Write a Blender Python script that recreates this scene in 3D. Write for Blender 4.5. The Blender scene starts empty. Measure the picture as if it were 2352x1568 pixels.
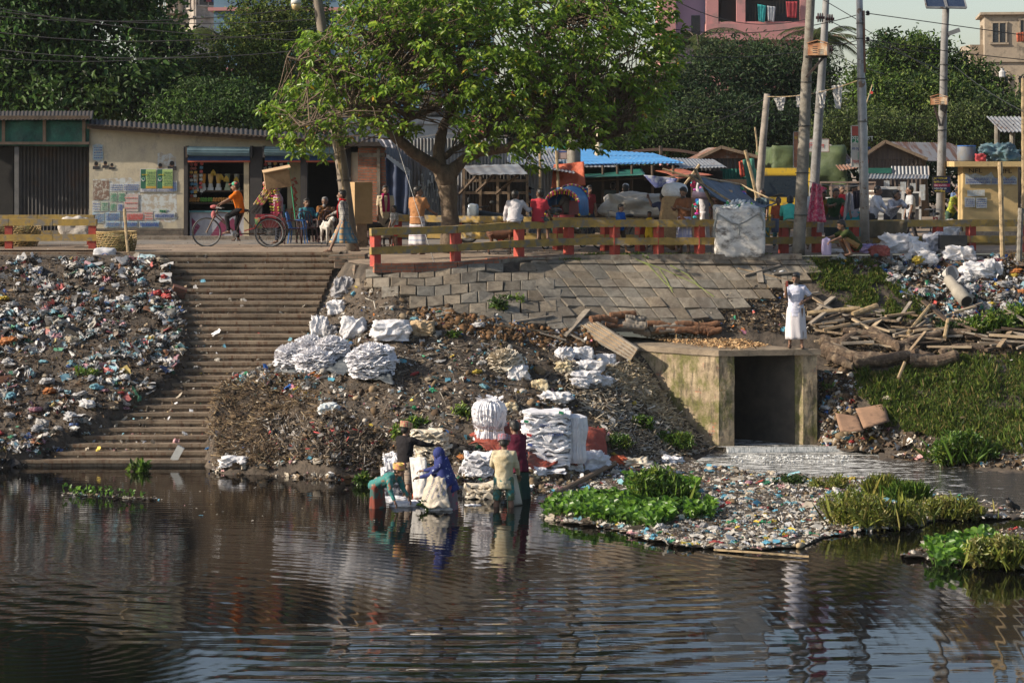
import bpy,bmesh,math,random
import numpy as np
from mathutils import Vector,Matrix,noise
random.seed(7);rng=np.random.default_rng(7)
R=math.radians
sc=bpy.context.scene
COL=sc.collection
# camera, sky, sun, exposure
F,CX,HY,CZ=5500.0,1176.0,360.0,6.7
cam=bpy.data.cameras.new("camera");camo=bpy.data.objects.new("camera",cam);COL.objects.link(camo)
cam.sensor_width=36;cam.lens=36*F/2352;cam.shift_y=-(784-HY)/2352
camo.location=(0,0,CZ);camo.rotation_euler=(R(90),0,0);cam.clip_start=1;cam.clip_end=3000
sc.camera=camo
SUN_EL,SUN_AZ=29.0,257.0
w=bpy.data.worlds.new("World");sc.world=w;w.use_nodes=True
nt=w.node_tree;nt.nodes.clear()
sky=nt.nodes.new('ShaderNodeTexSky');sky.sky_type='NISHITA';sky.sun_disc=False
sky.sun_elevation=R(SUN_EL);sky.sun_rotation=R(SUN_AZ);sky.air_density=1.0;sky.dust_density=1.5;sky.ozone_density=1.0
bg=nt.nodes.new('ShaderNodeBackground');bg.inputs[1].default_value=0.112
hsv=nt.nodes.new('ShaderNodeHueSaturation');hsv.inputs['Saturation'].default_value=0.85
wo=nt.nodes.new('ShaderNodeOutputWorld')
nt.links.new(sky.outputs[0],hsv.inputs['Color']);nt.links.new(hsv.outputs[0],bg.inputs[0]);nt.links.new(bg.outputs[0],wo.inputs[0])
sd=Vector((math.sin(R(SUN_AZ))*math.cos(R(SUN_EL)),math.cos(R(SUN_AZ))*math.cos(R(SUN_EL)),math.sin(R(SUN_EL))))
sl=bpy.data.lights.new("sun",'SUN');sl.energy=5.0;sl.angle=R(0.6);sl.color=(1.0,0.87,0.70)
slo=bpy.data.objects.new("sun",sl);COL.objects.link(slo);slo.rotation_euler=sd.to_track_quat('Z','Y').to_euler();slo.location=(-40,20,40)
sc.view_settings.view_transform='Standard';sc.view_settings.look='None';sc.view_settings.exposure=0.55
sc.view_settings.gamma=1.0;sc.view_settings.use_curve_mapping=False
sc.render.engine='CYCLES';sc.cycles.max_bounces=5;sc.cycles.transparent_max_bounces=6;sc.cycles.caustics_reflective=False;sc.cycles.caustics_refractive=False
sc.cycles.use_denoising=True
# helpers
def P(px,py,Y):
 """a point seen at photo pixel (px, py) at distance Y"""
 return Vector(((px-CX)*Y/F,Y,CZ-(py-HY)*Y/F))
def GY(py,z=0.0):return F*(CZ-z)/(py-HY)
def G(px,py,z=4.3):return P(px,py,GY(py,z))
def XW(px,Y):return(px-CX)*Y/F
def ZW(py,Y):return CZ-(py-HY)*Y/F
def tag(o,label=None,cat=None,group=None,kind=None):
 if label:o['label']=label
 if cat:o['category']=cat
 if group:o['group']=group
 if kind:o['kind']=kind
 return o
OFF={}
def thing(name,label,cat,loc=(0,0,0),rz=0.0,group=None,W=False):
 o=bpy.data.objects.new(name,None);COL.objects.link(o);o.empty_display_size=0.2
 o.location=loc;o.rotation_euler=(0,0,rz);tag(o,label,cat,group)
 OFF[o.name]=Vector(loc)if W else None
 return o
MC={}
def _nodes(name):
 m=bpy.data.materials.new(name);m.use_nodes=True;n=m.node_tree
 return m,n,n.nodes['Principled BSDF'],n.nodes['Material Output']
def c4(c):return(c[0],c[1],c[2],1.0)
def _noise(n,sc_,det=4,rough=.6,coord='Object',stretch=None,dist=0.0):
 tc=n.nodes.new('ShaderNodeTexCoord');mp=n.nodes.new('ShaderNodeMapping');t=n.nodes.new('ShaderNodeTexNoise')
 n.links.new(tc.outputs[coord],mp.inputs[0]);n.links.new(mp.outputs[0],t.inputs['Vector'])
 if stretch:mp.inputs['Scale'].default_value=stretch
 t.inputs['Scale'].default_value=sc_;t.inputs['Detail'].default_value=det;t.inputs['Roughness'].default_value=rough
 t.inputs['Distortion'].default_value=dist
 return t
def _ramp(n,src,a,b,lo=.35,hi=.65):
 r=n.nodes.new('ShaderNodeValToRGB');r.color_ramp.elements[0].position=lo;r.color_ramp.elements[1].position=hi
 r.color_ramp.elements[0].color=c4(a);r.color_ramp.elements[1].color=c4(b);n.links.new(src,r.inputs[0]);return r
def _bump(n,src,bs,dist,strength=1.0):
 b=n.nodes.new('ShaderNodeBump');b.inputs['Distance'].default_value=dist;b.inputs['Strength'].default_value=strength
 n.links.new(src,b.inputs['Height']);n.links.new(b.outputs[0],bs.inputs['Normal']);return b
def _mix(n,fac,a,b,mode='MIX'):
 x=n.nodes.new('ShaderNodeMix');x.data_type='RGBA';x.blend_type=mode
 for v,k in((fac,0),(a,6),(b,7)):
  if hasattr(v,'is_output'):n.links.new(v,x.inputs[k])
  elif k==0:x.inputs[0].default_value=v
  else:x.inputs[k].default_value=c4(v)
 return x.outputs[2]
def M(name,c=(.5,.5,.5),c2=None,s=3.0,rough=.85,bump=0.0,bs=None,metal=0.0,dirt=None,ds=1.2,dlo=.5,dhi=.62,stretch=None,transl=0.0,spec=None,lo=.35,hi=.65):
 """general weathered material: two colours mixed by noise, optional dirt colour and bump"""
 if name in MC:return MC[name]
 m,n,b,out=_nodes(name)
 b.inputs['Roughness'].default_value=rough;b.inputs['Metallic'].default_value=metal
 if spec is not None:b.inputs['Specular IOR Level'].default_value=spec
 if c2 is None:c2=tuple(x*.72 for x in c)
 t=_noise(n,s,6,.65,stretch=stretch);col=_ramp(n,t.outputs[0],c2,c,lo,hi).outputs[0]
 if dirt:
  t2=_noise(n,ds,7,.7,stretch=stretch);r2=_ramp(n,t2.outputs[0],(0,0,0),(1,1,1),dlo,dhi);col=_mix(n,r2.outputs[0],col,dirt)
 n.links.new(col,b.inputs['Base Color'])
 if bump:_bump(n,_noise(n,bs or s*6,5,.7).outputs[0],b,bump)
 if transl:_transl(n,b,out,col,transl)
 MC[name]=m;return m
def _transl(n,b,out,col,k):
 tr=n.nodes.new('ShaderNodeBsdfTranslucent');mx=n.nodes.new('ShaderNodeMixShader');mx.inputs[0].default_value=k
 n.links.new(col,tr.inputs[0])if hasattr(col,'is_output')else setattr(tr.inputs[0],'default_value',c4(col))
 n.links.new(b.outputs[0],mx.inputs[1]);n.links.new(tr.outputs[0],mx.inputs[2]);n.links.new(mx.outputs[0],out.inputs[0])
def MA(name,rough=.6,transl=0.0,spec=.5,s=0,bump=0):
 """colour comes from the mesh's own Col attribute (one colour per leaf / scrap)"""
 if name in MC:return MC[name]
 m,n,b,out=_nodes(name);a=n.nodes.new('ShaderNodeAttribute');a.attribute_name='Col'
 b.inputs['Roughness'].default_value=rough;b.inputs['Specular IOR Level'].default_value=spec
 col=a.outputs[0]
 if s:
  r=_ramp(n,_noise(n,s,5,.7).outputs[0],(.45,.42,.38),(1,1,1),.35,.6);col=_mix(n,1.0,col,r.outputs[0],'MULTIPLY')
 n.links.new(col,b.inputs['Base Color'])
 if bump:_bump(n,_noise(n,25,4).outputs[0],b,bump)
 if transl:_transl(n,b,out,col,transl)
 MC[name]=m;return m
def MO(name,rough=.5,transl=.25,dirt=(.10,.08,.06)):
 """colour of each object (obj.color) with dirt"""
 if name in MC:return MC[name]
 m,n,b,out=_nodes(name);a=n.nodes.new('ShaderNodeObjectInfo');b.inputs['Roughness'].default_value=rough
 r=_ramp(n,_noise(n,4,6,.7).outputs[0],(0,0,0),(1,1,1),.5,.75)
 col=_mix(n,r.outputs[0],a.outputs['Color'],dirt);n.links.new(col,b.inputs['Base Color'])
 _bump(n,_noise(n,14,4).outputs[0],b,.02)
 if transl:_transl(n,b,out,col,transl)
 MC[name]=m;return m
class MB:
 """collects geometry, then links it as ONE mesh object"""
 def __init__(s):s.v=[];s.f=[];s.c=[];s.n=0;s.uv=None
 def add(s,v,f,col=None):
  s.f+=[tuple(i+s.n for i in q)for q in f];s.v+=[tuple(p)for p in v];s.n+=len(v)
  if col is not None or s.c:
   s.c+=[col or(.5,.5,.5)]*len(v)
  return s
 def box(s,c,d,rz=0.0,rx=0.0,ry=0.0,col=None,taper=1.0):
  m=Matrix.Rotation(rz,3,'Z')@Matrix.Rotation(ry,3,'Y')@Matrix.Rotation(rx,3,'X');c=Vector(c)
  vs=[]
  for z in(-.5,.5):
   k=taper if z>0 else 1
   for x,y in((-.5,-.5),(.5,-.5),(.5,.5),(-.5,.5)):vs.append(c+m@Vector((x*d[0]*k,y*d[1]*k,z*d[2])))
  return s.add(vs,[(3,2,1,0),(4,5,6,7),(0,1,5,4),(1,2,6,5),(2,3,7,6),(3,0,4,7)],col)
 def beam(s,a,b,w,h,col=None,up=(0,0,1)):
  a,b=Vector(a),Vector(b);d=(b-a).normalized();u=Vector(up)
  if abs(d.dot(u))>.95:u=Vector((0,1,0))
  r=d.cross(u).normalized();u=r.cross(d)
  vs=[p+r*(x*w/2)+u*(z*h/2)for p in(a,b)for x,z in((-1,-1),(1,-1),(1,1),(-1,1))]
  return s.add(vs,[(3,2,1,0),(4,5,6,7),(0,1,5,4),(1,2,6,5),(2,3,7,6),(3,0,4,7)],col)
 def tube(s,pts,rad,n=8,caps=True,col=None,sq=1.0):
  pts=[Vector(p)for p in pts];k=len(pts)
  rad=[rad]*k if not hasattr(rad,'__len__')else rad
  vs=[];fs=[];ref=None
  for i,p in enumerate(pts):
   d=(pts[min(i+1,k-1)]-pts[max(i-1,0)])
   d=d.normalized()if d.length>1e-9 else Vector((0,0,1))
   if ref is None:ref=Vector((0,1,0))if abs(d.y)<.9 else Vector((1,0,0))
   u=(ref-d*ref.dot(d));u=u.normalized()if u.length>1e-6 else d.orthogonal().normalized()
   ref=u;r=d.cross(u)
   for j in range(n):
    t=2*math.pi*j/n;vs.append(p+u*(math.cos(t)*rad[i]*sq)+r*(math.sin(t)*rad[i]))
  for i in range(k-1):
   for j in range(n):fs.append((i*n+j,i*n+(j+1)%n,(i+1)*n+(j+1)%n,(i+1)*n+j))
  if caps:fs.append(tuple(range(n-1,-1,-1)));fs.append(tuple((k-1)*n+j for j in range(n)))
  return s.add(vs,fs,col)
 def lathe(s,c,prof,n=16,col=None,sx=1,sy=1,fn=None):
  c=Vector(c);vs=[];fs=[]
  for i,(r,z)in enumerate(prof):
   for j in range(n):
    t=2*math.pi*j/n;k=fn(t,i)if fn else 1
    vs.append(c+Vector((math.cos(t)*r*k*sx,math.sin(t)*r*k*sy,z)))
  for i in range(len(prof)-1):
   for j in range(n):fs.append((i*n+j,i*n+(j+1)%n,(i+1)*n+(j+1)%n,(i+1)*n+j))
  fs.append(tuple(range(n-1,-1,-1)));fs.append(tuple((len(prof)-1)*n+j for j in range(n)))
  return s.add(vs,fs,col)
 def ball(s,c,r,n=8,m=6,sx=1,sy=1,sz=1,col=None):
  return s.lathe(c,[(r*math.sin(math.pi*(i+.02)/(m+.04)),-r*sz*math.cos(math.pi*(i+.02)/(m+.04)))for i in range(m+1)],n,col,sx,sy)
 def grid(s,fn,nu,nv,col=None,thick=None):
  vs=[fn(u/nu,v/nv)for v in range(nv+1)for u in range(nu+1)];k=nu+1
  fs=[(j*k+i,j*k+i+1,(j+1)*k+i+1,(j+1)*k+i)for j in range(nv)for i in range(nu)]
  if thick:
   t=Vector(thick);N=len(vs);vs=vs+[Vector(p)+t for p in vs];f2=[tuple(reversed([i+N for i in q]))for q in fs]
   e=[(i,i+1)for i in range(nu)]+[(nv*k+i+1,nv*k+i)for i in range(nu)]+[((j+1)*k,j*k)for j in range(nv)]+[(j*k+nu,(j+1)*k+nu)for j in range(nv)]
   fs=fs+f2+[(b,a,a+N,b+N)for a,b in e]
  return s.add(vs,fs,col)
 def prism(s,poly,z0,z1,col=None):
  n=len(poly);vs=[(x,y,z0)for x,y in poly]+[(x,y,z1)for x,y in poly]
  return s.add(vs,[tuple(range(n-1,-1,-1)),tuple(range(n,2*n))]+[(i,(i+1)%n,(i+1)%n+n,i+n)for i in range(n)],col)
 def build(s,name,mat,parent=None,smooth=False,remesh=0,**tg):
  v=np.array(s.v,dtype=np.float64).reshape(-1,3)
  return link_mesh(name,v,s.f,mat,parent,smooth,np.array(s.c)if s.c else None,remesh,tg)
def link_mesh(name,v,f,mat,parent=None,smooth=False,cols=None,remesh=0,tg=None):
 loc=None
 if parent is not None:
  off=OFF.get(parent.name)
  if off is not None:v=v-np.array(off)
 elif len(v):
  loc=np.array([(v[:,0].min()+v[:,0].max())/2,(v[:,1].min()+v[:,1].max())/2,v[:,2].min()]);v=v-loc
 me=bpy.data.meshes.new(name)
 if isinstance(f,np.ndarray):
  k=f.shape[1];me.vertices.add(len(v));me.vertices.foreach_set('co',v.astype(np.float32).ravel())
  me.loops.add(f.size);me.loops.foreach_set('vertex_index',f.astype(np.int32).ravel())
  me.polygons.add(len(f));me.polygons.foreach_set('loop_start',np.arange(0,f.size,k,dtype=np.int32));me.polygons.foreach_set('loop_total',np.full(len(f),k,dtype=np.int32))
  me.update(calc_edges=True);me.validate()
 else:me.from_pydata(v.tolist(),[],f)
 if cols is not None:
  a=me.color_attributes.new('Col','FLOAT_COLOR','POINT');c=np.ones((len(v),4),dtype=np.float32);c[:,:3]=cols;a.data.foreach_set('color',c.ravel())
 if mat:
  for m_ in(mat if isinstance(mat,(list,tuple))else[mat]):me.materials.append(m_)
 if remesh:me=voxel(me,remesh)
 if smooth:me.polygons.foreach_set('use_smooth',np.ones(len(me.polygons),dtype=bool))
 o=bpy.data.objects.new(name,me);COL.objects.link(o)
 if parent is not None:o.parent=parent;OFF[o.name]=OFF.get(parent.name)
 elif loc is not None:o.location=loc
 if tg:tag(o,**tg)
 return o
TMP=bpy.data.scenes.new('workbench');TVL=TMP.view_layers[0]
def bake(o):
 """mesh of one object with its modifiers applied"""
 TMP.collection.objects.link(o);TVL.update();dg=TVL.depsgraph;ev=o.evaluated_get(dg);out=bpy.data.meshes.new_from_object(ev,depsgraph=dg);bpy.data.objects.remove(o);return out
def voxel(me,size):
 o=bpy.data.objects.new('t',me);r=o.modifiers.new('r','REMESH');r.mode='VOXEL';r.voxel_size=size;r.use_smooth_shade=True
 s=o.modifiers.new('s','SMOOTH');s.iterations=2;s.factor=.5;return bake(o)
def copy_thing(o,loc=None,rz=None,label=None,scale=None,color=None,parent=None):
 c=o.copy();COL.objects.link(c)
 if parent is not None:c.parent=parent
 if loc is not None:c.location=loc
 if rz is not None:c.rotation_euler=(c.rotation_euler[0],c.rotation_euler[1],rz)
 if scale is not None:c.scale=(scale,)*3 if not hasattr(scale,'__len__')else scale
 if label:c['label']=label
 if color:c.color=c4(color)
 for ch in list(o.children):copy_thing(ch,parent=c)
 return c
def text(s,name,loc,size,mat,parent=None,rx=R(90),rz=0.0,ry=0.0,align='LEFT',ext=0.002,sx=1.0,**tg):
 """lettering as flat solid curves converted to a mesh"""
 cu=bpy.data.curves.new(name,'FONT');cu.body=s;cu.size=size;cu.extrude=ext;cu.align_x=align;cu.resolution_u=2
 me=bake(bpy.data.objects.new('t',cu))
 me.materials.clear();me.materials.append(mat);o=bpy.data.objects.new(name,me);COL.objects.link(o);o.scale=(sx,1,1)
 o.rotation_euler=(rx,ry,rz);loc=Vector(loc)
 if parent is not None:
  off=OFF.get(parent.name);o.parent=parent
  if off is not None:loc=loc-off
 o.location=loc;tag(o,**tg);return o
def nz(x,y,z=0.0):return noise.noise(Vector((x,y,z)))
def fbm(x,y,z=0.0,o=4):return noise.fractal(Vector((x,y,z)),1.0,2.0,o)
# the bank: distance of the ground seen at each photo row, col
def WY(py):return 36850.0/(py-HY)
def ys(py):return 32.352/((py-HY)/F+.49425)
def _st(rows,d):return[(r,ys(r)-d)for r in rows]
TC={-700:_st((585,620,650,720,800,900,1000,1062),.62)+[(1200,46.5)],0:_st((585,620,650,720,800,900,1000,1066),.62)+[(1200,46.5)],360:_st((585,620,650,720,800,900,1000,1072),.60)+[(1200,46.5)],500:_st((590,650,720,800,900,1000),.55)+[(1086,50.75),(1200,46.5)],650:_st((592,650,720,800,900,1000),.55)+[(1090,50.48),(1200,46.0)],760:[(593,60.0),(620,59.3),(700,57.2),(780,55.5),(850,54.0),(1000,51.0),(1103,49.6),(1200,46.2)],830:[(608,57.2),(700,56.0),(780,54.6),(850,53.4),(1000,51.0),(1100,49.8),(1200,46.5)],900:[(612,56.8),(700,55.4),(780,54.1),(900,52.1),(1000,50.8),(1098,49.93),(1200,46.0)],1046:[(606,57.2),(700,55.7),(780,54.3),(900,52.2),(1000,50.3),(1130,47.86),(1220,44.5)],1200:[(597,58.2),(650,57.2),(740,55.6),(800,54.6),(900,52.7),(1000,50.5),(1130,47.86),(1220,44.5)],1400:[(591,59.0),(745,56.6),(800,55.7),(900,53.9),(1000,52.1),(1082,51.04),(1180,47.0)],1550:[(589,59.0),(745,56.8),(800,56.4),(940,55.3),(1000,54.0),(1058,52.8),(1160,47.5)],1650:[(588,59.0),(745,57.0),(800,56.6),(940,55.6),(1030,55.0),(1100,50.5),(1180,47.0)],1880:[(586,59.1),(700,57.9),(800,56.4),(850,55.7),(950,55.0),(1033,54.75),(1110,50.5),(1200,46.5)],2000:[(584,59.5),(700,58.0),(830,55.8),(900,55.0),(1000,54.2),(1045,53.8),(1120,49.5),(1200,46.0)],2150:[(582,60.0),(700,58.2),(830,55.8),(950,54.0),(1030,53.0),(1065,52.27),(1140,48.5),(1220,45)],2352:[(582,60.0),(720,58.0),(830,55.8),(950,53.6),(1020,52.2),(1088,50.6),(1160,47.3),(1240,44)],3100:[(582,60.0),(720,58.0),(830,55.8),(950,53.6),(1020,52.2),(1088,50.6),(1160,47.3),(1240,44)],}
TK=sorted(TC)
def depth(px,py):
 px=min(max(px,TK[0]),TK[-1])
 i=max(j for j in range(len(TK))if TK[j]<=px);j=min(i+1,len(TK)-1)
 def col(k):
  r=TC[TK[k]]
  return float(np.interp(py,[a for a,b in r],[b for a,b in r]))-max(0,r[0][0]-py)*-.12
 if i==j:return col(i)
 t=(px-TK[i])/(TK[j]-TK[i]);return col(i)*(1-t)+col(j)*t
def on_steps(px,py):
 """where the bare steps show: the ground sits under them"""
 if py<590:e=395
 else:e=float(np.interp(py,[590,640,700,760,820,860,900,960,1020,1060,1100],[380,405,425,440,430,400,330,230,100,-80,-400]))
 r=float(np.interp(py,[585,700,790,830,860,900,960,1000,1060,1100],[790,735,690,620,520,490,478,474,480,500]))
 a=min(px-e,r-px)/26.0
 return max(0.0,min(1.0,a+.5))
def hit(px,py):
 """ground point seen at a photo pixel"""
 Y=depth(px,py);p=P(px,py,Y);k=on_steps(px,py)
 if k>.02 and px<800:p.z-=.45*k
 p.z+=bumpz(p.x,p.y,px,py);return p
def bumpz(x,y,px,py):
 a=.10*fbm(x*.7,y*.7)+.05*fbm(x*2.5,y*2.5,3)
 if px>1180 and py<745:a*=.12
 if 480<px<900 and 880<py<1090:a=a*1.5+.22*math.sin((px-480)/420*math.pi)
 if py<620:a*=max(0.0,(py-590)/30.0)
 return a
def rowof(px,Y):
 lo,hi=560.0,1240.0
 for _ in range(24):
  m_=(lo+hi)/2
  if depth(px,m_)>Y:lo=m_
  else:hi=m_
 return(lo+hi)/2
def gz(x,y):
 """height of the ground at world x, y on the bank"""
 px=CX+x*F/y;return hit(px,rowof(px,y)).z
CA,CB=(4.70,54.4),(6.98,54.8);CD=(4.70-2.47,54.4+2.0);CC=(6.98-2.47,54.8+2.0)
def in_culvert(x,y,back=2.0):
 u=(CB[0]-CA[0],CB[1]-CA[1]);v=(-2.47*back/2,2.0*back/2);d=(x-CA[0],y-CA[1]);det=u[0]*v[1]-u[1]*v[0]
 a=(d[0]*v[1]-d[1]*v[0])/det;b=(u[0]*d[1]-u[1]*d[0])/det
 return .04<a<.96 and-.6<b<1
 # SETTING
EARTH=M('earth',(.115,.088,.064),(.038,.031,.025),2.2,.95,.05,9,dirt=(.035,.027,.02),ds=5,lo=.3,hi=.7)
DUST=M('dusty_paving',(.30,.225,.16),(.17,.125,.09),1.4,.92,.02,12,dirt=(.12,.09,.065),ds=3.2,dlo=.5,dhi=.7)
CONC=M('old_concrete',(.27,.235,.19),(.14,.115,.09),3.5,.9,.012,40,dirt=(.09,.06,.04),ds=6,dlo=.5,dhi=.66)
def brick_mat(name,c1,c2,mortar,sx=4.0,moss=None,coord='Object',bw=.24,bh=.08):
 m,n,b,out=_nodes(name);tc=n.nodes.new('ShaderNodeTexCoord');mp=n.nodes.new('ShaderNodeMapping');t=n.nodes.new('ShaderNodeTexBrick')
 mp.inputs['Rotation'].default_value=(R(90),0,0)
 n.links.new(tc.outputs[coord],mp.inputs[0]);n.links.new(mp.outputs[0],t.inputs[0])
 t.inputs['Scale'].default_value=1.0;t.inputs['Brick Width'].default_value=bw;t.inputs['Row Height'].default_value=bh;t.inputs['Mortar Size'].default_value=.012
 t.inputs[1].default_value=c4(c1);t.inputs[2].default_value=c4(c2);t.inputs[3].default_value=c4(mortar)
 r=_ramp(n,_noise(n,3,6,.7).outputs[0],(.45,.42,.4),(1.1,1.08,1.0),.3,.65)
 col=_mix(n,1.0,t.outputs[0],r.outputs[0],'MULTIPLY')
 if moss:
  r2=_ramp(n,_noise(n,1.6,8,.75).outputs[0],(0,0,0),(1,1,1),.5,.6);col=_mix(n,r2.outputs[0],col,moss)
 n.links.new(col,b.inputs['Base Color']);b.inputs['Roughness'].default_value=.92
 bm=_bump(n,t.outputs['Fac'],b,.01);bm.invert=True;MC[name]=m;return m
RED_BRICK=brick_mat('red_brick',(.42,.15,.085),(.30,.12,.075),(.20,.17,.14))
def terrain():
 xs=np.concatenate([np.arange(-700,-40,30),np.arange(-40,2400,7.0),np.arange(2400,3100,30)]);rows=np.linspace(0,1,118)
 top=[TC[k][0][0]for k in TK];bot=[TC[k][-1][0]for k in TK];V=[];idx={}
 for j,r in enumerate(rows):
  for i,px in enumerate(xs):
   a=np.interp(px,TK,top);b=np.interp(px,TK,bot);p=hit(px,a+(b-a)*r)
   if px>1180 and a+(b-a)*r<745:p.z-=.03
   V.append(p)
 k=len(xs);Fc=[]
 for j in range(len(rows)-1):
  for i in range(k-1):
   q=(j*k+i,(j+1)*k+i,(j+1)*k+i+1,j*k+i+1);c=(V[q[0]]+V[q[2]])/2
   if in_culvert(c.x,c.y):continue
   Fc.append(q)
 return link_mesh('bank_earth',np.array([tuple(p)for p in V]),Fc,EARTH,smooth=True,tg=dict(kind='structure'))
terrain()
def promenade():
 b=MB();cols=[-3500,-700,-100,225,375,785,800,830,858,900,1046,1120,1200,1305,1400,1550,1650,1880,2000,2150,2352,3100,6000]
 edge={}
 for px in cols:
  if px<=225:e=(582,61.7)
  elif px<=785:e=(578,60.6)
  else:
   r=[TC[k][0]for k in TK];e=(np.interp(px,TK,[a for a,_ in r]),np.interp(px,TK,[c for _,c in r]))
  edge[px]=P(px,e[0],e[1])
  if px<=785:edge[px].z=4.3
 rows=[lambda p,x:p,lambda p,x:Vector((XW(x,62.3),62.3,4.3)),lambda p,x:Vector((XW(x,66),66,4.3)),lambda p,x:Vector((XW(x,76),76,4.3)),lambda p,x:Vector((XW(x,160),160,4.3)),lambda p,x:Vector((XW(x,340)*.8,340,4.3))]
 V=[f(edge[px],px)for f in rows for px in cols];k=len(cols)
 b.add(V,[(j*k+i,j*k+i+1,(j+1)*k+i+1,(j+1)*k+i)for j in range(len(rows)-1)for i in range(k-1)])
 b.build('promenade',DUST,kind='structure')
 rb=MB();rb.add([(-60,65.6,4.304),(60,65.6,4.304),(60,70,4.304),(-60,70,4.304)],[(0,1,2,3)])
 rb.build('road',M('worn_asphalt',(.20,.185,.17),(.12,.11,.10),1.5,.9,.01,30,dirt=(.24,.19,.14),ds=1.5),kind='structure')
promenade()
def steps():
 m,n,b,out=_nodes('steps_concrete')
 c=_ramp(n,_noise(n,2.2,8,.7,stretch=(.35,1,2)).outputs[0],(.10,.07,.047),(.30,.235,.165),.32,.7).outputs[0]
 c=_mix(n,_ramp(n,_noise(n,9,6,.75,stretch=(1,1,.2)).outputs[0],(0,0,0),(1,1,1),.50,.68).outputs[0],c,(.10,.042,.02))
 c=_mix(n,_ramp(n,_noise(n,.55,5,.7).outputs[0],(0,0,0),(.75,.75,.75),.5,.7).outputs[0],c,(.07,.055,.04))
 n.links.new(c,b.inputs['Base Color']);b.inputs['Roughness'].default_value=.93;_bump(n,_noise(n,18,6,.8).outputs[0],b,.02)
 N=31;H=4.3/N;T=8.7/N;t=thing('river_stairs','wide flight of worn concrete steps coming down from the promenade to the water','stairs',(-9,52,0),W=True)
 q=MB();x0=-24
 for i in range(N):
  z1=4.3-i*H;y1=60.6-i*T;x1=-4.36-1.2*i/N;lip=.03
  seg=np.linspace(x0,x1,40)
  nose=[(-.012*fbm(x*1.9,i*3.1)-.02*max(0,nz(x*3.3,i*7.7)-.25))for x in seg]
  for a in range(39):
   xa,xb=seg[a],seg[a+1];na,nb=nose[a],nose[a+1]
   q.add([(xa,y1-T-lip,z1-.001+na),(xb,y1-T-lip,z1-.001+nb),(xb,y1+.03,z1),(xa,y1+.03,z1),(xa,y1-T-lip,z1-.07),(xb,y1-T-lip,z1-.07),(xb,y1-T,z1-.071),(xa,y1-T,z1-.071),(xa,y1-T,z1-H-.02),(xb,y1-T,z1-H-.02)],[(0,1,2,3),(4,5,1,0),(7,6,5,4),(8,9,6,7)])
  q.box(((x1+x0)/2,y1-T/2,z1-.2-H),(x1-x0-.002,T,.3))
 q.build('tread',m,t)
 s=MB();s.add([(-4.36,60.8,4.32),(-4.2,60.8,4.32),(-5.40,51.9,.05),(-5.56,51.9,.05),(-4.36,60.8,3.2),(-4.2,60.8,3.2),(-5.40,51.9,-.8),(-5.56,51.9,-.8)],[(0,3,2,1),(1,2,6,5),(0,4,7,3),(3,7,6,2),(0,1,5,4)])
 s.build('stringer',CONC,t)
steps()
def water():
 m,n,b,out=_nodes('river_water');b.inputs['Base Color'].default_value=(.003,.003,.003,1);b.inputs['Roughness'].default_value=.035;b.inputs['IOR'].default_value=1.38
 tc=n.nodes.new('ShaderNodeTexCoord')
 def rings(cx,cy,wl,dist=1.2):
  mp=n.nodes.new('ShaderNodeMapping');mp.inputs['Location'].default_value=(-cx,-cy,0);n.links.new(tc.outputs['Object'],mp.inputs[0])
  t=n.nodes.new('ShaderNodeTexWave');t.wave_type='RINGS';t.rings_direction='Z';t.inputs['Scale'].default_value=math.pi/(10*wl);t.inputs['Distortion'].default_value=dist;t.inputs['Detail'].default_value=2
  t.inputs['Detail Scale'].default_value=.35;n.links.new(mp.outputs[0],t.inputs[0]);return t.outputs['Fac']
 def mth(op,a,c):
  x=n.nodes.new('ShaderNodeMath');x.operation=op
  for i,v in enumerate((a,c)):
   if hasattr(v,'is_output'):n.links.new(v,x.inputs[i])
   else:x.inputs[i].default_value=v
  return x.outputs[0]
 msk=_ramp(n,_noise(n,.22,3,.5,dist=.5).outputs[0],(.04,.04,.04),(1,1,1),.42,.62).outputs[0]
 sx_=n.nodes.new('ShaderNodeSeparateXYZ');n.links.new(tc.outputs['Object'],sx_.inputs[0]);mr=n.nodes.new('ShaderNodeMapRange');mr.inputs['From Min'].default_value=2.0;mr.inputs['From Max'].default_value=6.5;mr.inputs['To Min'].default_value=1.0;mr.inputs['To Max'].default_value=.22;n.links.new(sx_.outputs[0],mr.inputs[0])
 my=n.nodes.new('ShaderNodeMapRange');my.inputs['From Min'].default_value=32;my.inputs['From Max'].default_value=42;my.inputs['To Min'].default_value=2.6;my.inputs['To Max'].default_value=.35;n.links.new(sx_.outputs[1],my.inputs[0])
 msk=mth('MULTIPLY',mth('MULTIPLY',msk,mr.outputs[0]),my.outputs[0])
 big=mth('MULTIPLY',rings(-1.2,46.5,.60,6.0),mth('MULTIPLY',msk,.75))
 big2=mth('MULTIPLY',rings(-6.5,33.0,.26,1.0),.16)
 n1=mth('MULTIPLY',mth('MULTIPLY',_noise(n,1.5,3,.5,stretch=(.22,1.5,1)).outputs[0],1.9),mth('ADD',msk,.25))
 n2=mth('MULTIPLY',_noise(n,9,3,.6,stretch=(.4,1.2,1)).outputs[0],.12)
 h=mth('ADD',mth('ADD',big,big2),mth('ADD',n1,n2));_bump(n,h,b,.0050)
 q=MB();q.add([(-110,-30,0),(110,-30,0),(110,59,0),(-110,59,0)],[(0,1,2,3)]);o=q.build('river_water',m,kind='structure')
 me=o.data
 for v in me.vertices:v.co+=o.location
 o.location=(0,0,0)
water()
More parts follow.
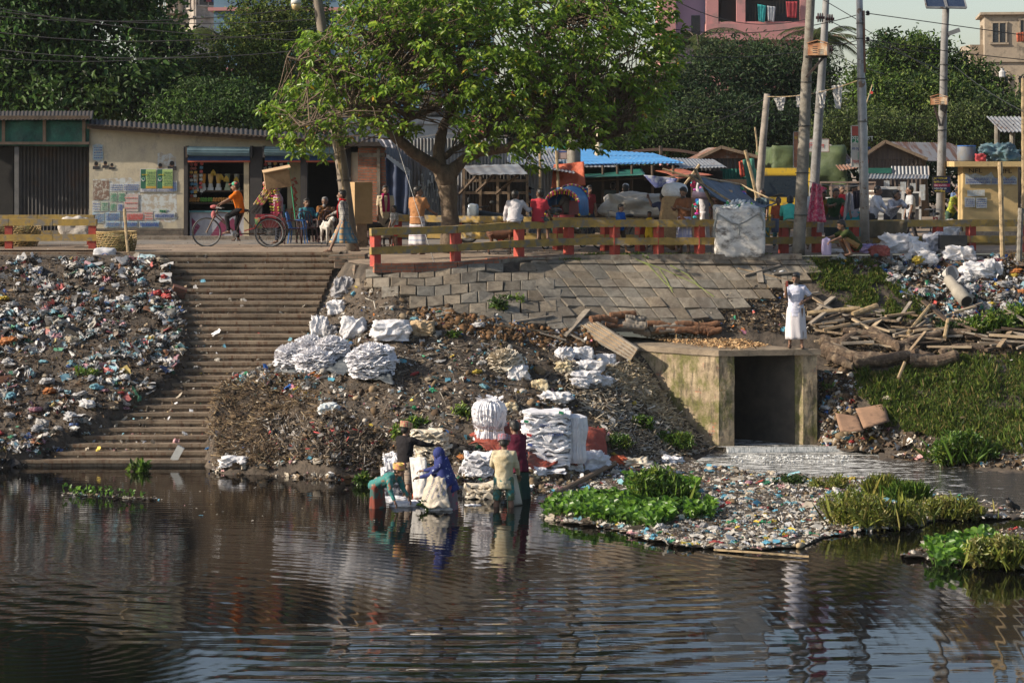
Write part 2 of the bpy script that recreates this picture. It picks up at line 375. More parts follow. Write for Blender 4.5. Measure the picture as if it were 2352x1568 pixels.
def culvert():
 t=thing('drain_culvert','mossy brick box culvert with a dark square mouth and flat concrete slab on top','culvert',(CA[0]+.6,CA[1]+1,0),W=True)
 m,n,b,out=_nodes('mossy_render')
 tex=n.nodes.new('ShaderNodeTexCoord');mp=n.nodes.new('ShaderNodeMapping');mp.inputs['Rotation'].default_value=(R(90),0,0);br=n.nodes.new('ShaderNodeTexBrick')
 n.links.new(tex.outputs['Object'],mp.inputs[0]);n.links.new(mp.outputs[0],br.inputs[0]);br.inputs['Scale'].default_value=1;br.inputs['Brick Width'].default_value=.25;br.inputs['Row Height'].default_value=.085;br.inputs['Mortar Size'].default_value=.012
 br.inputs[1].default_value=c4((.40,.17,.10));br.inputs[2].default_value=c4((.33,.2,.13));br.inputs[3].default_value=c4((.22,.19,.15))
 base=_ramp(n,_noise(n,2.6,8,.75).outputs[0],(.17,.125,.08),(.47,.37,.24),.32,.66).outputs[0]
 c=_mix(n,_ramp(n,_noise(n,1.9,7,.7).outputs[0],(0,0,0),(1,1,1),.60,.64).outputs[0],base,br.outputs[0])
 c=_mix(n,_ramp(n,_noise(n,1.5,9,.72,stretch=(1,1,.7)).outputs[0],(0,0,0),(.92,.92,.92),.47,.58).outputs[0],c,(.12,.12,.03))
 c=_mix(n,_ramp(n,_noise(n,5,8,.8,stretch=(1,1,.25)).outputs[0],(0,0,0),(.9,.9,.9),.50,.66).outputs[0],c,(.05,.04,.028))
 n.links.new(c,b.inputs['Base Color']);b.inputs['Roughness'].default_value=.9;_bump(n,_noise(n,16,7,.75).outputs[0],b,.03)
 A,B=Vector((*CA,0)),Vector((*CB,0));v=Vector((-2.47,2.0,0))/2;u=(B-A);L=7.0;U=u.normalized();back=v.normalized()*L
 zt=2.17
 def wall(p,q,th_dir,th,name):
  w_=MB();o_=th_dir*th
  def gr(a,b_,nrm):
   def fn(s,r):
    p_=a.lerp(b_,s);z=-.4+(zt+.4)*r;k=.018*fbm(p_.x*3,p_.y*3+z*3,z);return(p_.x+nrm.x*k,p_.y+nrm.y*k,z)
   w_.grid(fn,36,22)
  nn=Vector((q-p)).cross(Vector((0,0,1))).normalized()
  gr(p,q,nn);gr(q,q+o_,(q-p).normalized());gr(q+o_,p+o_,-nn);gr(p+o_,p,-(q-p).normalized())
  w_.build(name,m,t,smooth=False)
 wl,wr=.36,.33
 wall(A,A+back,U,wl,'side_wall');wall(B-U*wr,B-U*wr+back,U,wr,'side_wall')
 d=MB()
 a2=A+U*wl+back*.97;b2=B-U*wr+back*.97
 d.add([(a2.x,a2.y,-.3),(b2.x,b2.y,-.3),(b2.x,b2.y,zt),(a2.x,a2.y,zt)],[(0,1,2,3)]);d.build('tunnel_end',M('tunnel_dark',(.02,.018,.015),(.01,.01,.01)),t)  # near-black sheet painted as the darkness deeper inside the tunnel
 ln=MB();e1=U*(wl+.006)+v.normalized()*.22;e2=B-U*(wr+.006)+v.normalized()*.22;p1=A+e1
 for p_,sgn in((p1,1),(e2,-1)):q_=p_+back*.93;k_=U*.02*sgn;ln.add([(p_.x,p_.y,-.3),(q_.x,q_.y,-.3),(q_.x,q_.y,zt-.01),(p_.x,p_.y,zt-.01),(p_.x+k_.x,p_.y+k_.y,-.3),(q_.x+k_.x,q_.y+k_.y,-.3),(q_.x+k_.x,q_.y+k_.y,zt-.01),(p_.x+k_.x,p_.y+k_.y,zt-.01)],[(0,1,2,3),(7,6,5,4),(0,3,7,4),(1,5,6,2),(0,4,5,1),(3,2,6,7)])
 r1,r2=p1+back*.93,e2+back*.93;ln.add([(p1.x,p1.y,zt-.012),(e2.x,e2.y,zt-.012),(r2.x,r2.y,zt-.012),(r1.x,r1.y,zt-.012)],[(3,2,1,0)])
 ln.build('tunnel_shade_lining',M('drain_slime_shade',(.055,.045,.035),(.022,.019,.016),2.5,.6),t)  # added inner panels with wet grime and the tunnel's shade put into their colour
 s=MB();e=.05;poly=[A-v.normalized()*e-U*e,B-v.normalized()*e+U*e,B+back*.8+U*e,A+back*.8-U*e]
 def top(sx,ry):
  p=poly[0].lerp(poly[1],sx).lerp(poly[3].lerp(poly[2],sx),ry);return(p.x,p.y,2.30+.012*ry*L/3+.012*fbm(p.x*4,p.y*4))
 s.grid(top,20,30,thick=(0,0,-.13));s.build('deck_slab',M('slab_concrete',(.34,.27,.19),(.16,.125,.09),2.5,.92,.02,25,dirt=(.10,.08,.055),ds=5,dlo=.52,dhi=.68),t)
 w_=MB();c0=A-Vector((-.2,.3,0));c1=B+Vector((1.3,.1,0))
 pl=[(A.x+.1,A.y-.12),(B.x+1.1,B.y-.25),(B.x+1.1,B.y+.1),(B.x-.2,B.y+.3),(A.x+.1,A.y+.3)]
 w_.prism(pl,-.5,.10);w_.build('apron',CONC,t)
culvert()
def slab(b,x0,y0,x1,y1,Y,d=.1,col=None):
 """box whose front face covers a photo rectangle at distance Y and which reaches d metres back"""
 p,q=P(x0,y0,Y),P(x1,y1,Y);b.box(((p.x+q.x)/2,Y+d/2,(p.z+q.z)/2),(abs(q.x-p.x),d,abs(p.z-q.z)),col=col);return b
def S1(name,x0,y0,x1,y1,Y,d,mat,parent=None,**k):return slab(MB(),x0,y0,x1,y1,Y,d).build(name,mat,parent,**k)
def corr(b,p0,u,v,pitch=.09,amp=.014,ns=6,col=None):
 """corrugated sheet: ridges run along v, waves along u"""
 p0,u,v=Vector(p0),Vector(u),Vector(v);n=u.cross(v).normalized();k=max(4,int(u.length/pitch*ns))
 def fn(s,t):return p0+u*s+v*t+n*(amp*math.sin(2*math.pi*s*u.length/pitch))
 return b.grid(fn,k,1,col,thick=n*-.004)
DARK=M('shade_dark',(.018,.016,.014),(.010,.009,.008),4)  # near-black with the shade of interiors and openings put into the colour
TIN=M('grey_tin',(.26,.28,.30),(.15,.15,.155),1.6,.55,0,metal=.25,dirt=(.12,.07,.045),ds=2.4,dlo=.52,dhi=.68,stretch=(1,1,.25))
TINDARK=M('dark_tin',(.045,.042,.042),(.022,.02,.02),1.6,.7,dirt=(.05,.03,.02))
RUST=M('rusty_tin',(.20,.095,.055),(.10,.05,.035),2.0,.8,dirt=(.26,.25,.24),ds=1.6)
WOOD=M('weathered_wood',(.30,.215,.14),(.15,.105,.07),3,.85,.01,30,stretch=(1,1,1),dirt=(.09,.065,.045),ds=3)
DWOOD=M('dark_wood',(.10,.065,.04),(.05,.035,.025),4,.85)
BAMBOO=M('bamboo',(.42,.31,.17),(.25,.18,.10),5,.6,dirt=(.12,.09,.05),ds=6)
CREAM=M('cream_plaster',(.52,.43,.27),(.38,.315,.21),1.1,.9,.01,25,dirt=(.22,.19,.15),ds=1.5,dlo=.52,dhi=.72)
YEL=M('yellow_rail_paint',(.36,.235,.05),(.21,.145,.045),4,.75,.006,30,dirt=(.17,.15,.12),ds=4.5,dlo=.5,dhi=.6)
RED=M('red_post_paint',(.42,.06,.035),(.26,.04,.03),4,.75,.006,30,dirt=(.20,.13,.10),ds=5,dlo=.56,dhi=.66)
POLE=M('pole_concrete',(.24,.22,.185),(.13,.12,.10),3,.85,.008,40,dirt=(.12,.10,.08),ds=4)
STEEL=M('galvanised_steel',(.33,.33,.33),(.20,.20,.20),3,.5,metal=.4,dirt=(.14,.09,.06),ds=4,dlo=.58)
BLACKP=M('black_rubber',(.02,.02,.02),(.012,.012,.012),5,.5)
BLUE_T=M('blue_tarpaulin',(.030,.085,.16),(.012,.035,.075),2.5,.55,.05,6,transl=.1)
GREEN_T=M('green_tarpaulin',(.025,.16,.11),(.012,.07,.055),2.5,.5,.05,6,transl=.12)
ORANGE_T=M('orange_tarpaulin',(.55,.12,.045),(.36,.07,.03),2.5,.6,.05,6,transl=.12)
BARK=M('bark',(.17,.125,.085),(.07,.05,.036),5,.95,.04,14,stretch=(1,1,.35))
WHITEP=M('white_paint',(.62,.62,.58),(.45,.44,.41),3,.6)
INK=M('black_ink',(.03,.03,.03),(.02,.02,.02));INKB=M('blue_ink',(.05,.10,.32),(.04,.08,.25));INKR=M('red_ink',(.55,.06,.05),(.45,.05,.04));INKG=M('green_ink',(.03,.25,.12),(.02,.2,.1));INKY=M('yellow_ink',(.75,.6,.06),(.7,.5,.05));INKW=M('white_ink',(.75,.75,.72),(.7,.7,.66))
# sloping block paving
def revetment():
 b=MB();m,n,bs,out=_nodes('slope_blocks');a=n.nodes.new('ShaderNodeAttribute');a.attribute_name='Col'
 r=_ramp(n,_noise(n,5,8,.75).outputs[0],(.42,.38,.33),(1.15,1.1,1.02),.3,.66)
 c=_mix(n,1,a.outputs[0],r.outputs[0],'MULTIPLY');c=_mix(n,_ramp(n,_noise(n,1.3,6,.75).outputs[0],(0,0,0),(.7,.7,.7),.5,.66).outputs[0],c,(.085,.065,.05));n.links.new(c,bs.inputs['Base Color']);bs.inputs['Roughness'].default_value=.95
 _bump(n,_noise(n,22,7,.8).outputs[0],bs,.02)
 def block(cs,rnd):
  P4=[hit(x,y)for x,y in cs];cen=sum(P4,Vector())/4;nn=(P4[1]-P4[0]).cross(P4[3]-P4[0]).normalized()
  if nn.z<0:nn=-nn
  t=.05+random.uniform(0,.022)*rnd;tx,ty=random.gauss(0,.018*rnd),random.gauss(0,.018*rnd);top=[]
  for p in P4:
   d=p-cen;k=.955;q=cen+d*k;top.append(q+nn*(t+tx*d.x*2+ty*d.y*2))
  bev=[cen+(p-cen)*.93+nn*.012 for p in top];side=[cen+(p-cen)*1.0-nn*.12 for p in top]
  g=random.uniform(.72,1.15);w_=random.uniform(-.014,.014);col=(.225*g+w_,.205*g,.175*g-w_)
  b.add([tuple(p)for p in bev+top+side],[(0,1,2,3)]+[(i+4,(i+1)%4+4,(i+1)%4,i)for i in range(4)]+[(i+8,(i+1)%4+8,(i+1)%4+4,i+4)for i in range(4)],col)
 rows=[594,611,629,648,668,690,713,737,762]
 def e(x):return float(np.interp(x,[850,1046,1200,1400,2100],[18,12,4,0,0]))
 for j in range(8):
  for i in range(-12,60):
   sk=lambda r_,x:x+(r_-594)*.80
   c4_=[]
   for(di,dj)in((0,1),(1,1),(1,0),(0,0)):
    x=sk(rows[j+dj],860+(i+di)*38.5+(j%2)*0);c4_.append((x,rows[j+dj]-2+(x-1400)*.006+5*nz(x*.004,j*.5)))
   cx=sum(p[0]for p in c4_)/4;cy=rows[j]+10
   if cx<1215+(cy-594)*.35:continue
   lim=np.interp(cx,[1200,1330,1400,1560,1640,1720,1800,1860,1890],[745,775,762,762,735,705,668,632,606])
   if cx>1880 or cy>lim-6*random.random():continue
   block(c4_,.6 if cy<690 else 1.6)
 rows2=[614,634,656,679,704,731,758]
 for j in range(6):
  x=800+(j%2)*18
  while x<1230+(rows2[j]-594)*.35:
   wd=random.choice([38,40,41]);y0,y1=rows2[j],rows2[j+1];cx=x+wd/2
   lo=np.interp(cx,[840,900,960,1020,1100,1180,1240],[640,672,688,705,728,752,752]);hi_=np.interp(cx,[840,1046,1200,1300],[612,612,600,594])
   if y0<lo and cx>838 and not(j==0 and random.random()<.25):
    s_=(x-1046)*-.045 if x<1046 else(x-1046)*-.045
    tl=random.uniform(-3,3)*(j/5);block([(x+tl,y1+s_),(x+wd+tl,y1+s_-1.5),(x+wd,y0+s_-1.5),(x,y0+s_)],1.0)
   x+=wd
 b.build('stone_revetment',m,None,label='sloping bank of square grey paving blocks with worn tilted edges',cat='revetment')
revetment()
# kerbs and railings
def kerb(name,label,pts,h,th,mat,dz=0.0):
 b=MB()
 for(a,c)in zip(pts[:-1],pts[1:]):
  n_=max(2,int((Vector(c)-Vector(a)).length/.5))
  for i in range(n_):
   p=Vector(a).lerp(Vector(c),i/n_);q=Vector(a).lerp(Vector(c),(i+1)/n_);o_=Vector((0,0,-h/2+dz+random.uniform(-.012,.012)))
   b.beam(p+o_,q+o_,th+random.uniform(-.02,.02),h)
 return b.build(name,mat,None,label=label,cat='kerb')
kerb('brick_kerb','red brick kerb wall under the left yellow railing above the rubbish',[P(-300,572,62.4),P(222,573,62.4)],.24,.25,RED_BRICK,-.01)
kerb('concrete_kerb','long concrete footing under the brick kerb at the left of the steps',[P(-300,588,62.1),P(280,590,62.1)],.20,.5,CONC,-.02)
kerb('brick_kerb','crumbling red brick kerb curving under the near end of the long railing',[P(858,606,56.55),P(950,604,56.75),P(1046,600,57.1),P(1195,589,58.4),P(1305,584.5,59.1)],.22,.24,RED_BRICK,.0)
kerb('concrete_kerb','pale concrete edge beam along the top of the block paving',[P(1120,600,57.8),P(1220,592,58.6),P(1400,588,58.95),P(1640,587,58.95),P(1840,586,59.0)],.13,.3,CONC,.03)
kb=MB()
for(x,y,w_,h_,d_,r_)in((815,600,1.0,.28,.5,.1),(800,585,.9,.12,.6,-.08),(845,618,.7,.25,.4,.2),(905,612,.9,.2,.4,.05)):
 p=P(x,y,57.6 if x>820 else 59.3);kb.box((p.x,p.y,p.z-.05),(w_,d_,h_),rz=r_,ry=r_*.6)
kb.build('broken_masonry',brick_mat('mixed_masonry',(.24,.16,.11),(.2,.15,.12),(.16,.14,.11)),None,label='broken masonry blocks between the steps and the long railing',cat='rubble')
def railing(label,posts,hgt=.84,name='road_railing',ends=(0,0),yaw=38):
 """posts: list of (px, base row) ; base on the promenade level"""
 pts=[]
 for px,py,Y in posts:pts.append(P(px,py,Y))
 c=pts[0].copy();t=thing(name,label,'railing',c,W=True,group='yellow and red railings along the promenade')
 for p in pts:
  b=MB();b.box((p.x,p.y+.02,p.z+(hgt-.16)/2-.03),(.19,.19,hgt-.10),rz=R(yaw));b.build('post',RED,t)
 for zc in(hgt-.115,hgt*.36):
  b=MB();ext=[pts[0]+(pts[0]-pts[1]).normalized()*ends[0]]+pts[1:-1]+[pts[-1]+(pts[-1]-pts[-2]).normalized()*ends[1]]if len(pts)>2 else[pts[0]+(pts[0]-pts[1]).normalized()*ends[0],pts[-1]+(pts[-1]-pts[-2]).normalized()*ends[1]]
  for a,q in zip(ext[:-1],ext[1:]):
   zo=Vector((0,-.015,zc));n_=6;prev=a+zo
   for i in range(1,n_+1):
    cur=a.lerp(q,i/n_)+zo+Vector((0,random.uniform(-.004,.004),random.uniform(-.006,.006)));b.beam(prev,cur+(cur-prev).normalized()*.004,.17+random.uniform(-.006,.006),.175);prev=cur
  b.build('rail',YEL,t)
 return t
railing('long yellow and red railing from the steps to the giant sack of bottles',[(862,606,56.6),(1046,599,57.3),(1192,589,58.5),(1306,584,59.15),(1412,583.5,59.2),(1513,583,59.25),(1607,582.5,59.3),(1664,582.5,59.35)],.87,ends=(.12,.1),yaw=38)
railing('yellow and red railing right of the giant sack where men lean and cloth hangs',[(1712,580,59.8),(1800,579,60.2),(1876,578,60.4),(1962,577.5,60.6),(2062,577,60.7),(2155,576.5,60.8),(2230,576,60.8),(2352,576,60.8),(2600,576,60.8)],.82,ends=(.1,0),yaw=25)
railing('second yellow and red railing behind the big tree beside the road',[(912,563,64.0),(1050,566,63.4),(1155,568,62.6),(1281,571,62.0),(1390,573,61.6),(1470,574,61.4)],.84,ends=(.1,.1),yaw=38)
railing('yellow and red railing above the rubbish at the left end',[(-420,571,62.6),(-200,571,62.6),(20,571,62.6),(212,571,62.6)],.80,ends=(0,.12),yaw=3)
railing('faded railing behind the left railing beside the wicker baskets',[(-420,562,65.2),(-200,562,65.2),(20,562,65.2),(208,562,65.2)],.84,ends=(0,.1),yaw=3)
# foliage
def leaf_mesh(name,pos,dirs,nrm,ln,wd,cols,mat,parent,droop=.25):
 """N folded leaves, two quads each"""
 N=len(pos);d=dirs/np.linalg.norm(dirs,axis=1,keepdims=True);s=np.cross(d,nrm);s/=(np.linalg.norm(s,axis=1,keepdims=True)+1e-9);u=np.cross(s,d)
 ln=ln.reshape(-1,1);wd=wd.reshape(-1,1);h=wd*.28
 pts=[pos,pos+d*ln*.32+s*wd*.5+u*h,pos+d*ln*.74+s*wd*.38+u*(h-ln*droop*.5),pos+d*ln-u*ln*droop,pos+d*ln*.74-s*wd*.38+u*(h-ln*droop*.5),pos+d*ln*.32-s*wd*.5+u*h]
 V=np.stack(pts,1).reshape(-1,3);base=np.arange(N)*6
 Fq=np.concatenate([np.stack([base,base+1,base+2,base+3],1),np.stack([base,base+3,base+4,base+5],1)])
 return link_mesh(name,V,Fq,mat,parent,False,np.repeat(cols,6,0))
LEAF=MA('leaf',.35,.5,.5);LEAFD=MA('leaf_matt',.55,.42,.3)
def crown_points(blobs,n,clump=.45,k=26,shell=.55):
 vol=np.array([b[1][0]*b[1][1]*b[1][2]for b in blobs])**(2/3);vol/=vol.sum();out=[];outn=[];cid=[]
 nc=max(1,n//k);ci=0
 for(c,r),f in zip(blobs,vol):
  m_=max(1,int(nc*f));q=rng.normal(size=(m_,3));q/=np.linalg.norm(q,axis=1,keepdims=True);rad=shell+(1-shell)*rng.random((m_,1))**.6
  cc=np.array(c)+q*rad*np.array(r)*(1+.12*rng.normal(size=(m_,1)))
  pp=np.repeat(cc,k,0)+rng.normal(size=(m_*k,3))*clump*np.array([1,1,.7]);nn=np.repeat(q,k,0)+rng.normal(size=(m_*k,3))*.7
  out.append(pp);outn.append(nn);cid.append(np.repeat(np.arange(ci,ci+m_),k));ci+=m_
 return np.concatenate(out),np.concatenate(outn),np.concatenate(cid)
def leafcols(cid,pal,var=.38):
 pal=np.array(pal);nc=cid.max()+1;ch=rng.integers(0,len(pal),nc);g=1+var*rng.normal(size=(nc,1));c=(pal[ch]*g)[cid];return np.clip(c*(1+.18*rng.normal(size=(len(cid),1))),.004,.9)
def tree(name,label,base,blobs,n,pal,ln=.2,asp=.45,trunk=.25,clump=.45,k=26,mat=None,shell=.55,cat='tree',group=None,limbs=True):
 t=thing(name,label,cat,base,W=True,group=group);B0=Vector(base)
 p,nn,cid=crown_points(blobs,int(n*1.75),clump*.8,int(k*1.5),shell);N=len(p);ln*=.68
 d=nn*.5+rng.normal(size=(N,3))*.5+np.array([0,0,-.25]);up=nn*.5+np.array([-.15,0,.7])+rng.normal(size=(N,3))*.6
 L=ln*rng.uniform(.6,1.25,N);leaf_mesh('crown',p,d,up,L,L*asp,leafcols(cid,pal),mat or LEAFD,t)
 if trunk:
  b=MB();top=Vector(blobs[0][0]);mid=B0.lerp(top,.5)+Vector((.2,0,0));b.tube([B0,mid,top],[trunk,trunk*.8,trunk*.45],8)
  if limbs:
   for c,r in blobs[1:]:b.tube([mid,mid.lerp(Vector(c),.55)+Vector((0,0,.4)),Vector(c)],[trunk*.5,trunk*.35,trunk*.12],6)
  b.build('trunk',BARK,t,smooth=True)
 return t
def blob(px,py,Y,rx,ry,rz_=None,dy=None):
 s=F/Y;return(tuple(P(px,py,Y)),(rx/s,(dy if dy else rx/s*.7),ry/s))
DG=[(.034,.075,.018),(.050,.105,.022),(.024,.055,.014),(.070,.125,.026)]
LG=[(.12,.17,.030),(.09,.14,.028),(.16,.19,.04),(.06,.10,.022)]
MG=[(.045,.080,.024),(.065,.105,.028),(.032,.060,.018),(.09,.12,.035)]
tree('broadleaf_tree','dark dense broad-leaved tree filling the upper left corner behind the shops',P(60,520,84),[blob(60,60,84,200,150),blob(240,120,84,170,130),blob(-120,140,85,180,170),blob(110,210,82,190,80),blob(330,215,83,110,75),blob(150,-60,85,230,110)],17000,DG,.38,.5,.35,.6)
tree('tall_tree','yellow-green fine-leaved tree standing behind the shop roof left of the big tree',P(600,520,90),[blob(590,60,90,70,60),blob(540,150,89,70,60),blob(640,120,90,75,80),blob(690,40,91,60,70),blob(620,215,89,90,45)],9500,LG,.22,.5,.22,.42)
tree('leafy_tree','mid green leaning tree in front of the grey apartment block',P(400,520,92),[blob(330,60,92,50,40),blob(400,130,90,60,50),blob(440,190,89,80,50),blob(280,-10,93,70,50)],5200,DG[1:]+LG[:1],.26,.45,.2,.42)
tree('creeper_bush','dark hanging creeper bush directly above the cream shop roof',P(520,520,81),[blob(430,262,79,90,40),blob(560,265,79,90,38),blob(660,262,79,80,36),blob(500,225,80,100,40)],6000,DG+MG[:2],.22,.4,.12,.35)
tree('mango_tree','large dark mango tree below the pink building',P(1680,510,100),[blob(1640,205,100,130,90),blob(1500,240,99,110,85),blob(1780,185,101,100,80),blob(1580,290,97,150,60),blob(1730,290,97,140,60),blob(1700,135,102,90,36),blob(1850,250,100,80,80),blob(1860,165,101,60,50)],22000,[(.028,.055,.022),(.038,.070,.024),(.020,.042,.018),(.060,.085,.03)],.3,.35,.3,.5)
tree('round_tree','round bright-topped green tree right of the silver pole',P(2120,510,96),[blob(2080,165,96,80,50),blob(2180,190,96,100,60),blob(2010,215,95,60,55),blob(2270,250,97,70,42),blob(2120,240,94,150,60),blob(2060,130,96,36,22),blob(2125,118,96,45,20)],18000,[(.080,.135,.022),(.045,.085,.018),(.030,.060,.015),(.11,.15,.028)],.3,.38,.3,.42)
tree('round_tree','dark rounded tree at the right edge under the beige building',P(2330,510,93),[blob(2310,285,93,80,40),blob(2240,280,92,80,45),blob(2420,250,94,80,60)],8000,MG,.26,.42,.25,.42)
tree('scrub_bush','pale yellow-green scrub growing behind the gabled tin shed',P(2040,500,91),[blob(1990,290,91,90,45),blob(2100,300,91,90,40),blob(1920,300,91,60,40),blob(2200,290,91,80,45)],8000,[(.12,.15,.045),(.075,.115,.03),(.05,.08,.024)],.18,.4,.1,.35,cat='bush')
tree('scrub_bush','dim green bushes behind the blue market roofs',P(1480,500,95),[blob(1440,310,95,70,45),blob(1540,315,95,90,45),blob(1640,325,95,80,40),blob(1360,300,95,60,50)],6500,MG,.22,.4,.1,.4,cat='bush')
def undergrowth():
 bl=[blob(x,430,104,90,60)for x in range(1200,2600,95)]+[blob(x,335+18*math.sin(x*.02),106,90,55)for x in range(-200,2600,95)]+[blob(x,290,108,95,60)for x in range(-200,2600,110)if not 330<x<1100]
 p,nn,cid=crown_points(bl,46000,.5,36,.4);N=len(p);L=.30*rng.uniform(.6,1.2,N)
 leaf_mesh('undergrowth',p,nn*.5+rng.normal(size=(N,3))*.5,rng.normal(size=(N,3))*.5+np.array([0,-.3,.9]),L,L*.45,leafcols(cid,[(.024,.045,.018),(.034,.06,.02),(.018,.035,.014)]),LEAFD,None)['kind']='stuff'
undergrowth()
def sprig(px,py,Y):return blob(px,py,Y,16,12)
tree('thin_tree','thin airy tree top poking above the round tree against the sky',P(2060,510,97),[sprig(2035,75,97),sprig(2058,100,97),sprig(2100,82,97),sprig(2085,120,97),sprig(2020,105,97),sprig(2010,130,97),sprig(2110,108,97)],900,DG,.26,.4,.06,.22,20,shell=.2)
def palm(label,base,top,n,L,seed):
 t=thing('coconut_palm',label,'palm',base,W=True);b=MB();B0,T=Vector(base),Vector(top);b.tube([B0,B0.lerp(T,.5)+Vector((.3,0,0)),T],[.2,.16,.13],8);b.build('trunk',BARK,t,smooth=True);r=random.Random(seed)
 pos,dr,nn,ln=[],[],[],[];rb=MB()
 for i in range(n):
  a=2*math.pi*i/n+r.uniform(-.2,.2);e=r.uniform(-.1,1.1);h=Vector((math.cos(a),math.sin(a),0));pts=[]
  for k in range(15):
   s=k/14;pts.append(T+h*(L*s*math.cos(e*(1-s)))+Vector((0,0,L*(math.sin(e)*s-.75*s*s))))
  rb.tube(pts,[.03*(1-.8*k/14)for k in range(15)],4,False)
  for k in range(2,15):
   dd=(pts[k]-pts[k-1]).normalized();side=dd.cross(Vector((0,0,1))).normalized()
   for m_ in range(3):
    p=pts[k-1].lerp(pts[k],m_/3)
    for sg in(-1,1):pos.append(p);dr.append(side*sg+dd*.6+Vector((0,0,-.45+r.uniform(-.1,.1))));nn.append((0,0,1));ln.append(L*.26*(1-.5*k/14))
 rb.build('frond_stem',DWOOD,t);ln=np.array(ln);leaf_mesh('frond_leaves',np.array([tuple(p)for p in pos]),np.array([tuple(p)for p in dr]),np.array(nn,float),ln,ln*.055,np.clip(np.array([[.075,.10,.035]])*rng.uniform(.6,1.4,(len(pos),1)),0,1),LEAFD,t,.15)
palm('coconut palm with drooping fronds before the grey apartment block',P(505,520,108),P(505,95,108),13,2.4,1)
palm('coconut palm with pale fronds in front of the lilac wall',P(1600,510,112),P(1598,95,112),14,2.6,2)
palm('coconut palm silhouetted against the sky behind the thick concrete pole',P(1895,510,112),P(1895,90,112),13,2.5,3)
palm('small palm poking up in front of the pink parapet',P(1745,510,114),P(1740,110,114),10,1.9,4)
def big_tree():
 t=thing('broadleaf_tree','big leafy tree with a forked trunk spreading over the promenade','tree',P(1035,577,61.0),W=True)
 Y=61.0;limbs=[([(1033,580),(1034,540),(1032,480),(1030,430),(1022,405),(1012,385)],[25,21,19,22,25,20],[0,0,0,0,0,0]),([(1015,392),(985,372),(950,350),(915,322),(893,300),(872,265),(850,240)],[15,14,13,12,10,6,4],[0,-.3,-.6,-1,-1.3,-1.6,-2]),([(915,322),(925,290),(938,272),(975,258),(1010,245),(1040,200)],[9,8,8,7,6,4],[-1,-1,-.9,-.6,-.3,0]),([(938,272),(900,240),(850,215),(790,190),(720,150),(660,130)],[7,6,5,4,3,2],[-.9,-1.3,-1.6,-1.8,-2,-2]),([(1012,385),(1008,345),(1018,290),(1050,210),(1060,120),(1070,0)],[16,14,11,9,7,4],[0,.1,.2,.4,.6,1]),([(1035,400),(1060,370),(1100,350),(1160,342),(1230,320),(1290,260),(1340,200)],[18,12,11,10,9,6,4],[0,.1,0,-.4,-.8,-1,-1.2]),([(1022,360),(1040,345),(1075,325),(1120,310),(1125,280),(1180,240),(1250,150)],[8,7,7,6,6,5,3],[0,.3,.5,.6,.6,.8,1]),([(1160,342),(1230,300),(1245,260),(1290,235),(1370,250),(1460,230)],[9,9,8,6,4,3],[-.4,-.3,-.2,-.2,0,.3]),([(850,240),(800,255),(740,270),(690,290)],[4,3,2.5,2],[-2,-2.2,-2.3,-2.4]),([(1290,260),(1350,330),(1390,320),(1450,300)],[4,3,2.5,2],[-1,-1.2,-1.1,-1]),([(1050,210),(980,130),(920,90),(860,40)],[6,5,4,2],[.4,.2,0,0]),([(1180,240),(1220,120),(1300,50),(1380,0)],[5,4,3,2],[.8,.6,.4,.3]),([(938,272),(930,200),(900,130),(840,90)],[6,5,4,2],[-.9,-1.3,-1.5,-1.6])]
 b=MB();tips=[]
 for pts,rad,dy in limbs:
  W_=[];RR=[]
  for i in range(len(pts)-1):
   for k in range(5):
    s=k/5;x=pts[i][0]*(1-s)+pts[i+1][0]*s;y=pts[i][1]*(1-s)+pts[i+1][1]*s;d=dy[i]*(1-s)+dy[i+1]*s;r=rad[i]*(1-s)+rad[i+1]*s
    p=P(x,y,Y+d);p+=Vector((nz(x*.05,y*.05),nz(y*.05,x*.05),0))*.05;W_.append(p);RR.append(r/90*(1+.10*nz(x*.1,y*.1)))
  W_.append(P(*pts[-1],Y+dy[-1]));RR.append(rad[-1]/90);b.tube(W_,RR,12)
  tips+=[(p,r)for p,r in zip(W_,RR)if r<.10]
 env=[(620,255,20,25),(660,260,35,30),(700,215,45,40),(650,300,30,35),(690,330,30,22),(740,290,45,30),(760,130,70,60),(700,100,30,30),(800,210,70,55),(820,270,50,25),(850,60,80,60),(870,170,70,60),(900,240,60,40),(960,90,90,70),(960,200,60,40),(1000,20,110,50),(1050,130,90,70),(1080,230,60,45),(1110,330,45,28),(1100,30,100,60),(1150,180,100,70),(1160,285,60,40),(1200,80,110,80),(1250,200,100,70),(1250,300,60,40),(1205,345,38,25),(1230,375,22,14),(1320,70,110,70),(1340,190,100,80),(1340,290,80,50),(1430,110,90,80),(1430,230,80,60),(1420,310,55,35),(1500,70,60,70),(1500,200,50,60),(1530,130,35,40),(1480,280,30,30),(1555,165,18,15),(940,290,35,20),(870,0,80,50),(1300,-30,150,50),(1450,0,90,60),(1000,-40,200,50),(745,345,18,25),(1070,290,35,25),(780,320,25,18),(880,285,35,22)]
 pos,dr,nn,cl=[],[],[],[];tw=MB()
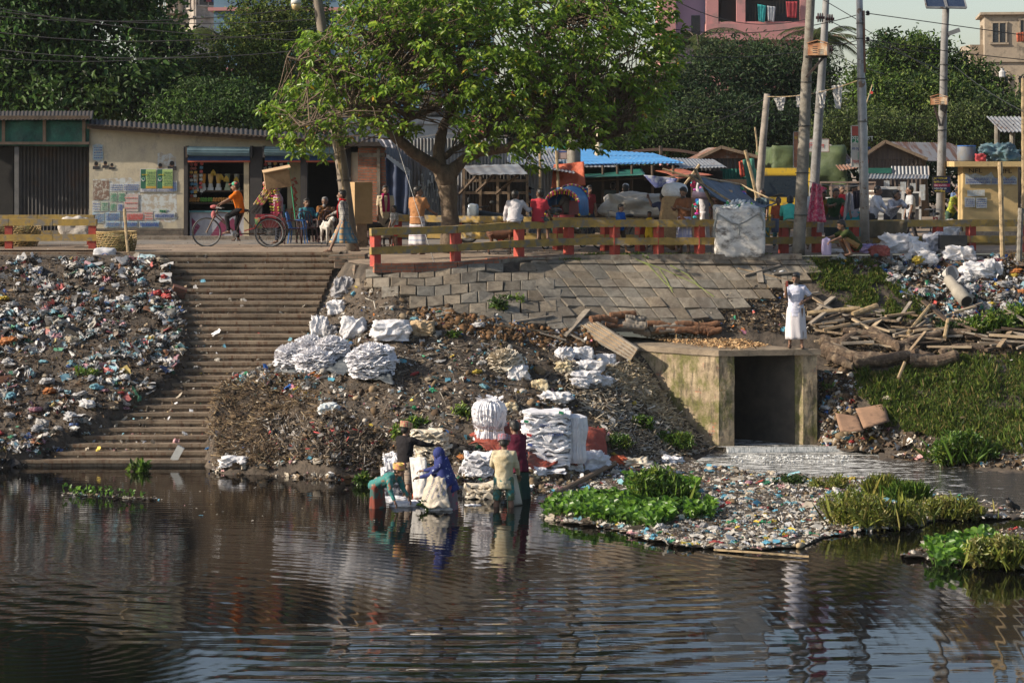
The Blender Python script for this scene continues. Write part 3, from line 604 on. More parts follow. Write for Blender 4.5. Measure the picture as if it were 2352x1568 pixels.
 for(ex,ey,rx,ry)in env:
  for _ in range(max(4,int(rx*ry/(76 if ex>1150 else 60)))):
   a=random.uniform(0,2*math.pi);q=math.sqrt(random.random());x=ex+math.cos(a)*q*rx;y=ey+math.sin(a)*q*ry;k=(x-1090)/480;dep=3.6*math.sqrt(max(.05,1-k*k))
   yy=random.uniform(-dep,dep*.8);c=P(x,y,Y+yy-.3)
   if random.random()<.8:
    tp=min((tp for tp in random.sample(tips,min(len(tips),14))),key=lambda w_:(w_[0]-c).length)[0];L_=(tp-c).length
    if L_<2.6:
     md=tp.lerp(c,.5)+Vector((random.gauss(0,.08),random.gauss(0,.08),.08));tw.tube([tp,md,c],[.022,.014,.006],4,False)
   g=random.random();out_=Vector((c.x-XW(1090,Y),c.y-Y,(c.z-ZW(200,Y))*.6)).normalized();base=Vector((random.gauss(0,1),random.gauss(0,1),random.gauss(0,.5))).normalized()*.7+out_*.5
   for j in range(random.randint(7,12)):
    ang=j*2.4;sd_=Vector((math.cos(ang),math.sin(ang),random.uniform(-.5,.35)));p=c+base*(j*.022)+Vector((random.gauss(0,.05),random.gauss(0,.05),random.gauss(0,.05)))
    pos.append(p);dr.append(sd_+base*.6+Vector((0,0,-.25)));nn.append(Vector((-.25,-.15,1))+Vector((random.gauss(0,.7),random.gauss(0,.7),0)))
    h=random.random();col=(.085,.155,.018)if h<.5 else(.13,.21,.024)if h<.8 else(.20,.27,.035)if h<.99 else(.45,.30,.04);v=random.uniform(.8,1.5)*(.85+.55*g);cl.append([q_*v for q_ in col])
 ln=rng.uniform(.12,.215,len(pos));A_=lambda l:np.array([tuple(p)for p in l]);leaf_mesh('crown',A_(pos),A_(dr),A_(nn),ln,ln*.46,np.array(cl),LEAF,t,.3)
 b.build('trunk',BARK,t,smooth=True);tw.build('twigs',BARK,t)
 f=MB()
 for i in range(520):
  p=Vector(pos[random.randrange(len(pos))]);f.ball(p+Vector((0,0,-.03)),.022,5,4)
 o=f.build('fruit',M('red_fruit',(.22,.03,.02),(.14,.02,.015)),t);o['kind']='stuff'
big_tree()
# distant buildings
def bldg(name,label,c,size,rz,wall,wins,bands=(),winmat=None,extra=None,top=None):
 """c: centre of the footprint on the ground, size (x, y, z); wins: (face, u, z, w, h), face 0 = towards the camera (-y), 1 = left (-x), 2 = right"""
 t=thing(name,label,'building',c,rz);sx,sy,sz=size;b=MB();b.box((0,0,sz/2),size)
 b.build('wall',wall,t)
 def fp(face,u,z,out):
  return{0:(u,-sy/2-out,z),1:(-sx/2-out,u,z),2:(sx/2+out,u,z)}[face]
 for(face,u,z,w_,h_)in wins:
  wo_=MB();d_=lambda th:(w_,th,h_)if face==0 else(th,w_,h_);g=MB();q=fp(face,u,z,.03)
  for(du,dz,ww,hh)in((0,h_/2,w_+.16,.09),(0,-h_/2,w_+.26,.1),(-w_/2,0,.08,h_),(w_/2,0,.08,h_),(0,0,.05,h_)):
   p=fp(face,u+du,z+dz,.05);g.box(p,(ww,.12,hh)if face==0 else(.12,ww,hh))
  fr=g.build('window',wall if not winmat else winmat,t);wo_.box(q,d_(.06));wo_.build('pane',GLASSD,fr)
 for(z,h_,out,mt)in bands:
  bb=MB();bb.box((0,0,z),(sx+2*out,sy+2*out,h_));bb.build('ledge',mt,t)
 return t
GLASSD=M('dark_window',(.03,.035,.04),(.015,.015,.018),2,.25)
GREYB=M('grey_plaster',(.44,.40,.35),(.30,.27,.24),.6,.9,dirt=(.20,.17,.15),ds=.8)
PINKB=M('pink_plaster',(.50,.235,.225),(.42,.20,.195),.5,.9,dirt=(.33,.19,.18),ds=1)
LILACB=M('lilac_plaster',(.38,.31,.42),(.33,.27,.37),.5,.9)
BLUEB=M('blue_plaster',(.13,.23,.31),(.09,.17,.24),.6,.9,dirt=(.10,.13,.16),ds=.8)
BEIGEB=M('beige_plaster',(.40,.33,.24),(.27,.22,.17),.6,.9,dirt=(.15,.125,.10),ds=1.2)
def ctr(px,Y):return(XW(px,Y),Y,4.3)
t=bldg('apartment_block','grey concrete apartment block with laundry windows at the upper left',ctr(478,152),(3.9,4.2,16),R(32),GREYB,[(1,-1.2,z,.9,1.3)for z in(7.2,9.6,12.3,14.9)]+[(1,1.0,z,.6,1.3)for z in(9.6,12.3,14.9)]+[(0,u,z,1.3,1.2)for u in(-1.0,1.0)for z in(7.2,9.8,12.4,14.9)],[(8.6,.12,.12,GREYB),(11.1,.12,.12,GREYB),(13.7,.12,.12,GREYB)])
for u in(-1.85,-.1,1.85):q=MB();q.tube([(u,-2.2,0),(u,-2.2,16)],.06,6);q.build('drain_pipe',GREYB,t)
for i,(u,c_)in enumerate(((-1.2,(.30,.06,.08)),(-.8,(.05,.08,.25)),(.8,(.05,.25,.15)),(1.2,(.45,.12,.05)))):
 q=MB();q.grid(lambda a,b_:(u+a*.35,-2.32-.03*math.sin(a*9),12.75-b_*.7),5,2,thick=(0,.01,0));q.build('hanging_cloth',M('hang%d'%i,c_),t)
t=thing('unfinished_building','unfinished concrete frame of columns with bare rebar beside the grey apartment block','building',ctr(370,150),W=True)
for x in(345,365,385,400):S1('column',x,-60,x+7,260,150,.3,GREYB,t)
S1('floor_slab',335,-40,412,-15,149.5,3,DARK,t);S1('floor_slab',335,25,412,31,149.5,3,GREYB,t)
rb=MB()
for i in range(14):rb.tube([P(350+i*4,26,149.8),P(350+i*4+random.uniform(-1,1),0,149.8)],.02,4)
rb.build('rebar',RUST,t)
t=thing('gabled_house','small white house with a dark gable roof in front of the grey apartment block','house',ctr(435,130),W=True)
S1('wall',400,100,472,480,130,3,M('pale_wall',(.40,.40,.40),(.3,.3,.31)),t);b=MB()
for sx_ in(0,1):
 a,c_=P(436,73,129.6),P(396 if sx_==0 else 476,103,129.6);d_=Vector((0,3.6,0));b.add([a,c_,c_+d_,a+d_,a-Vector((0,0,.12)),c_-Vector((0,0,.12)),c_+d_-Vector((0,0,.12)),a+d_-Vector((0,0,.12))],[(0,1,2,3),(4,7,6,5),(0,4,5,1),(1,5,6,2),(3,2,6,7)])
a,c1,c2=P(436,78,129.9),P(402,101,129.9),P(470,101,129.9);b.build('roof',TINDARK,t);b=MB();b.add([a,c1,c2,a+Vector((0,.1,0)),c1+Vector((0,.1,0)),c2+Vector((0,.1,0))],[(0,1,2),(5,4,3)]);b.build('gable',M('pale_wall'),t)
t=bldg('blue_building','pale blue building with pink ledges seen through the big tree',ctr(820,118),(13.5,5,12.0),0,BLUEB,[(0,u,z,1.5,1.3)for u in(-5,-2.2,1.2,4.2)for z in(5.0,7.9,10.8)],[(z,.16,.25,PINKB)for z in(3.6,6.6,9.5)],winmat=M('teal_frame',(.05,.22,.24)))
t=thing('lilac_pink_house','pink and lilac concrete house with barred verandas and laundry above the mango tree','house',ctr(1700,128),W=True)
S1('wall',1518,-90,1552,470,127,5,PINKB,t);S1('wall',1552,-90,1622,470,128,5,LILACB,t);S1('parapet',1622,55,1862,92,126.6,5,PINKB,t);S1('wall',1622,92,1850,470,127,5,PINKB,t)
for x0,x1 in((1622,1650),(1692,1712),(1838,1862)):S1('pillar',x0,-90,x1,55,127,.4,PINKB,t)
S1('lintel',1622,-90,1862,-30,127.05,4,PINKB,t);S1('back_wall',1640,-60,1860,56,129.5,.2,M('veranda_dark',(.06,.075,.085),(.04,.045,.05)),t);S1('floor_slab',1622,50,1862,56,127.02,3,PINKB,t)
S1('window',1600-12,36,1608,95,127.95,.2,GLASSD,t);S1('doorway',1655,-40,1690,52,127.3,.1,DARK,t);S1('ledge',1695,143,1745,148,126.4,.8,BLUEB,t)
g=MB()
for i in range(18):x=1714+i*7;g.beam(P(x,-60,127.1),P(x,54,127.1),.02,.02)
for y in(-20,5,30):g.beam(P(1712,y,127.1),P(1838,y,127.1),.02,.02)
g.build('window_bars',TINDARK,t)
def clothp(name,pts,Y,mat,parent=None,nu=8,nv=8,amp=.03,fr=6,**k):
 """hanging cloth between four photo points (tl, tr, br, bl)"""
 a,b_,c_,d_=[P(*p[:2],p[2]if len(p)>2 else Y)for p in pts];q=MB();sd0=random.random()*99
 q.grid(lambda u,v:a.lerp(b_,u).lerp(d_.lerp(c_,u),v)+Vector((0,-amp*(math.sin(u*fr*3.1+sd0+v)+.6*nz(u*5+sd0,v*5)),amp*.5*nz(u*3,v*3+sd0))),nu,nv,thick=(0,.012,0));return q.build(name,mat,parent,smooth=True,**k)
TEALC=M('turquoise_cloth',(.04,.42,.40),(.03,.3,.3));clothp('hanging_cloth',[(1740,10),(1760,14),(1756,52),(1742,50)],126.9,TEALC,t);clothp('hanging_cloth',[(1762,14),(1782,16),(1778,52),(1764,48)],126.9,M('grey_cloth',(.4,.42,.45)),t);clothp('hanging_cloth',[(1805,4),(1832,4),(1830,42),(1808,40)],126.9,M('red_cloth',(.35,.04,.05)),t)
t=bldg('beige_building','unfinished beige concrete building with dark windows at the upper right edge',ctr(2325,138),(3.4,5,10.5),R(-8),BEIGEB,[(0,-.9,9.4,.8,1.2),(0,.5,9.6,.5,1.1),(0,-.6,6.4,.5,1.2),(0,.4,6.4,.5,1.2),(1,0,9.3,.9,1.2)],[(7.8,.1,.12,BEIGEB),(10.5,.14,.25,BEIGEB)])
S1('stair_tower',2308,52,2420,260,136,4,BEIGEB,None,label='taller beige stair tower at the right edge of the picture',cat='building')
S1('low_block',2228,103,2262,300,137,3,BEIGEB,None,label='low beige block left of the beige building',cat='building')
clothp('hanging_cloth',[(2334,76),(2352,74),(2352,96),(2336,97)],134.9,ORANGE_T,None,label='orange cloth drying on the beige stair tower',cat='cloth')
t=thing('flat_roofed_house','low whitewashed house with a flat parapet behind the tin sheds','house',ctr(900,88),W=True);S1('wall',790,285,1065,500,88,4,M('whitewash',(.42,.43,.42),(.28,.29,.29),1,dirt=(.18,.18,.17)),t);S1('parapet',786,270,1069,285,87.9,4.2,M('whitewash'),t)
b=MB();c_=P(1002,290,90);b.lathe(c_,[(.62,0),(.66,.1),(.66,.35),(.62,.38),(.66,.42),(.66,.75),(.62,.78),(.66,.82),(.66,1.1),(.5,1.3),(.2,1.4),(.2,1.46)],24);t=b.build('water_tank',BLACKP,None,smooth=False,label='ribbed black plastic rooftop water tank behind the big tree',cat='water tank')
text('গাজী','lettering',P(1012,252,89.3)-t.location,.3,INKW,t)
# shops, market, poles
def quadroof(b,a,b_,c,d,pitch=.11,amp=.012):
 """corrugated sheet between four points (front left, front right, back right, back left), ridges front to back"""
 a,b_,c,d=map(Vector,(a,b_,c,d));k=int((b_-a).length/pitch*6);n=(b_-a).cross(d-a).normalized()
 return b.grid(lambda s,t:a.lerp(b_,s).lerp(d.lerp(c,s),t)+n*(amp*math.sin(2*math.pi*s*(b_-a).length/pitch)),k,2,thick=n*-.01)
def poster(name,x0,y0,x1,y1,Y,mat,parent=None,**k):
 b=MB();s0=random.random()*9;p,q=P(x0,y0,Y),P(x1,y1,Y)
 b.grid(lambda u,v:(p.x+(q.x-p.x)*u,Y-.012-.006*abs(nz(u*4,v*4,s0)),p.z+(q.z-p.z)*v),5,5,thick=(0,.006,0));return b.build(name,mat,parent,**k)
def lines(name,x0,y0,x1,y1,Y,n,mat,parent,seed=1,th=.018):
 """rows of small unreadable print"""
 r=random.Random(seed);b=MB();st=(y1-y0)/n
 for i in range(n):
  x=x0;y=y0+st*(i+.5)
  while x<x1-1:
   w_=r.uniform(1.5,4.5);w_=min(w_,x1-x);p=P(x+w_/2,y,Y);b.box(p,(w_*Y/F,.003,th*r.uniform(.7,1.2)));x+=w_+1
 return b.build(name,mat,parent)
YF=69.5
t=thing('tin_shop','dark tin shop front with green tarpaulin panels at the far left','shop',P(40,549,YF),W=True)
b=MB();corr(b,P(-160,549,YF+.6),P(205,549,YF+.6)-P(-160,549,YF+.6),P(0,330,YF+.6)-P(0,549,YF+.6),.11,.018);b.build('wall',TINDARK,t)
b=MB();quadroof(b,P(-170,276,YF-.5),P(212,274,YF-.5),P(215,255,YF+4),P(-170,255,YF+4));b.build('roof',M('dark_roof',(.030,.022,.018),(.018,.014,.012)),t)
S1('fascia',-165,266,206,275,YF-.3,.1,DWOOD,t)
clothp('green_panel',[(-160,276),(205,276),(205,337),(-160,334)],YF-.05,GREEN_T,t,60,10,.035,9)
b=MB()
for x in(-90,4,98,189):slab(b,x,274,x+7,328,YF-.16,.06)
slab(b,-160,326,205,332,YF-.17,.07);b.build('frame',M('frame_wood',(.24,.17,.12),(.15,.105,.07)),t)
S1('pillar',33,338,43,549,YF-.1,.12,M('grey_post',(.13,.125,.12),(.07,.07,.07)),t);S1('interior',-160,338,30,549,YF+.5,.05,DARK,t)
shop=thing('shop_row','long cream plastered row of shops with posters, roller shutters and dark interiors','shop',P(500,549,YF),W=True)
def topy(x):return 290+(x-205)*.066
b=MB()
def wallpiece(x0,x1,y0=None,y1=549):
 a0,a1=(topy(x0),topy(x1))if y0 is None else(y0,y0);p=[P(x0,y1,YF),P(x1,y1,YF),P(x1,a1,YF),P(x0,a0,YF)];q=[v+Vector((0,.22,0))for v in p]
 b.add(p+q,[(0,1,2,3),(7,6,5,4),(3,2,6,7),(0,3,7,4),(1,5,6,2)])
wallpiece(205,422);wallpiece(805,822)
p=[P(422,337,YF),P(822,350,YF),P(822,topy(822),YF),P(422,topy(422),YF)];q=[v+Vector((0,.22,0))for v in p];b.add(p+q,[(0,1,2,3),(7,6,5,4),(0,4,5,1)])
side=[P(205,549,YF),P(205,292,YF),P(205,292,YF)+Vector((0,4,0)),P(205,549,YF)+Vector((0,4,0))];b.add(side,[(0,1,2,3)])
m,n,bs,out=_nodes('shop_plaster')
c=_ramp(n,_noise(n,1.1,7,.7).outputs[0],(.33,.29,.215),(.50,.44,.32),.3,.65).outputs[0]
c=_mix(n,_ramp(n,_noise(n,2.4,8,.8,stretch=(1,1,.6)).outputs[0],(0,0,0),(.85,.85,.85),.52,.66).outputs[0],c,(.25,.235,.21))
c=_mix(n,_ramp(n,_noise(n,6,8,.8,stretch=(1,1,.3)).outputs[0],(0,0,0),(.7,.7,.7),.6,.75).outputs[0],c,(.09,.075,.06));n.links.new(c,bs.inputs[0]);bs.inputs['Roughness'].default_value=.92;_bump(n,_noise(n,14,6).outputs[0],bs,.004)
b.build('wall',m,shop)
S1('brick_plinth',206,525,421,548,YF-.03,.05,brick_mat('grey_brick',(.16,.13,.11),(.12,.105,.09),(.10,.09,.08)),shop);S1('kerb_step',205,543,822,552,YF-.5,.6,CONC,shop)
b=MB();quadroof(b,P(196,287,YF-.5),P(884,333,YF-.5),P(884,318,YF+4),P(196,272,YF+4),.14,.022);b.build('roof',M('dark_roof'),shop)
b=MB();b.beam(P(200,290,YF-.35),P(884,336,YF-.35),.1,.14);b.build('fascia',DWOOD,shop)
b=MB()
for x0,x1 in((422,431),(574,602),(690,705),(786,806)):b=MB();slab(b,x0,337,x1,549,YF-.06,.35);b.build('dark_pillar',M('dark_pillar',(.045,.04,.04),(.03,.027,.027)),shop)
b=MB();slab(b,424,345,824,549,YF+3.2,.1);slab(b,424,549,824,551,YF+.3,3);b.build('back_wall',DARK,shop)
S1('inner_wall',560,372,572,549,YF+.02,.1,CREAM,shop);S1('inner_wall',660,372,692,549,YF+.7,.1,CREAM,shop)
SHUT=M('shutter_blue',(.16,.25,.28),(.10,.16,.185),2,.5,metal=.2)
for x0,x1 in((431,574),(608,690),(703,786)):
 b=MB();p0,p1=P(x0,347,YF-.22),P(x1,348,YF-.22);k=int((p1-p0).length/.02)
 b.tube([p0,p1],.125,14);
 for i in range(7):a=i*math.pi/6.5-1.7;o_=Vector((0,-.13*math.cos(a),.13*math.sin(a)));b.beam(p0+o_,p1+o_,.02,.02)
 s_=b.build('shutter_roll',SHUT,shop)
 S1('bracket',x0-5,335,x0,362,YF-.3,.3,TINDARK,shop);S1('bracket',x1,335,x1+5,362,YF-.3,.3,TINDARK,shop)
 S1('valance',x0,359,x1,369,YF-.1,.05,M('blue_valance',(.03,.08,.22),(.02,.05,.14)),shop);S1('trim',x0,369,x1,373,YF-.12,.06,M('orange_trim',(.45,.10,.05),(.3,.07,.04)),shop)
def goods(name,label,fn,n,**k):
 pass
b=MB()
for y in(400,440,466):slab(b,434,y,560,y+2,YF+1.2,.5)
slab(b,470,437,560,440,YF+.3,.6);slab(b,440,466,562,468,YF+.2,.7)
b.build('shelf',DWOOD,shop)
S1('counter',436,488,562,546,YF+.1,.5,M('counter_panel',(.35,.36,.40),(.22,.22,.26)),shop);S1('counter_top',434,484,564,488,YF+.05,.6,M('teal_top',(.05,.15,.17)),shop)
b=MB()
for pts in([(480,546),(505,546),(525,520),(512,500)],[(535,500),(560,546),(548,546),(520,515)],[(440,500),(460,520),(442,546)]):
 q_=[P(x,y,YF+.09)for x,y in pts];b.add(q_+[v+Vector((0,.008,0))for v in q_],[tuple(range(len(q_)))])
b.build('counter_stripe',M('magenta_panel',(.20,.03,.08)),shop)
JUICE=[(.75,.5,.28),(.7,.32,.05),(.75,.5,.2),(.65,.4,.1),(.22,.25,.15),(.3,.3,.25)]
for i,x in enumerate((450,467,484,502,523,544)):
 c_=P(x,439.5,YF+.5);t=thing('juice_blender',['juice blender with pinkish juice, first on the shop shelf','juice blender with orange juice, second on the shop shelf','juice blender with mango juice, third on the shop shelf','juice blender half hidden behind the rider in the orange shirt','green-tinted empty blender right of the orange shirt','last blender beside the shop door post'][i],'blender',c_,W=True,group='juice blenders on the shop shelf')
 b=MB();b.box(c_+Vector((0,0,.055)),(.17,.17,.11));b.lathe(c_+Vector((0,0,.11)),[(.075,0),(.06,.09),(.055,.12)],10);b.build('base',WHITEP if i<4 else M('pale_green',(.4,.45,.3)),t)
 b=MB();b.lathe(c_+Vector((0,0,.23)),[(.05,0),(.07,.12),(.082,.27),(.08,.28)],10);b.build('jar',M('juice%d'%i,JUICE[i],None,3,.2),t)
FR=None
fb=MB();fb.ball((0,0,.04),.042,8,6);fm=MO('fruit_skin',.4,0)
for i in range(42):
 x=438+(i%21)*5.9+random.uniform(-1,1);z=464.5-(i//21)*4.5;kind=0 if x<457 else 1 if x<487 else 0 if x<512 else 0;col=[(.55,.25,.05),(.12,.30,.04)][kind]
 p=P(x,z,YF+.42)
 if FR is None:FR=fb.build('fruit',fm,None);FR.location=p;o=FR
 else:o=copy_thing(FR,p)
 o.color=c4(col);tag(o,'round orange fruit in the row on the lower shop shelf' if kind==0 else 'green fruit in the row on the lower shop shelf','fruit','fruit on the shop shelf')
HANGC=[(.5,.05,.04),(.6,.35,.05),(.5,.5,.45),(.05,.2,.35),(.3,.05,.03)]
for k,(x,n_,y0)in enumerate(((440,9,378),(449,9,378),(462,8,376),(610,8,378),(620,6,376),(632,5,376),(645,6,378))):
 b=MB();
 for i in range(n_):
  c_=P(x+random.uniform(-1.5,1.5),y0+i*9,YF+.35);b.box(c_,(.09,.03,.075),ry=random.uniform(-.3,.3),col=random.choice(HANGC))
 b.tube([P(x,y0-6,YF+.37),P(x,y0+n_*9,YF+.37)],.004,4,col=(.3,.3,.3));b.build('snack_strip',MA('packets',.3),None,label=['first','second','third','fourth','fifth','sixth','seventh'][k]+' hanging strip of shiny snack packets from the left in the shop fronts',cat='snack packets',group='strips of snack packets hanging in the shops')
for k,(x,y)in enumerate(((508,408),(520,412),(543,414),(490,398))):
 b=MB();c_=P(x,y,YF+.4)
 for i in range(5):a=(i-2)*.45;b.tube([c_+Vector((0,0,.1)),c_+Vector((math.sin(a)*.07,-.02,.02)),c_+Vector((math.sin(a)*.09,-.02,-.07))],[.012,.018,.01],5)
 b.build('banana_bunch',M('banana',(.55,.38,.05),(.4,.25,.04)),None,label='banana bunch hanging in the dark juice shop, '+['left of centre','centre','beside the red packet','highest on the left'][k],cat='bananas',group='banana bunches hanging in the juice shop')
for k,(x,y,w_,h_,c_,l)in enumerate(((628,470,26,60,(.05,.16,.17),'tall teal drink crate stack in the second shop'),(655,480,14,50,(.3,.18,.12),'pale patterned carton at the door of the second shop'),(618,505,20,40,(.06,.05,.05),'dark crate low in the second shop'))):
 b=MB();Y_=YF+.5+k*.1
 for i in range(4):slab(b,x,y+i*h_/4,x+w_,y+(i+.9)*h_/4,Y_,.3)
 b.build('crate',M('crate%d'%k,c_),None,label=l,cat='crate')
b=MB();p0=P(675,415,YF+.3)
for i in range(26):b.ball(P(676+random.uniform(-5,5),410+i*3.6,YF+.3),.045,6,4,sz=.7)
b.build('orange_net',M('orange_net',(.35,.08,.04),(.2,.05,.03)),None,label='long hanging string of orange packets on the cream door jamb',cat='packets')
b=MB();b.tube([P(662,372,YF-.2),P(684,548,YF-.6)],.02,6);b.build('green_pole',M('green_pole',(.02,.22,.10)),None,label='thin green pole leaning at the doorway of the second shop',cat='pole')
PCOL=dict(w=(.50,.53,.53),b=(.33,.44,.50),g=(.38,.45,.38),r=(.48,.38,.36),k=(.20,.13,.10))
def bill(x0,y0,x1,y1,c,label,lines_=5,ink=None,Y=YF-.004,cat='poster',group='posters pasted on the cream wall'):
 t=poster('wall_poster',x0,y0,x1,y1,Y,M('paper_'+c,PCOL[c],tuple(v*.75 for v in PCOL[c]),6,.9,dirt=(.38,.36,.31),ds=9,dlo=.50,dhi=.56),label=label,cat=cat,group=group)
 if lines_:
  L_=lines('print',x0+2,y0+3,x1-2,y1-2,Y-.024,lines_,ink or INKB,t,int(x0),.02);L_.matrix_parent_inverse=Matrix.Translation(t.location).inverted()
 return t
RESID=M('paper_residue',(.44,.47,.47),(.34,.30,.24),7,.9,lo=.44,hi=.54,dirt=(.42,.22,.19),ds=2.2,dlo=.60,dhi=.66)
for i_,pl_ in enumerate(([(214,412),(300,408),(312,418),(322,416),(322,446),(405,444),(407,500),(398,512),(368,508),(366,523),(240,524),(228,505),(212,500)],[(212,332),(232,330),(238,352),(236,374),(222,372),(213,366)],[(362,352),(372,350),(378,356),(392,352),(399,360),(404,360),(404,384),(362,382)])):
 b=MB();q_=[P(x_,y_,YF-.002)for x_,y_ in pl_];n_=len(q_);b.add(q_,[tuple(reversed(range(n_)))]);b.build('torn_paper',RESID,None,label='large pale patch of torn poster remains on the cream wall' if i_==0 else('strip of torn poster remains at the upper left of the cream wall' if i_==1 else 'orange and white poster remains behind the right portraits'),cat='poster')
bill(214,333,237,368,'b','pale blue torn poster at the top left of the cream wall',5)
bill(214,415,251,459,'k','dark brown poster of a bare-chested wrestler figure with a red heading',0)
for i,(x0,y0,x1,y1,c,l)in enumerate(((252,420,284,440,'w','small white notice right of the dark brown poster'),(283,420,321,440,'w','white notice with an orange curve left of the green pair'),(252,441,270,464,'g','green printed bill, upper left of the block of four'),(271,441,289,464,'g','green printed bill, upper right of the block of four'),(212,462,230,485,'w','grey bill under the dark brown poster, left'),(231,462,249,485,'g','green bill under the dark brown poster, right'),(252,465,268,485,'g','green bill in the lower row of small bills'),(269,466,284,486,'w','white bill in the lower row of small bills'),(285,446,318,486,'r','tall pinkish bill of dense print left of the green pair'),(212,488,240,512,'b','torn pale blue poster at the lower left'),(242,487,276,508,'b','blue portrait poster low on the cream wall'),(290,488,330,507,'r','torn red-lettered poster in the bottom row'),(330,484,352,507,'r','ragged red and white scrap right of the torn red poster'),(354,488,402,502,'w','white strip with red lettering under the green pair'),(365,480,383,489,'g','small green bill directly under the green pair'),(386,415,407,440,'b','pale poster edge right of the green pair'),(242,508,277,522,'b','blue poster with a woman portrait, first in the bottom row'),(280,508,316,522,'b','blue poster with a woman portrait, second in the bottom row'),(320,508,366,522,'b','blue poster with a woman portrait, third in the bottom row'))):
 bill(x0,y0,x1,y1,c,l,3+(i%4),(INKG if c=='g' else INKR if c=='r' else INKB),YF-.004-.002*(i%3))
for sx_ in(0,38):
 t=poster('green_poster',322+sx_,388,359+sx_,441,YF-.012,M('poster_white',(.6,.6,.6)),label='clean green and white poster, '+('left' if sx_==0 else 'right')+' one of the pair',cat='poster',group='posters pasted on the cream wall');iv=Matrix.Translation(t.location).inverted()
 for nm,r_,mt,dy in(('left_band',(323,389,335,433),M('poster_dark_green',(.02,.11,.07)),.026),('right_band',(335,389,358.5,428),M('poster_light_green',(.34,.45,.16),(.30,.42,.16)),.026),('gold_band',(335,428,358.5,433),M('poster_gold',(.45,.28,.05)),.026)):
  o=S1(nm,r_[0]+sx_,r_[1],r_[2]+sx_,r_[3],YF-.012-dy,.004,mt,t);o.matrix_parent_inverse=iv
 b=MB();b.tube([P(329+sx_,412,YF-.05),P(329+sx_,412,YF-.044)],.055,12);o=b.build('emblem',INKW,t);o.matrix_parent_inverse=iv
 b=MB();b.tube([P(329+sx_,411,YF-.056),P(329+sx_,411,YF-.052)],.036,10);o=b.build('tree_emblem',INKG,t);o.matrix_parent_inverse=iv
 o=lines('print',337+sx_,394,357+sx_,427,YF-.045,9,M('poster_dark_green'),t,5,.016);o.matrix_parent_inverse=iv
 o=text('বাংলাদেশ খেলাফত আন্দোলন','lettering',P(326+sx_,439,YF-.04),.062,INKB,t,sx=.66);o.matrix_parent_inverse=iv
 o=text('খেলাফত','lettering',P(325+sx_,403,YF-.045),.055,INKY,t,sx=.9);o.matrix_parent_inverse=iv
for k,(x,y,s_)in enumerate(((221,378,1),(242,376,.9),(257,380,.8),(368,382,1),(395,378,1.25))):
 b=MB();Y_=YF-.02;b.tube([P(x,y,Y_),P(x,y,Y_-.004)],.06*s_,10,col=(.25,.14,.09));b.tube([P(x,y-2.5*s_,Y_-.005),P(x,y-2.5*s_,Y_-.008)],.055*s_,10,col=(.03,.03,.03));slab(b,x-8*s_,y+4,x+8*s_,y+9*s_+2,Y_,.004,(.025,.025,.03))
 b.build('portrait_print',MA('print_ink',.9),None,label='printed portrait of a man in black, '+['far left','second from left','third','left of the right pair','right of the right pair'][k]+' on the cream wall',cat='poster',group='portrait prints on the cream wall')
bw=thing('brick_pillar_wall','raw red brick wall piece right of the shop row','wall',P(855,549,YF-.2),W=True);S1('wall',822,338,885,549,YF-.2,.6,RED_BRICK,bw);S1('grey_band',824,352,884,362,YF-.23,.05,CONC,bw);S1('grey_pier',866,338,873,549,YF-.25,.1,CONC,bw);S1('roof_edge',800,326,886,336,YF-.6,1,M('dark_roof'),bw)
b=MB();quadroof(b,P(884,350,YF-.6),P(946,392,YF-.6),P(946,345,YF+2),P(884,330,YF+2));b.build('lean_to_roof',TINDARK,None,label='sagging dark tin lean-to roof above the hanging blue sheet',cat='roof')
clothp('blue_sheet',[(885,360),(940,405),(938,495),(890,485)],YF-.5,M('navy_sheet',(.018,.035,.085),(.010,.018,.045),3,.7),None,14,14,.06,4,label='dark navy sheet hanging beside the brick wall',cat='tarpaulin')
clothp('white_sheet',[(862,315),(898,322),(905,340),(880,338)],YF-1.0,M('white_sheet',(.55,.55,.6),(.3,.3,.35)),None,8,8,.06,4,label='crumpled white sheet caught on the roof edge beside the branch',cat='sheet')
tw_=thing('tin_shed','tall grey corrugated tin wall with torn white paper streaks behind the tree','shed',P(1050,545,70),W=True)
b=MB();corr(b,P(942,549,70.5),P(1165,549,70.5)-P(942,549,70.5),P(0,318,70.5)-P(0,549,70.5),.10,.016);b.build('wall',TIN,tw_)
b=MB();b.beam(P(930,322,70.2),P(1020,306,70.2),.3,.04);b.beam(P(1020,306,70.2),P(1170,312,70.2),.3,.04);b.build('roof_edge',STEEL,tw_)
b=MB()
for i in range(46):
 x=random.choice([random.uniform(958,985),random.uniform(985,1025)]);y=random.uniform(395,470);h_=random.uniform(6,30);slab(b,x,y,x+random.uniform(1.5,5),y+h_,70.46,.004)
b.build('paper_streaks',M('paper_w',(.5,.55,.6),(.35,.38,.42),8),tw_)
st=thing('tin_stall','shuttered dark tin stall under a propped tin awning','stall',P(1135,545,68.5),W=True)
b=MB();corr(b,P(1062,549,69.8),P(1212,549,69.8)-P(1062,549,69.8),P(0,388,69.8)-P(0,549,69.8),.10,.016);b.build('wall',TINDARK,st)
b=MB()
for x in(1062,1100,1140,1165,1208):slab(b,x,385,x+6,549,69.6,.1)
for y in(412,440):slab(b,1062,y,1210,y+6,69.62,.06)
b.build('frame',WOOD,st)
b=MB();quadroof(b,P(1082,401,67.6),P(1212,400,67.6),P(1190,377,69.6),P(1060,380,69.6),.3,.008);b.build('awning',TIN,st)
b=MB()
for(x0,y0,x1,y1)in((1096,402,1055,446),(1135,402,1095,440),(1190,402,1140,445)):b.beam(P(x0,y0,67.8),P(x1,y1,69.5),.06,.06)
b.build('strut',DWOOD,st)
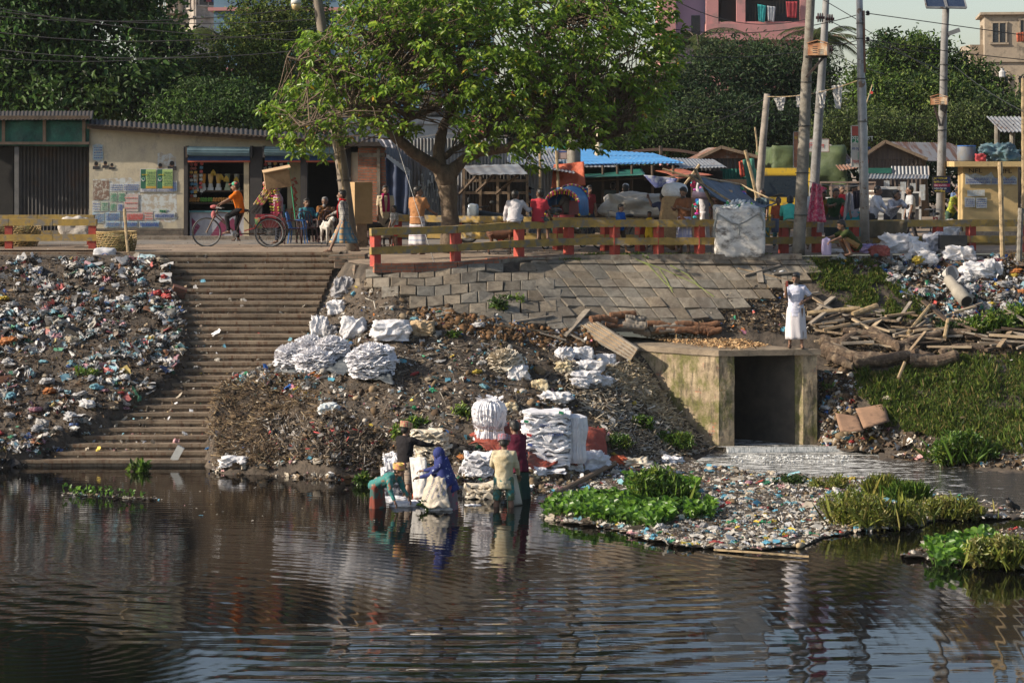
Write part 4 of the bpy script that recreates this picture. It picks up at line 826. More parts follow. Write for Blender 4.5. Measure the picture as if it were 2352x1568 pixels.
bs_=thing('tin_shed','grey tin shed wall with blue poster remains right of the propped awning','shed',P(1220,545,70),W=True)
b=MB();corr(b,P(1165,549,70.9),P(1310,549,70.9)-P(1165,549,70.9),P(0,385,70.9)-P(0,549,70.9),.10,.016);b.build('wall',TIN,bs_)
b=MB();quadroof(b,P(1165,372,70),P(1320,398,70),P(1290,348,77),P(1165,345,77));b.build('roof',TIN,bs_)
b=MB()
for i in range(30):x=random.uniform(1200,1255);y=random.uniform(430,470);slab(b,x,y,x+random.uniform(2,6),y+random.uniform(3,9),70.86,.004)
b.build('paper_remains',M('blue_paper',(.10,.28,.36),(.2,.3,.36),6),bs_)
mk=thing('market_shed','long dark open market shed under a bright blue tin roof','market shed',P(1440,535,73),W=True)
b=MB();quadroof(b,P(1300,384,71.5),P(1420,383,71.5),P(1330,345,79),P(1235,338,79),.13,.010);b.build('grey_roof',TIN,mk)
b=MB();quadroof(b,P(1350,378,72),P(1572,374,72),P(1500,352,79),P(1232,335,80),.13,.010);b.build('blue_roof',M('blue_roof',(.055,.24,.52),(.04,.18,.40),1.5,.5,dirt=(.2,.3,.4),ds=3,dlo=.6),mk)
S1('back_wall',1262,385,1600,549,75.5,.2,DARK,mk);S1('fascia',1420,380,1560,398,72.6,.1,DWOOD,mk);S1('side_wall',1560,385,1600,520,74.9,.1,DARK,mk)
b=MB()
for x in(1284,1340,1385,1420,1450,1500,1545):b.tube([P(x,540,71.2),P(x+random.uniform(-4,4),380,71.2)],.045,6)
b.tube([P(1320,418,71),P(1480,408,71)],.03,6);b.tube([P(1480,412,71),P(1600,402,70.5)],.04,6);b.tube([P(1560,405,70.6),P(1520,480,71.4)],.035,6);b.build('posts',DWOOD,mk)
S1('glass_cabinet',1388,437,1422,468,71.6,.5,M('cabinet',(.05,.08,.085),(.03,.05,.055),3,.2),mk);S1('counter',1330,470,1430,500,71.5,.8,DWOOD,mk)
clothp('orange_awning',[(1272,378,70.8),(1341,372,70.8),(1345,426,70.4),(1266,432,70.4)],70.6,ORANGE_T,None,16,12,.06,3,label='orange tarpaulin hanging in front of the concrete column',cat='tarpaulin')
clothp('blue_underlay',[(1262,380),(1300,366),(1290,470),(1262,475)],70.95,BLUE_T,None,8,10,.05,3,label='dark blue tarpaulin behind the orange one',cat='tarpaulin')
clothp('green_awning',[(1338,388,73),(1470,380,73),(1482,402,70.6),(1335,408,70.6)],71,GREEN_T,None,20,10,.08,3,label='bright green tarpaulin awning over the market stall',cat='tarpaulin')
clothp('orange_awning',[(1478,382,73),(1520,380,73),(1640,402,70.6),(1560,410,70.4)],71,M('faded_orange',(.42,.13,.07),(.30,.09,.05),2.5,.6,transl=.1),None,20,10,.07,3,label='faded orange tarpaulin awning right of the green one',cat='tarpaulin')
clothp('banner_awning',[(1478,402),(1560,410),(1550,424),(1505,432)],70.3,M('print_sheet',(.35,.37,.42),(.08,.10,.25),3,lo=.45,hi=.55),None,10,8,.05,3,label='sagging white and blue printed banner under the orange awning',cat='banner')
for k,(x0,y0,x1,y1,d_,lab)in enumerate(((1500,352,1620,362,82,'low brown dome roof behind the blue market roof'),)):
 b=MB();b.grid(lambda u,v:P(1400+230*u,366-26*math.sin(math.pi*(.12+.76*u)),84+5*v),16,3,thick=(0,0,-.1));b.build('curved_roof',M('brown_roof',(.12,.07,.05),(.08,.05,.04)),None,label=lab,cat='roof')
def gable(name,label,x0,x1,xp,ytop,yeave,ybase,Y,L,roof,wall,gmat=None,xs=None):
 """gabled tin house: front gable with peak at xp, roof running back L metres"""
 t=thing(name,label,'shed',P((x0+x1)/2,ybase,Y),W=True);b=MB();pk=P(xp,ytop,Y);a,c=P(x0,yeave,Y),P(x1,yeave,Y);d=Vector((xs or 0,L,0))
 b=MB();quadroof(b,a+Vector((-.15,-.25,-.05)),a+d+Vector((-.15,0,-.05)),pk+d,pk+Vector((0,-.25,0)),.2,.02);b.build('roof',roof,t)
 b=MB();quadroof(b,pk+d,pk+Vector((0,-.25,0)),c+Vector((.15,-.25,-.05)),c+d+Vector((.15,0,-.05)),.2,.02);b.build('roof',roof,t)
 b=MB();b.add([a,c,pk,a+Vector((0,.1,0)),c+Vector((0,.1,0)),pk+Vector((0,.1,0))],[(0,1,2),(5,4,3)]);b.build('gable',gmat or wall,t)
 b=MB();corr(b,P(x0+3,ybase,Y+.02),P(x1-3,ybase,Y+.02)-P(x0+3,ybase,Y+.02),P(0,yeave,Y)-P(0,ybase,Y),.14,.018);b.build('wall',wall,t)
 b=MB();b.beam(a+Vector((-.1,-.3,0)),pk+Vector((0,-.3,.03)),.05,.1);b.beam(pk+Vector((0,-.3,.03)),c+Vector((.1,-.3,0)),.05,.1);b.build('barge_board',WOOD,t);return t
gable('tin_shed','small rust-red gabled hut roof between the blue market roof and the truck',1608,1745,1655,340,364,530,80,5,RUST,TINDARK,RUST)
b=MB();quadroof(b,P(1545,387,72),P(1670,384,72),P(1640,366,77),P(1530,362,77));b.build('tin_roof',TIN,None,label='low grey corrugated roof in front of the rust-red hut',cat='roof')
b=MB();corr(b,P(1655,440,76),P(1738,440,76)-P(1655,440,76),Vector((0,0,.72)),.12,.016);b.build('green_wall',M('green_tin',(.02,.14,.10),(.012,.09,.065)),None,label='green corrugated wall panel right of the market shed',cat='wall')
S1('timber_stall',1560,392,1660,530,75,.1,DARK,None,label='dark timber stall back behind the sack carrier',cat='stall');S1('timber_stall',1655,440,1745,530,76.1,.1,TINDARK,None,label='dark tin stall back under the green corrugated panel',cat='stall')
clothp('green_cloth',[(1705,368),(1732,362),(1738,432),(1715,440)],75.5,M('green_cloth',(.05,.20,.14),(.03,.12,.09)),None,6,8,.05,3,label='green cloth hung on a bamboo beside the truck',cat='cloth');clothp('red_cloth_strip',[(1697,372),(1705,368),(1712,405),(1700,408)],75.4,M('red_cloth2',(.45,.07,.04)),None,4,6,.03,3,label='narrow red cloth hung left of the green one',cat='cloth')
gable('tin_shed','weathered gabled shed with rust-striped tin roof at the right',1975,2120,2030,327,366,530,80,5.5,M('striped_tin',(.26,.25,.25),(.17,.085,.055),1.1,.6,stretch=(2.5,.2,1),lo=.45,hi=.55),M('old_boards',(.12,.09,.07),(.06,.045,.04),3,stretch=(3,1,.3)),xs=3.2)
S1('tin_strip',1994,386,2048,398,77.8,.1,M('green_tin'),None,label='short green tin strip under the eave of the gabled shed',cat='panel')
b=MB();corr(b,P(2048,403,77.8),P(2135,403,77.8)-P(2048,403,77.8),Vector((0,.1,.3)),.12,.016);b.build('tin_strip',TIN,None,label='grey tin strip under the eave of the gabled shed',cat='panel')
b=MB();quadroof(b,P(1990,410,76.5),P(2132,410,76.5),P(2135,400,78),P(1994,398,78));b.build('awning',TIN,None,label='flat grey awning across the gabled shed front',cat='awning')
b=MB();quadroof(b,P(1930,392,79),P(1972,385,79),P(1935,340,83),P(1870,322,83));b.build('brown_roof',RUST,None,label='sloping brown roof between the truck load and the gabled shed',cat='roof')
for i,x in enumerate((2030,2068,2090,2112)):poster('shop_bill',x,415+i*3,x+13,460,79.7,M('paper_w'),label='pale paper bill on the gabled shed wall, '+['first','second','third','fourth'][i]+' from the left',cat='poster',group='bills on the gabled shed')
cb=thing('canopy','corrugated tin canopy on round posts behind the yellow kiosk','canopy',P(2310,540,71),W=True)
b=MB();quadroof(b,P(2300,303,70),P(2440,303,70),P(2400,268,72),P(2266,268,72),.12,.022);b.build('roof',TIN,cb)
for x in(2290,2325,2400):q=MB();q.tube([P(x,545,71),P(x,285,71)],.08,8);q.build('post',POLE,cb)
# kiosk
KY=M('kiosk_ochre',(.54,.39,.18),(.44,.31,.14),1.2,.9,.008,30,dirt=(.22,.17,.11),ds=2.2,dlo=.55,dhi=.72)
k_=thing('ochre_kiosk','plain ochre concrete kiosk with a slab roof, a drum and blue cloth on top','kiosk',P(2270,553,65),W=True)
a0,a1=P(2212,553,65.2),P(2338,553,65.2);h_=ZW(382,65.2)-4.3;a2=P(2200,553,66.8)
b=MB();V=[Vector((a.x,a.y,z))for z in(4.25,4.3+h_)for a in(a0,a1,a1+Vector((-.15,1.7,0)),Vector((a2.x,66.8,0)))];b.add(V,[(0,1,5,4),(1,2,6,5),(2,3,7,6),(3,0,4,7),(4,5,6,7)]);b.build('wall',KY,k_)
S1('roof_slab',2192,371,2358,383,64.8,2.4,KY,k_);S1('plinth',2206,532,2342,554,65.0,1.9,CONC,k_)
text('NFL','graffiti',P(2224,397,65.17),.17,INK,k_,sx=1.3);text('NFL','graffiti',P(2292,398,65.17),.17,INK,k_,sx=1.3)
for i,(pts,l)in enumerate((([(2217,397),(2226,402),(2240,398),(2260,405),(2270,400),(2277,395),(2277,424),(2217,424)],'torn white and blue poster on the kiosk, left sheet'),([(2277,395),(2284,408),(2296,412),(2306,404),(2314,412),(2327,403),(2336,408),(2336,424),(2278,424)],'torn white and blue poster on the kiosk, right sheet'),([(2222,437),(2262,436),(2262,450),(2222,451)],'small blank torn paper in the middle of the kiosk wall'),([(2216,453),(2240,453),(2240,476),(2216,476)],'small printed bill low on the kiosk, left'),([(2242,454),(2267,454),(2267,478),(2242,478)],'small printed bill low on the kiosk, right'))):
 b=MB();q_=[P(x-(0 if i<2 else 0),y,65.16)for x,y in pts];n_=len(q_);b.add(q_+[v+Vector((0,.01,0))for v in q_],[tuple(reversed(range(n_)))]+[(j,(j+1)%n_,(j+1)%n_+n_,j+n_)for j in range(n_)]);o=b.build('kiosk_bill',M('paper_w'),None,label=l,cat='poster')
 if i!=2:
  L_=lines('print',min(x for x,y in pts)+2,(408 if i<2 else 456),max(x for x,y in pts)-2,max(y for x,y in pts)-2,65.14,4,INKB,o,i,.02);L_.matrix_parent_inverse=Matrix.Translation(o.location).inverted()
c_=P(2220,371,65.6);b=MB();b.lathe(c_,[(.23,0),(.25,.04),(.265,.2),(.255,.38),(.25,.41)],18);t=b.build('plastic_drum',M('grubby_blue',(.12,.17,.25),(.15,.14,.13),3,.6),None,smooth=True,label='dirty blue plastic drum standing on the kiosk roof',cat='drum')
b=MB();b.lathe(c_+Vector((0,0,.41)),[(.26,0),(.262,.025),(.2,.03)],18);o=b.build('lid',M('blue_lid',(.05,.14,.40)),t);o.matrix_parent_inverse=Matrix.Translation(t.location).inverted()
# poles
def pole(name,label,pts,rad,mat,Y,n=12,cat='pole',bands=()):
 t=thing(name,label,cat,P(*pts[0],Y),W=True);b=MB();b.tube([P(x,y,Y)for x,y in pts],[r*Y/F for r in rad],n);b.build('shaft',mat,t,smooth=True)
 for(x,y,r)in bands:q=MB();q.tube([P(x,y,Y),P(x,y-2,Y)],r*Y/F,n);q.build('wire_band',BLACKP,t)
 return t
def elbox(name,label,x0,y0,x1,y1,Y,brace):
 t=thing(name,label,'electric box',P((x0+x1)/2,y1,Y),W=True);m_=M('rusty_box',(.50,.30,.16),(.28,.10,.04),2.5,.7,dirt=(.58,.50,.38),ds=3);b=MB();p,q=P(x0,y0+10,Y),P(x1,y1,Y);w_=q.x-p.x;cx=(p.x+q.x)/2;h_=p.z-q.z
 b.box((cx,Y,(p.z+q.z)/2),(w_,.45,h_),rz=-.25);b.build('body',m_,t)
 b=MB();zt=p.z
 for s_ in(-1,1):b.box((cx+s_*w_*.26*math.cos(.25),Y-s_*w_*.26*math.sin(.25),zt+.035),(w_*.58,.52,.02),rz=-.25,ry=s_*.28)
 b.build('roof',m_,t);b=MB()
 for i in range(4):
  for u in(-.25,.22):b.box((cx+u*w_,Y-.245-u*-.12,zt-h_*.3-i*.05),(.12,.01,.02),rz=-.25)
 b.build('vents',TINDARK,t);b=MB()
 for a_,c_ in brace:b.beam(P(*a_,Y),P(*c_,Y),.06,.06)
 b.build('bracket',TINDARK,t);return t
pole('electric_pole','thick stained concrete electric pole carrying the rusty box, the widest at the right',[(1833,586),(1835,560),(1843,400),(1850,230),(1853,160),(1855,140),(1862,0),(1868,-110)],[15.5,14.5,14,12.5,12,10.5,10,9],POLE,59.2,bands=((1843,398,16.5),(1848,290,16),(1840,495,17),(1854,190,15)))
elbox('transformer_box','large rusty transformer box bracketed on the thick concrete pole',1858,90,1902,128,59.0,[((1893,130),(1852,178)),((1850,131),(1900,131))])
pole('electric_pole','slimmer concrete pole with ceramic insulators behind the thick one',[(1862,545),(1872,400),(1882,250),(1893,90),(1900,-60)],[11.5,11,10,8.5,7],M('pole_pale',(.25,.245,.24),(.15,.145,.14),3,dirt=(.10,.09,.08)),66)
for k,(x,y)in enumerate(((1884,41),(1906,44),(1884,112),(1904,115))):
 b=MB();c_=P(x,y,65.6)
 for dx in(-.06,0,.06):b.tube([c_+Vector((dx-.012,0,0)),c_+Vector((dx+.012,0,0))],.13,14)
 b.tube([c_-Vector((.12,0,0)),c_+Vector((.12,0,0))],.04,8);b.build('insulator',M('brown_ceramic',(.07,.035,.03),(.04,.02,.02),3,.3),None,label='brown ceramic disc insulator, '+['upper left','upper right','lower left','lower right'][k]+' of the four on the pole',cat='insulator',group='insulators on the slimmer pole')
pole('steel_pole','silver steel pole rising in front of the right railing',[(1987,557),(1984,400),(1979,190),(1978,180),(1975,60),(1972,-100)],[10.5,10.5,10.5,9,8,7.5],STEEL,59.6,bands=((1976,55,10),(1976,90,10),(1978,182,13),(1981,280,12.5)))
b=MB();b.beam(P(1984,25,59.55),P(1986,168,59.55),.05,.05);b.build('conduit',RUST,None,label='red-brown conduit strapped to the top of the silver pole',cat='conduit')
for k,y in enumerate((32,92)):b=MB();b.lathe(P(1993,y+4,59.5),[(.03,0),(.06,.03),(.03,.05),(.06,.08),(.02,.12)],8);b.build('insulator',BLACKP,None,label=['upper','lower'][k]+' small black pin insulator on the silver pole',cat='insulator')
pole('lamp_pole','grey pole with a solar panel on top near the kiosk',[(2158,560),(2162,400),(2166,235),(2167,215),(2169,100),(2173,12)],[10.5,10,10,9,8.5,8],M('pole_pale'),66,bands=((2170,150,11),(2168,185,11),(2164,300,12)))
elbox('meter_box','smaller rusty meter box on the grey solar pole',2139,213,2176,241,65.6,[((2146,243),(2160,290)),((2174,243),(2164,290))])
t=thing('solar_panel','dark blue solar panel tilted on top of the grey pole','solar panel',P(2172,14,65.9),W=True)
for x0,x1 in((2128,2173),(2176,2220)):
 b=MB();a,c_=P(x0,17,65.2),P(x1,18,65.2);up=Vector((0,1.0,.75));b.add([a,c_,c_+up,a+up,a+Vector((0,.03,-.04)),c_+Vector((0,.03,-.04)),c_+up+Vector((0,.03,-.04)),a+up+Vector((0,.03,-.04))],[(0,1,2,3),(7,6,5,4),(0,4,5,1),(1,5,6,2),(3,7,4,0),(2,6,7,3)]);b.build('panel',M('solar_blue',(.03,.045,.08),(.02,.03,.06),8,.2),t)
 b=MB();b.beam(a+Vector((0,-.01,0)),c_+Vector((0,-.01,0)),.03,.05);b.beam(a,a+up,.03,.05);b.beam(c_,c_+up,.03,.05);b.build('frame',STEEL,t)
b=MB();b.tube([P(2166,92,66),P(2177,84,66),P(2182,78,66)],.04,6);b.box(P(2190,74,66),(.34,.2,.12),ry=-.35);b.build('street_lamp',STEEL,None,label='small street lamp head sticking out of the grey solar pole',cat='street lamp')
pole('wooden_pole','leaning weathered wooden pole with the bunting string tied to its top',[(1738,545),(1742,470),(1752,330),(1762,216)],[10,10,8.5,7],M('grey_wood_pole',(.30,.26,.22),(.16,.14,.12),4),68)
pole('concrete_column','square concrete column rising behind the orange tarpaulin',[(1318,540),(1318,400),(1318,100)],[16,16,14],POLE,71.9,4);pole('concrete_column','second pale concrete column seen through the leaves right of the first',[(1368,540),(1375,350),(1380,150)],[9,9,9],M('cream_pole',(.45,.38,.26)),76,4)
for k,(x0,y0,x1,y1,Y_,r_,l)in enumerate(((1555,446,1607,378,66,.04,'bamboo strut leaning right under the tarpaulin tent'),(1596,388,1672,545,62.2,.045,'thick bamboo prop in front of the man in white'),(1712,345,1742,470,67.5,.05,'bamboo pole leaning left beside the truck'),(1522,388,1600,412,66,.03,'bamboo cross pole at the top of the tarpaulin tent'),(1668,425,1690,440,66,.04,'short bamboo end behind the blue tent'),(1518,480,1560,410,69,.03,'thin dark stick in the market shed'),(1734,292,1740,350,74,.03,'thin bamboo stake behind the wooden pole'),(1517,335,1517,365,78,.06,'white stub post on the blue roof'),(1240,345,1240,440,69.5,.04,'thin upright bamboo left of the orange tarpaulin'),(1278,345,1286,540,70.2,.045,'upright grey bamboo beside the orange tarpaulin'))):
 b=MB();b.tube([P(x0,y0,Y_),P((x0+x1)/2+1,(y0+y1)/2,Y_),P(x1,y1,Y_)],r_,7);b.build('bamboo_pole',BAMBOO if k not in(5,7)else DWOOD,None,label=l,cat='bamboo pole')
for k,(x0,y0,x1,y1,Y_,r_,l)in enumerate(((2297,372,2303,590,59.0,.06,'upright bamboo pole in front of the kiosk'),(2345,478,2341,600,58.8,.07,'grey weathered post stuck in at the right edge'),(2350,180,2351,480,63,.05,'tall thin bamboo at the right edge of the picture'))):
 b=MB();pp=[P(x0+(x1-x0)*i/14,y0+(y1-y0)*i/14,Y_)for i in range(15)];b.tube(pp,[r_*(1.12 if i%2 else .95)for i in range(15)],8);b.build('bamboo_pole',BAMBOO if k!=1 else POLE,None,label=l,cat='bamboo pole')
lp=pole('electric_pole','leaning electric pole left of the big tree with strapped wires',[(812,586),(800,500),(785,380),(768,270),(748,120),(728,-10),(722,-60)],[15,14.5,14,13,12,11,10],M('dark_pole',(.22,.18,.14),(.12,.10,.08),4,stretch=(1,1,.3)),61.9,8,bands=((746,75,15),(750,85,15),(790,415,18)))
b=MB();b.tube([P(776,290,61.5),P(782,380,61.5),P(793,470,61.5)],.03,5);b.tube([P(770,290,61.5),P(778,380,61.5),P(800,480,61.5)],.018,5);b.build('cable_bundle',BAMBOO,lp)
t=thing('street_lamp','round glass street lamp hanging from the leaning pole at the top','street lamp',P(680,20,61.8),W=True);c_=P(680,22,61.8)
b=MB();b.lathe(c_+Vector((0,0,.0)),[(.01,-.02),(.09,.0),(.12,.08),(.125,.14)],12);b.build('glass',M('amber_glass',(.55,.42,.22),(.45,.35,.2),3,.2),t,smooth=True);b=MB();b.lathe(c_+Vector((0,0,.14)),[(.14,0),(.13,.08),(.07,.16),(.04,.19)],12);b.build('cap',WHITEP,t,smooth=True);b=MB();b.tube([c_+Vector((0,0,.3)),P(700,-2,61.8),P(735,6,61.9)],.022,6);b.build('arm',TINDARK,t)
def sign(name,label,x0,y0,x1,y1,Y,mats,texts=(),rot=0.0,cat='sign',rects=()):
 t=thing(name,label,cat,P((x0+x1)/2,y1,Y),W=True);S1('board',x0,y0,x1,y1,Y,.03,mats[0],t);b=MB()
 for r_ in((x0,y0,x1,y0+1.5),(x0,y1-1.5,x1,y1),(x0,y0,x0+1.5,y1),(x1-1.5,y0,x1,y1)):slab(b,*r_,Y-.012,.05)
 b.build('frame',mats[1],t)
 for(a,b_,c_,d_,mt)in rects:S1('colour_field',a,b_,c_,d_,Y-.006,.005,mt,t)
 for(s_,x,y,size,mt,sx_)in texts:text(s_,'lettering',P(x,y,Y-.010),size,mt,t,sx=sx_)
 return t
sign('pole_sign','tall framed election sign on the silver pole',1955,288,1993,384,59.85,[M('sign_white',(.55,.53,.48),(.42,.4,.36),5),WHITEP],[('শুভেচ্ছা',1957,325,.20,INKW,.8),('দোয়া প্রার্থী',1957,345,.10,INKB,.8),('সালাম নিন',1958,375,.12,INKR,.8)],rects=[(1957,290,1991,312,M('sign_red',(.45,.10,.08))),(1957,312,1991,328,M('sign_green',(.05,.22,.12))),(1970,350,1991,366,M('sign_pale_green',(.30,.42,.34)))])
sign('pole_sign','narrow framed picture sign on the thick concrete pole',1822,302,1836,386,59.3,[M('sign_orange',(.40,.18,.10),(.2,.10,.08),9),STEEL],[('নৌকা',1824,320,.10,INKY,.8)])
sign('pole_sign','dark blue sign with yellow lettering on the grey solar pole',2143,404,2184,443,65.2,[M('sign_navy',(.02,.03,.10)),TINDARK],[('JSC ছাড়াও ৯ম',2145,412,.085,INKY,.72),('শ্রেণিতে ভর্তি চলছে',2145,420,.07,INKY,.62),('SSC Voc/HSC',2146,427.5,.065,INKW,.95),('০১৭১৫-৫১০ ২৪২',2145,435,.075,INKW,.66),('সিদ্দিকীয়া',2146,441.5,.075,INKY,.9)],rects=[(2144.5,422.5,2182,429,M('sign_red2',(.45,.04,.08)))])
sign('billboard','pink lettered billboard glimpsed through the branches',1064,262,1113,334,72,[M('billboard_pink',(.55,.33,.26),(.45,.27,.22),4),WOOD],[('৫০',1066,290,.3,INKR,1),('চিকিৎসা',1082,282,.16,INKR,.9)],rects=[(1083,293+i*8,1110,295+i*8,INKR)for i in range(5)])
sign('roof_sign','small green and pink sign leaning against the concrete column on the blue roof',1238+44,328,1303,366,73,[M('sign_pinkish',(.5,.36,.32)),DWOOD],rects=[(1284,331,1302,344,INKG),(1284,347,1302,350,INKB)])
sign('tilted_board','tilted white poster board behind the truck load',1853-10,318,1905,350,78.5,[M('sign_white'),RUST],[('বিশ্বাস',1850,340,.2,INKR,1)])
def wire(label,pts,Y0,Y1,sag,r=.010,name='overhead_wire',mat=None,n=18,cat='wire',group='overhead wires'):
 a,c=P(*pts[0],Y0),P(*pts[1],Y1);b=MB();b.tube([a.lerp(c,i/n)-Vector((0,0,sag*4*(i/n)*(1-i/n)))for i in range(n+1)],r,4,False);return b.build(name,mat or BLACKP,None,label=label,cat=cat,group=group)
WL=[((1992,31),(2400,88),59.5,59.5,.0),((1992,91),(2400,142),59.5,59.5,.04),((1550,68),(1975,33),62,59.6,.25),((1550,128),(1975,92),62,59.6,.2),((1840,-30),(1976,50),62,59.6,.0),((1905,48),(2160,160),65,70,.05),((1908,120),(2030,170),65,70,.05),((1978,62),(2170,180),59.7,70,.0),((1540,-5),(1850,45),62,59.4,.35),((1330,285),(1750,262),66,66,.45),((1400,245),(1755,250),66,67,.3),((1500,235),(2200,268),72,72,.2),((-40,35),(760,8),64,62,.3),((-40,22),(760,42),66,62,.25),((-40,70),(760,60),66,62,.35),((-40,12),(760,95),66,62,.2),((-40,110),(760,108),68,62,.3),((-40,130),(500,120),68,66,.2),((760,45),(1200,58),62,64,.1),((2190,150),(2360,260),66,62,.1),((1550,300),(1760,225),68,68,.15),((1840,90),(2170,125),70,72,.0)]
for i,(a,c,Y0,Y1,sg)in enumerate(WL):wire('thin black overhead wire, '+'upper to the right of the silver pole|lower to the right of the silver pole|upper between the big tree and the silver pole|lower between the big tree and the silver pole|steep at the top of the silver pole|from the upper insulators down to the right|from the lower insulators down to the right|crossing the sky behind the solar pole|sagging at the top right of the big tree|low in front of the mango tree|second lowest in front of the mango tree|faint and long behind the bunting|second from the top at the upper left|topmost at the left edge, falling to the right|third from the top at the upper left|steepest over the left trees|fifth from the top at the left|lowest over the left trees|passing behind the leaning pole into the big tree|slack below the solar pole box|rising from the market roofs to the wooden pole|thin between the thick pole and the solar pole'.split('|')[i],(a,c),Y0,Y1,sg,.011 if i<9 or i>11 else .006)
wire('guy wire running diagonally from the leaning pole down to the bank',((800,-20),(1010,642)),61.6,56.9,0,.009,'guy_wire',STEEL,group=None)
bs0=wire('bunting string tied between the wooden pole and the silver pole',((1763,222),(1976,183)),67.8,59.6,.14,.012,'bunting_string',BAMBOO,cat='string',group=None)
for k,(x,y,w_,h_,Y_)in enumerate(((1777,226,28,28,67),(1828,220,12,26,65),(1874,210,24,38,63),(1910,198,26,52,61.8))):
 b=MB();a,c_=P(x,y,Y_),P(x+w_,y-4,Y_);d_=P(x+w_*.6,y+h_,Y_);N_=6
 b.grid(lambda u,v:a.lerp(c_,u).lerp(d_+Vector(((u-.5)*.12,0,0)),v**.9)+Vector((.03*nz(u*4,v*5,k),.05*nz(u*5,v*6,k+3),.03*nz(v*7,u*3,k))),N_,N_+2,thick=(0,.004,0));b.build('bunting_flag',M('dirty_white_cloth',(.70,.68,.65),(.50,.48,.45),5,transl=.3),None,label='torn dirty white pennant, '+['first','second','third','fourth'][k]+' from the left on the bunting string',cat='flag',group='torn pennants on the bunting string')
t=thing('flag_pole','small green flag with a red disc on a thin leaning bamboo','flag',P(1988,246,70),W=True);b=MB();b.tube([P(1986,250,70),P(2004,195,70)],.02,6);b.build('stick',BAMBOO,t);b=MB();b.grid(lambda u,v:P(2003-10*v+u*5,200+30*v,70)+Vector((0,.03*math.sin(v*6+u*3),0)),4,8,thick=(0,.008,0));b.build('flag_cloth',GREEN_T,t);b=MB();b.tube([P(2002,213,69.9),P(2002,213,69.95)],.045,10);b.build('disc',INKR,t)
b=MB();b.lathe(P(2302,178,66),[(.07,0),(.09,.02),(.09,.15),(.04,.2),(.05,.25)],10);b.build('hanging_jar',M('hanging_jar',(.5,.5,.5)),None,label='white plastic jar with a yellow top hanging in front of the right tree',cat='jar')
# people
SKIN=[M('skin_a',(.27,.15,.09),(.22,.12,.07),8,.55),M('skin_b',(.20,.108,.066),(.155,.082,.05),8,.55),M('skin_c',(.30,.17,.10),(.25,.14,.08),8,.55)]
HAIR=M('black_hair',(.014,.011,.010),(.008,.007,.006),20,.5);GHAIR=M('grey_hair',(.25,.25,.25),(.14,.14,.14),20,.8);LIPS=M('lips',(.14,.05,.04));EYE=M('eye_dark',(.02,.015,.012),None,3,.3)
def cloth(name,c,k=.8,dirt=None,s=5):return M('cloth_'+name,c,tuple(x*k for x in c),s,.9,.004,30,dirt=dirt,ds=4,dlo=.52,dhi=.7,spec=.1)
def plaid(name,a,b_,c_,sc_=9.0,hor=True,vert=True):
 key='plaid_'+name
 if key in MC:return MC[key]
 m,n,bs,out=_nodes(key);tc=n.nodes.new('ShaderNodeTexCoord');col=c4(a);cur=None
 def band(axis,col_,width,s,prev):
  sp=n.nodes.new('ShaderNodeSeparateXYZ');n.links.new(tc.outputs['Object'],sp.inputs[0]);mu=n.nodes.new('ShaderNodeMath');mu.operation='MULTIPLY';mu.inputs[1].default_value=s
  n.links.new(sp.outputs[axis],mu.inputs[0]);fr=n.nodes.new('ShaderNodeMath');fr.operation='FRACT';n.links.new(mu.outputs[0],fr.inputs[0]);lt=n.nodes.new('ShaderNodeMath');lt.operation='LESS_THAN';lt.inputs[1].default_value=width;n.links.new(fr.outputs[0],lt.inputs[0])
  h=n.nodes.new('ShaderNodeMath');h.operation='MULTIPLY';h.inputs[1].default_value=.8;n.links.new(lt.outputs[0],h.inputs[0]);return _mix(n,h.outputs[0],prev,col_)
 cur=tuple(a)
 if hor:cur=band(2,b_,.3,sc_,cur);cur=band(2,c_,.12,sc_*.5,cur)
 if vert:cur=band(0,b_,.3,sc_,cur);cur=band(1,b_,.3,sc_,cur);cur=band(0,c_,.12,sc_*.5,cur)
 n.links.new(cur,bs.inputs[0]);bs.inputs['Roughness'].default_value=.9;MC[key]=m;return m
def ell(b,pts,rx,sq,n=14):
 b.tube(pts,rx,n,sq=1.0)
def loft(b,rings,n=18,wr=0.0,seed=0,ax=None):
 """rings: (centre, half width along x, half depth along y) – a closed elliptical body"""
 vs=[];fs=[]
 for i,(c,rx,ry)in enumerate(rings):
  for j in range(n):
   t=2*math.pi*j/n;k=1+wr*nz(math.cos(t)*2+seed,math.sin(t)*2,i*.8);vs.append(Vector(c)+Vector((math.cos(t)*rx*k,0,0))+(ax or Vector((0,1,0)))*(math.sin(t)*ry*k))
 for i in range(len(rings)-1):
  for j in range(n):fs.append((i*n+j,i*n+(j+1)%n,(i+1)*n+(j+1)%n,(i+1)*n+j))
 fs.append(tuple(range(n-1,-1,-1)));fs.append(tuple((len(rings)-1)*n+j for j in range(n)));b.add(vs,fs)
def puff(me,fn):
 N_=[v.normal.copy()for v in me.vertices]
 for v,q in zip(me.vertices,N_):v.co=v.co+q*fn(v.co)
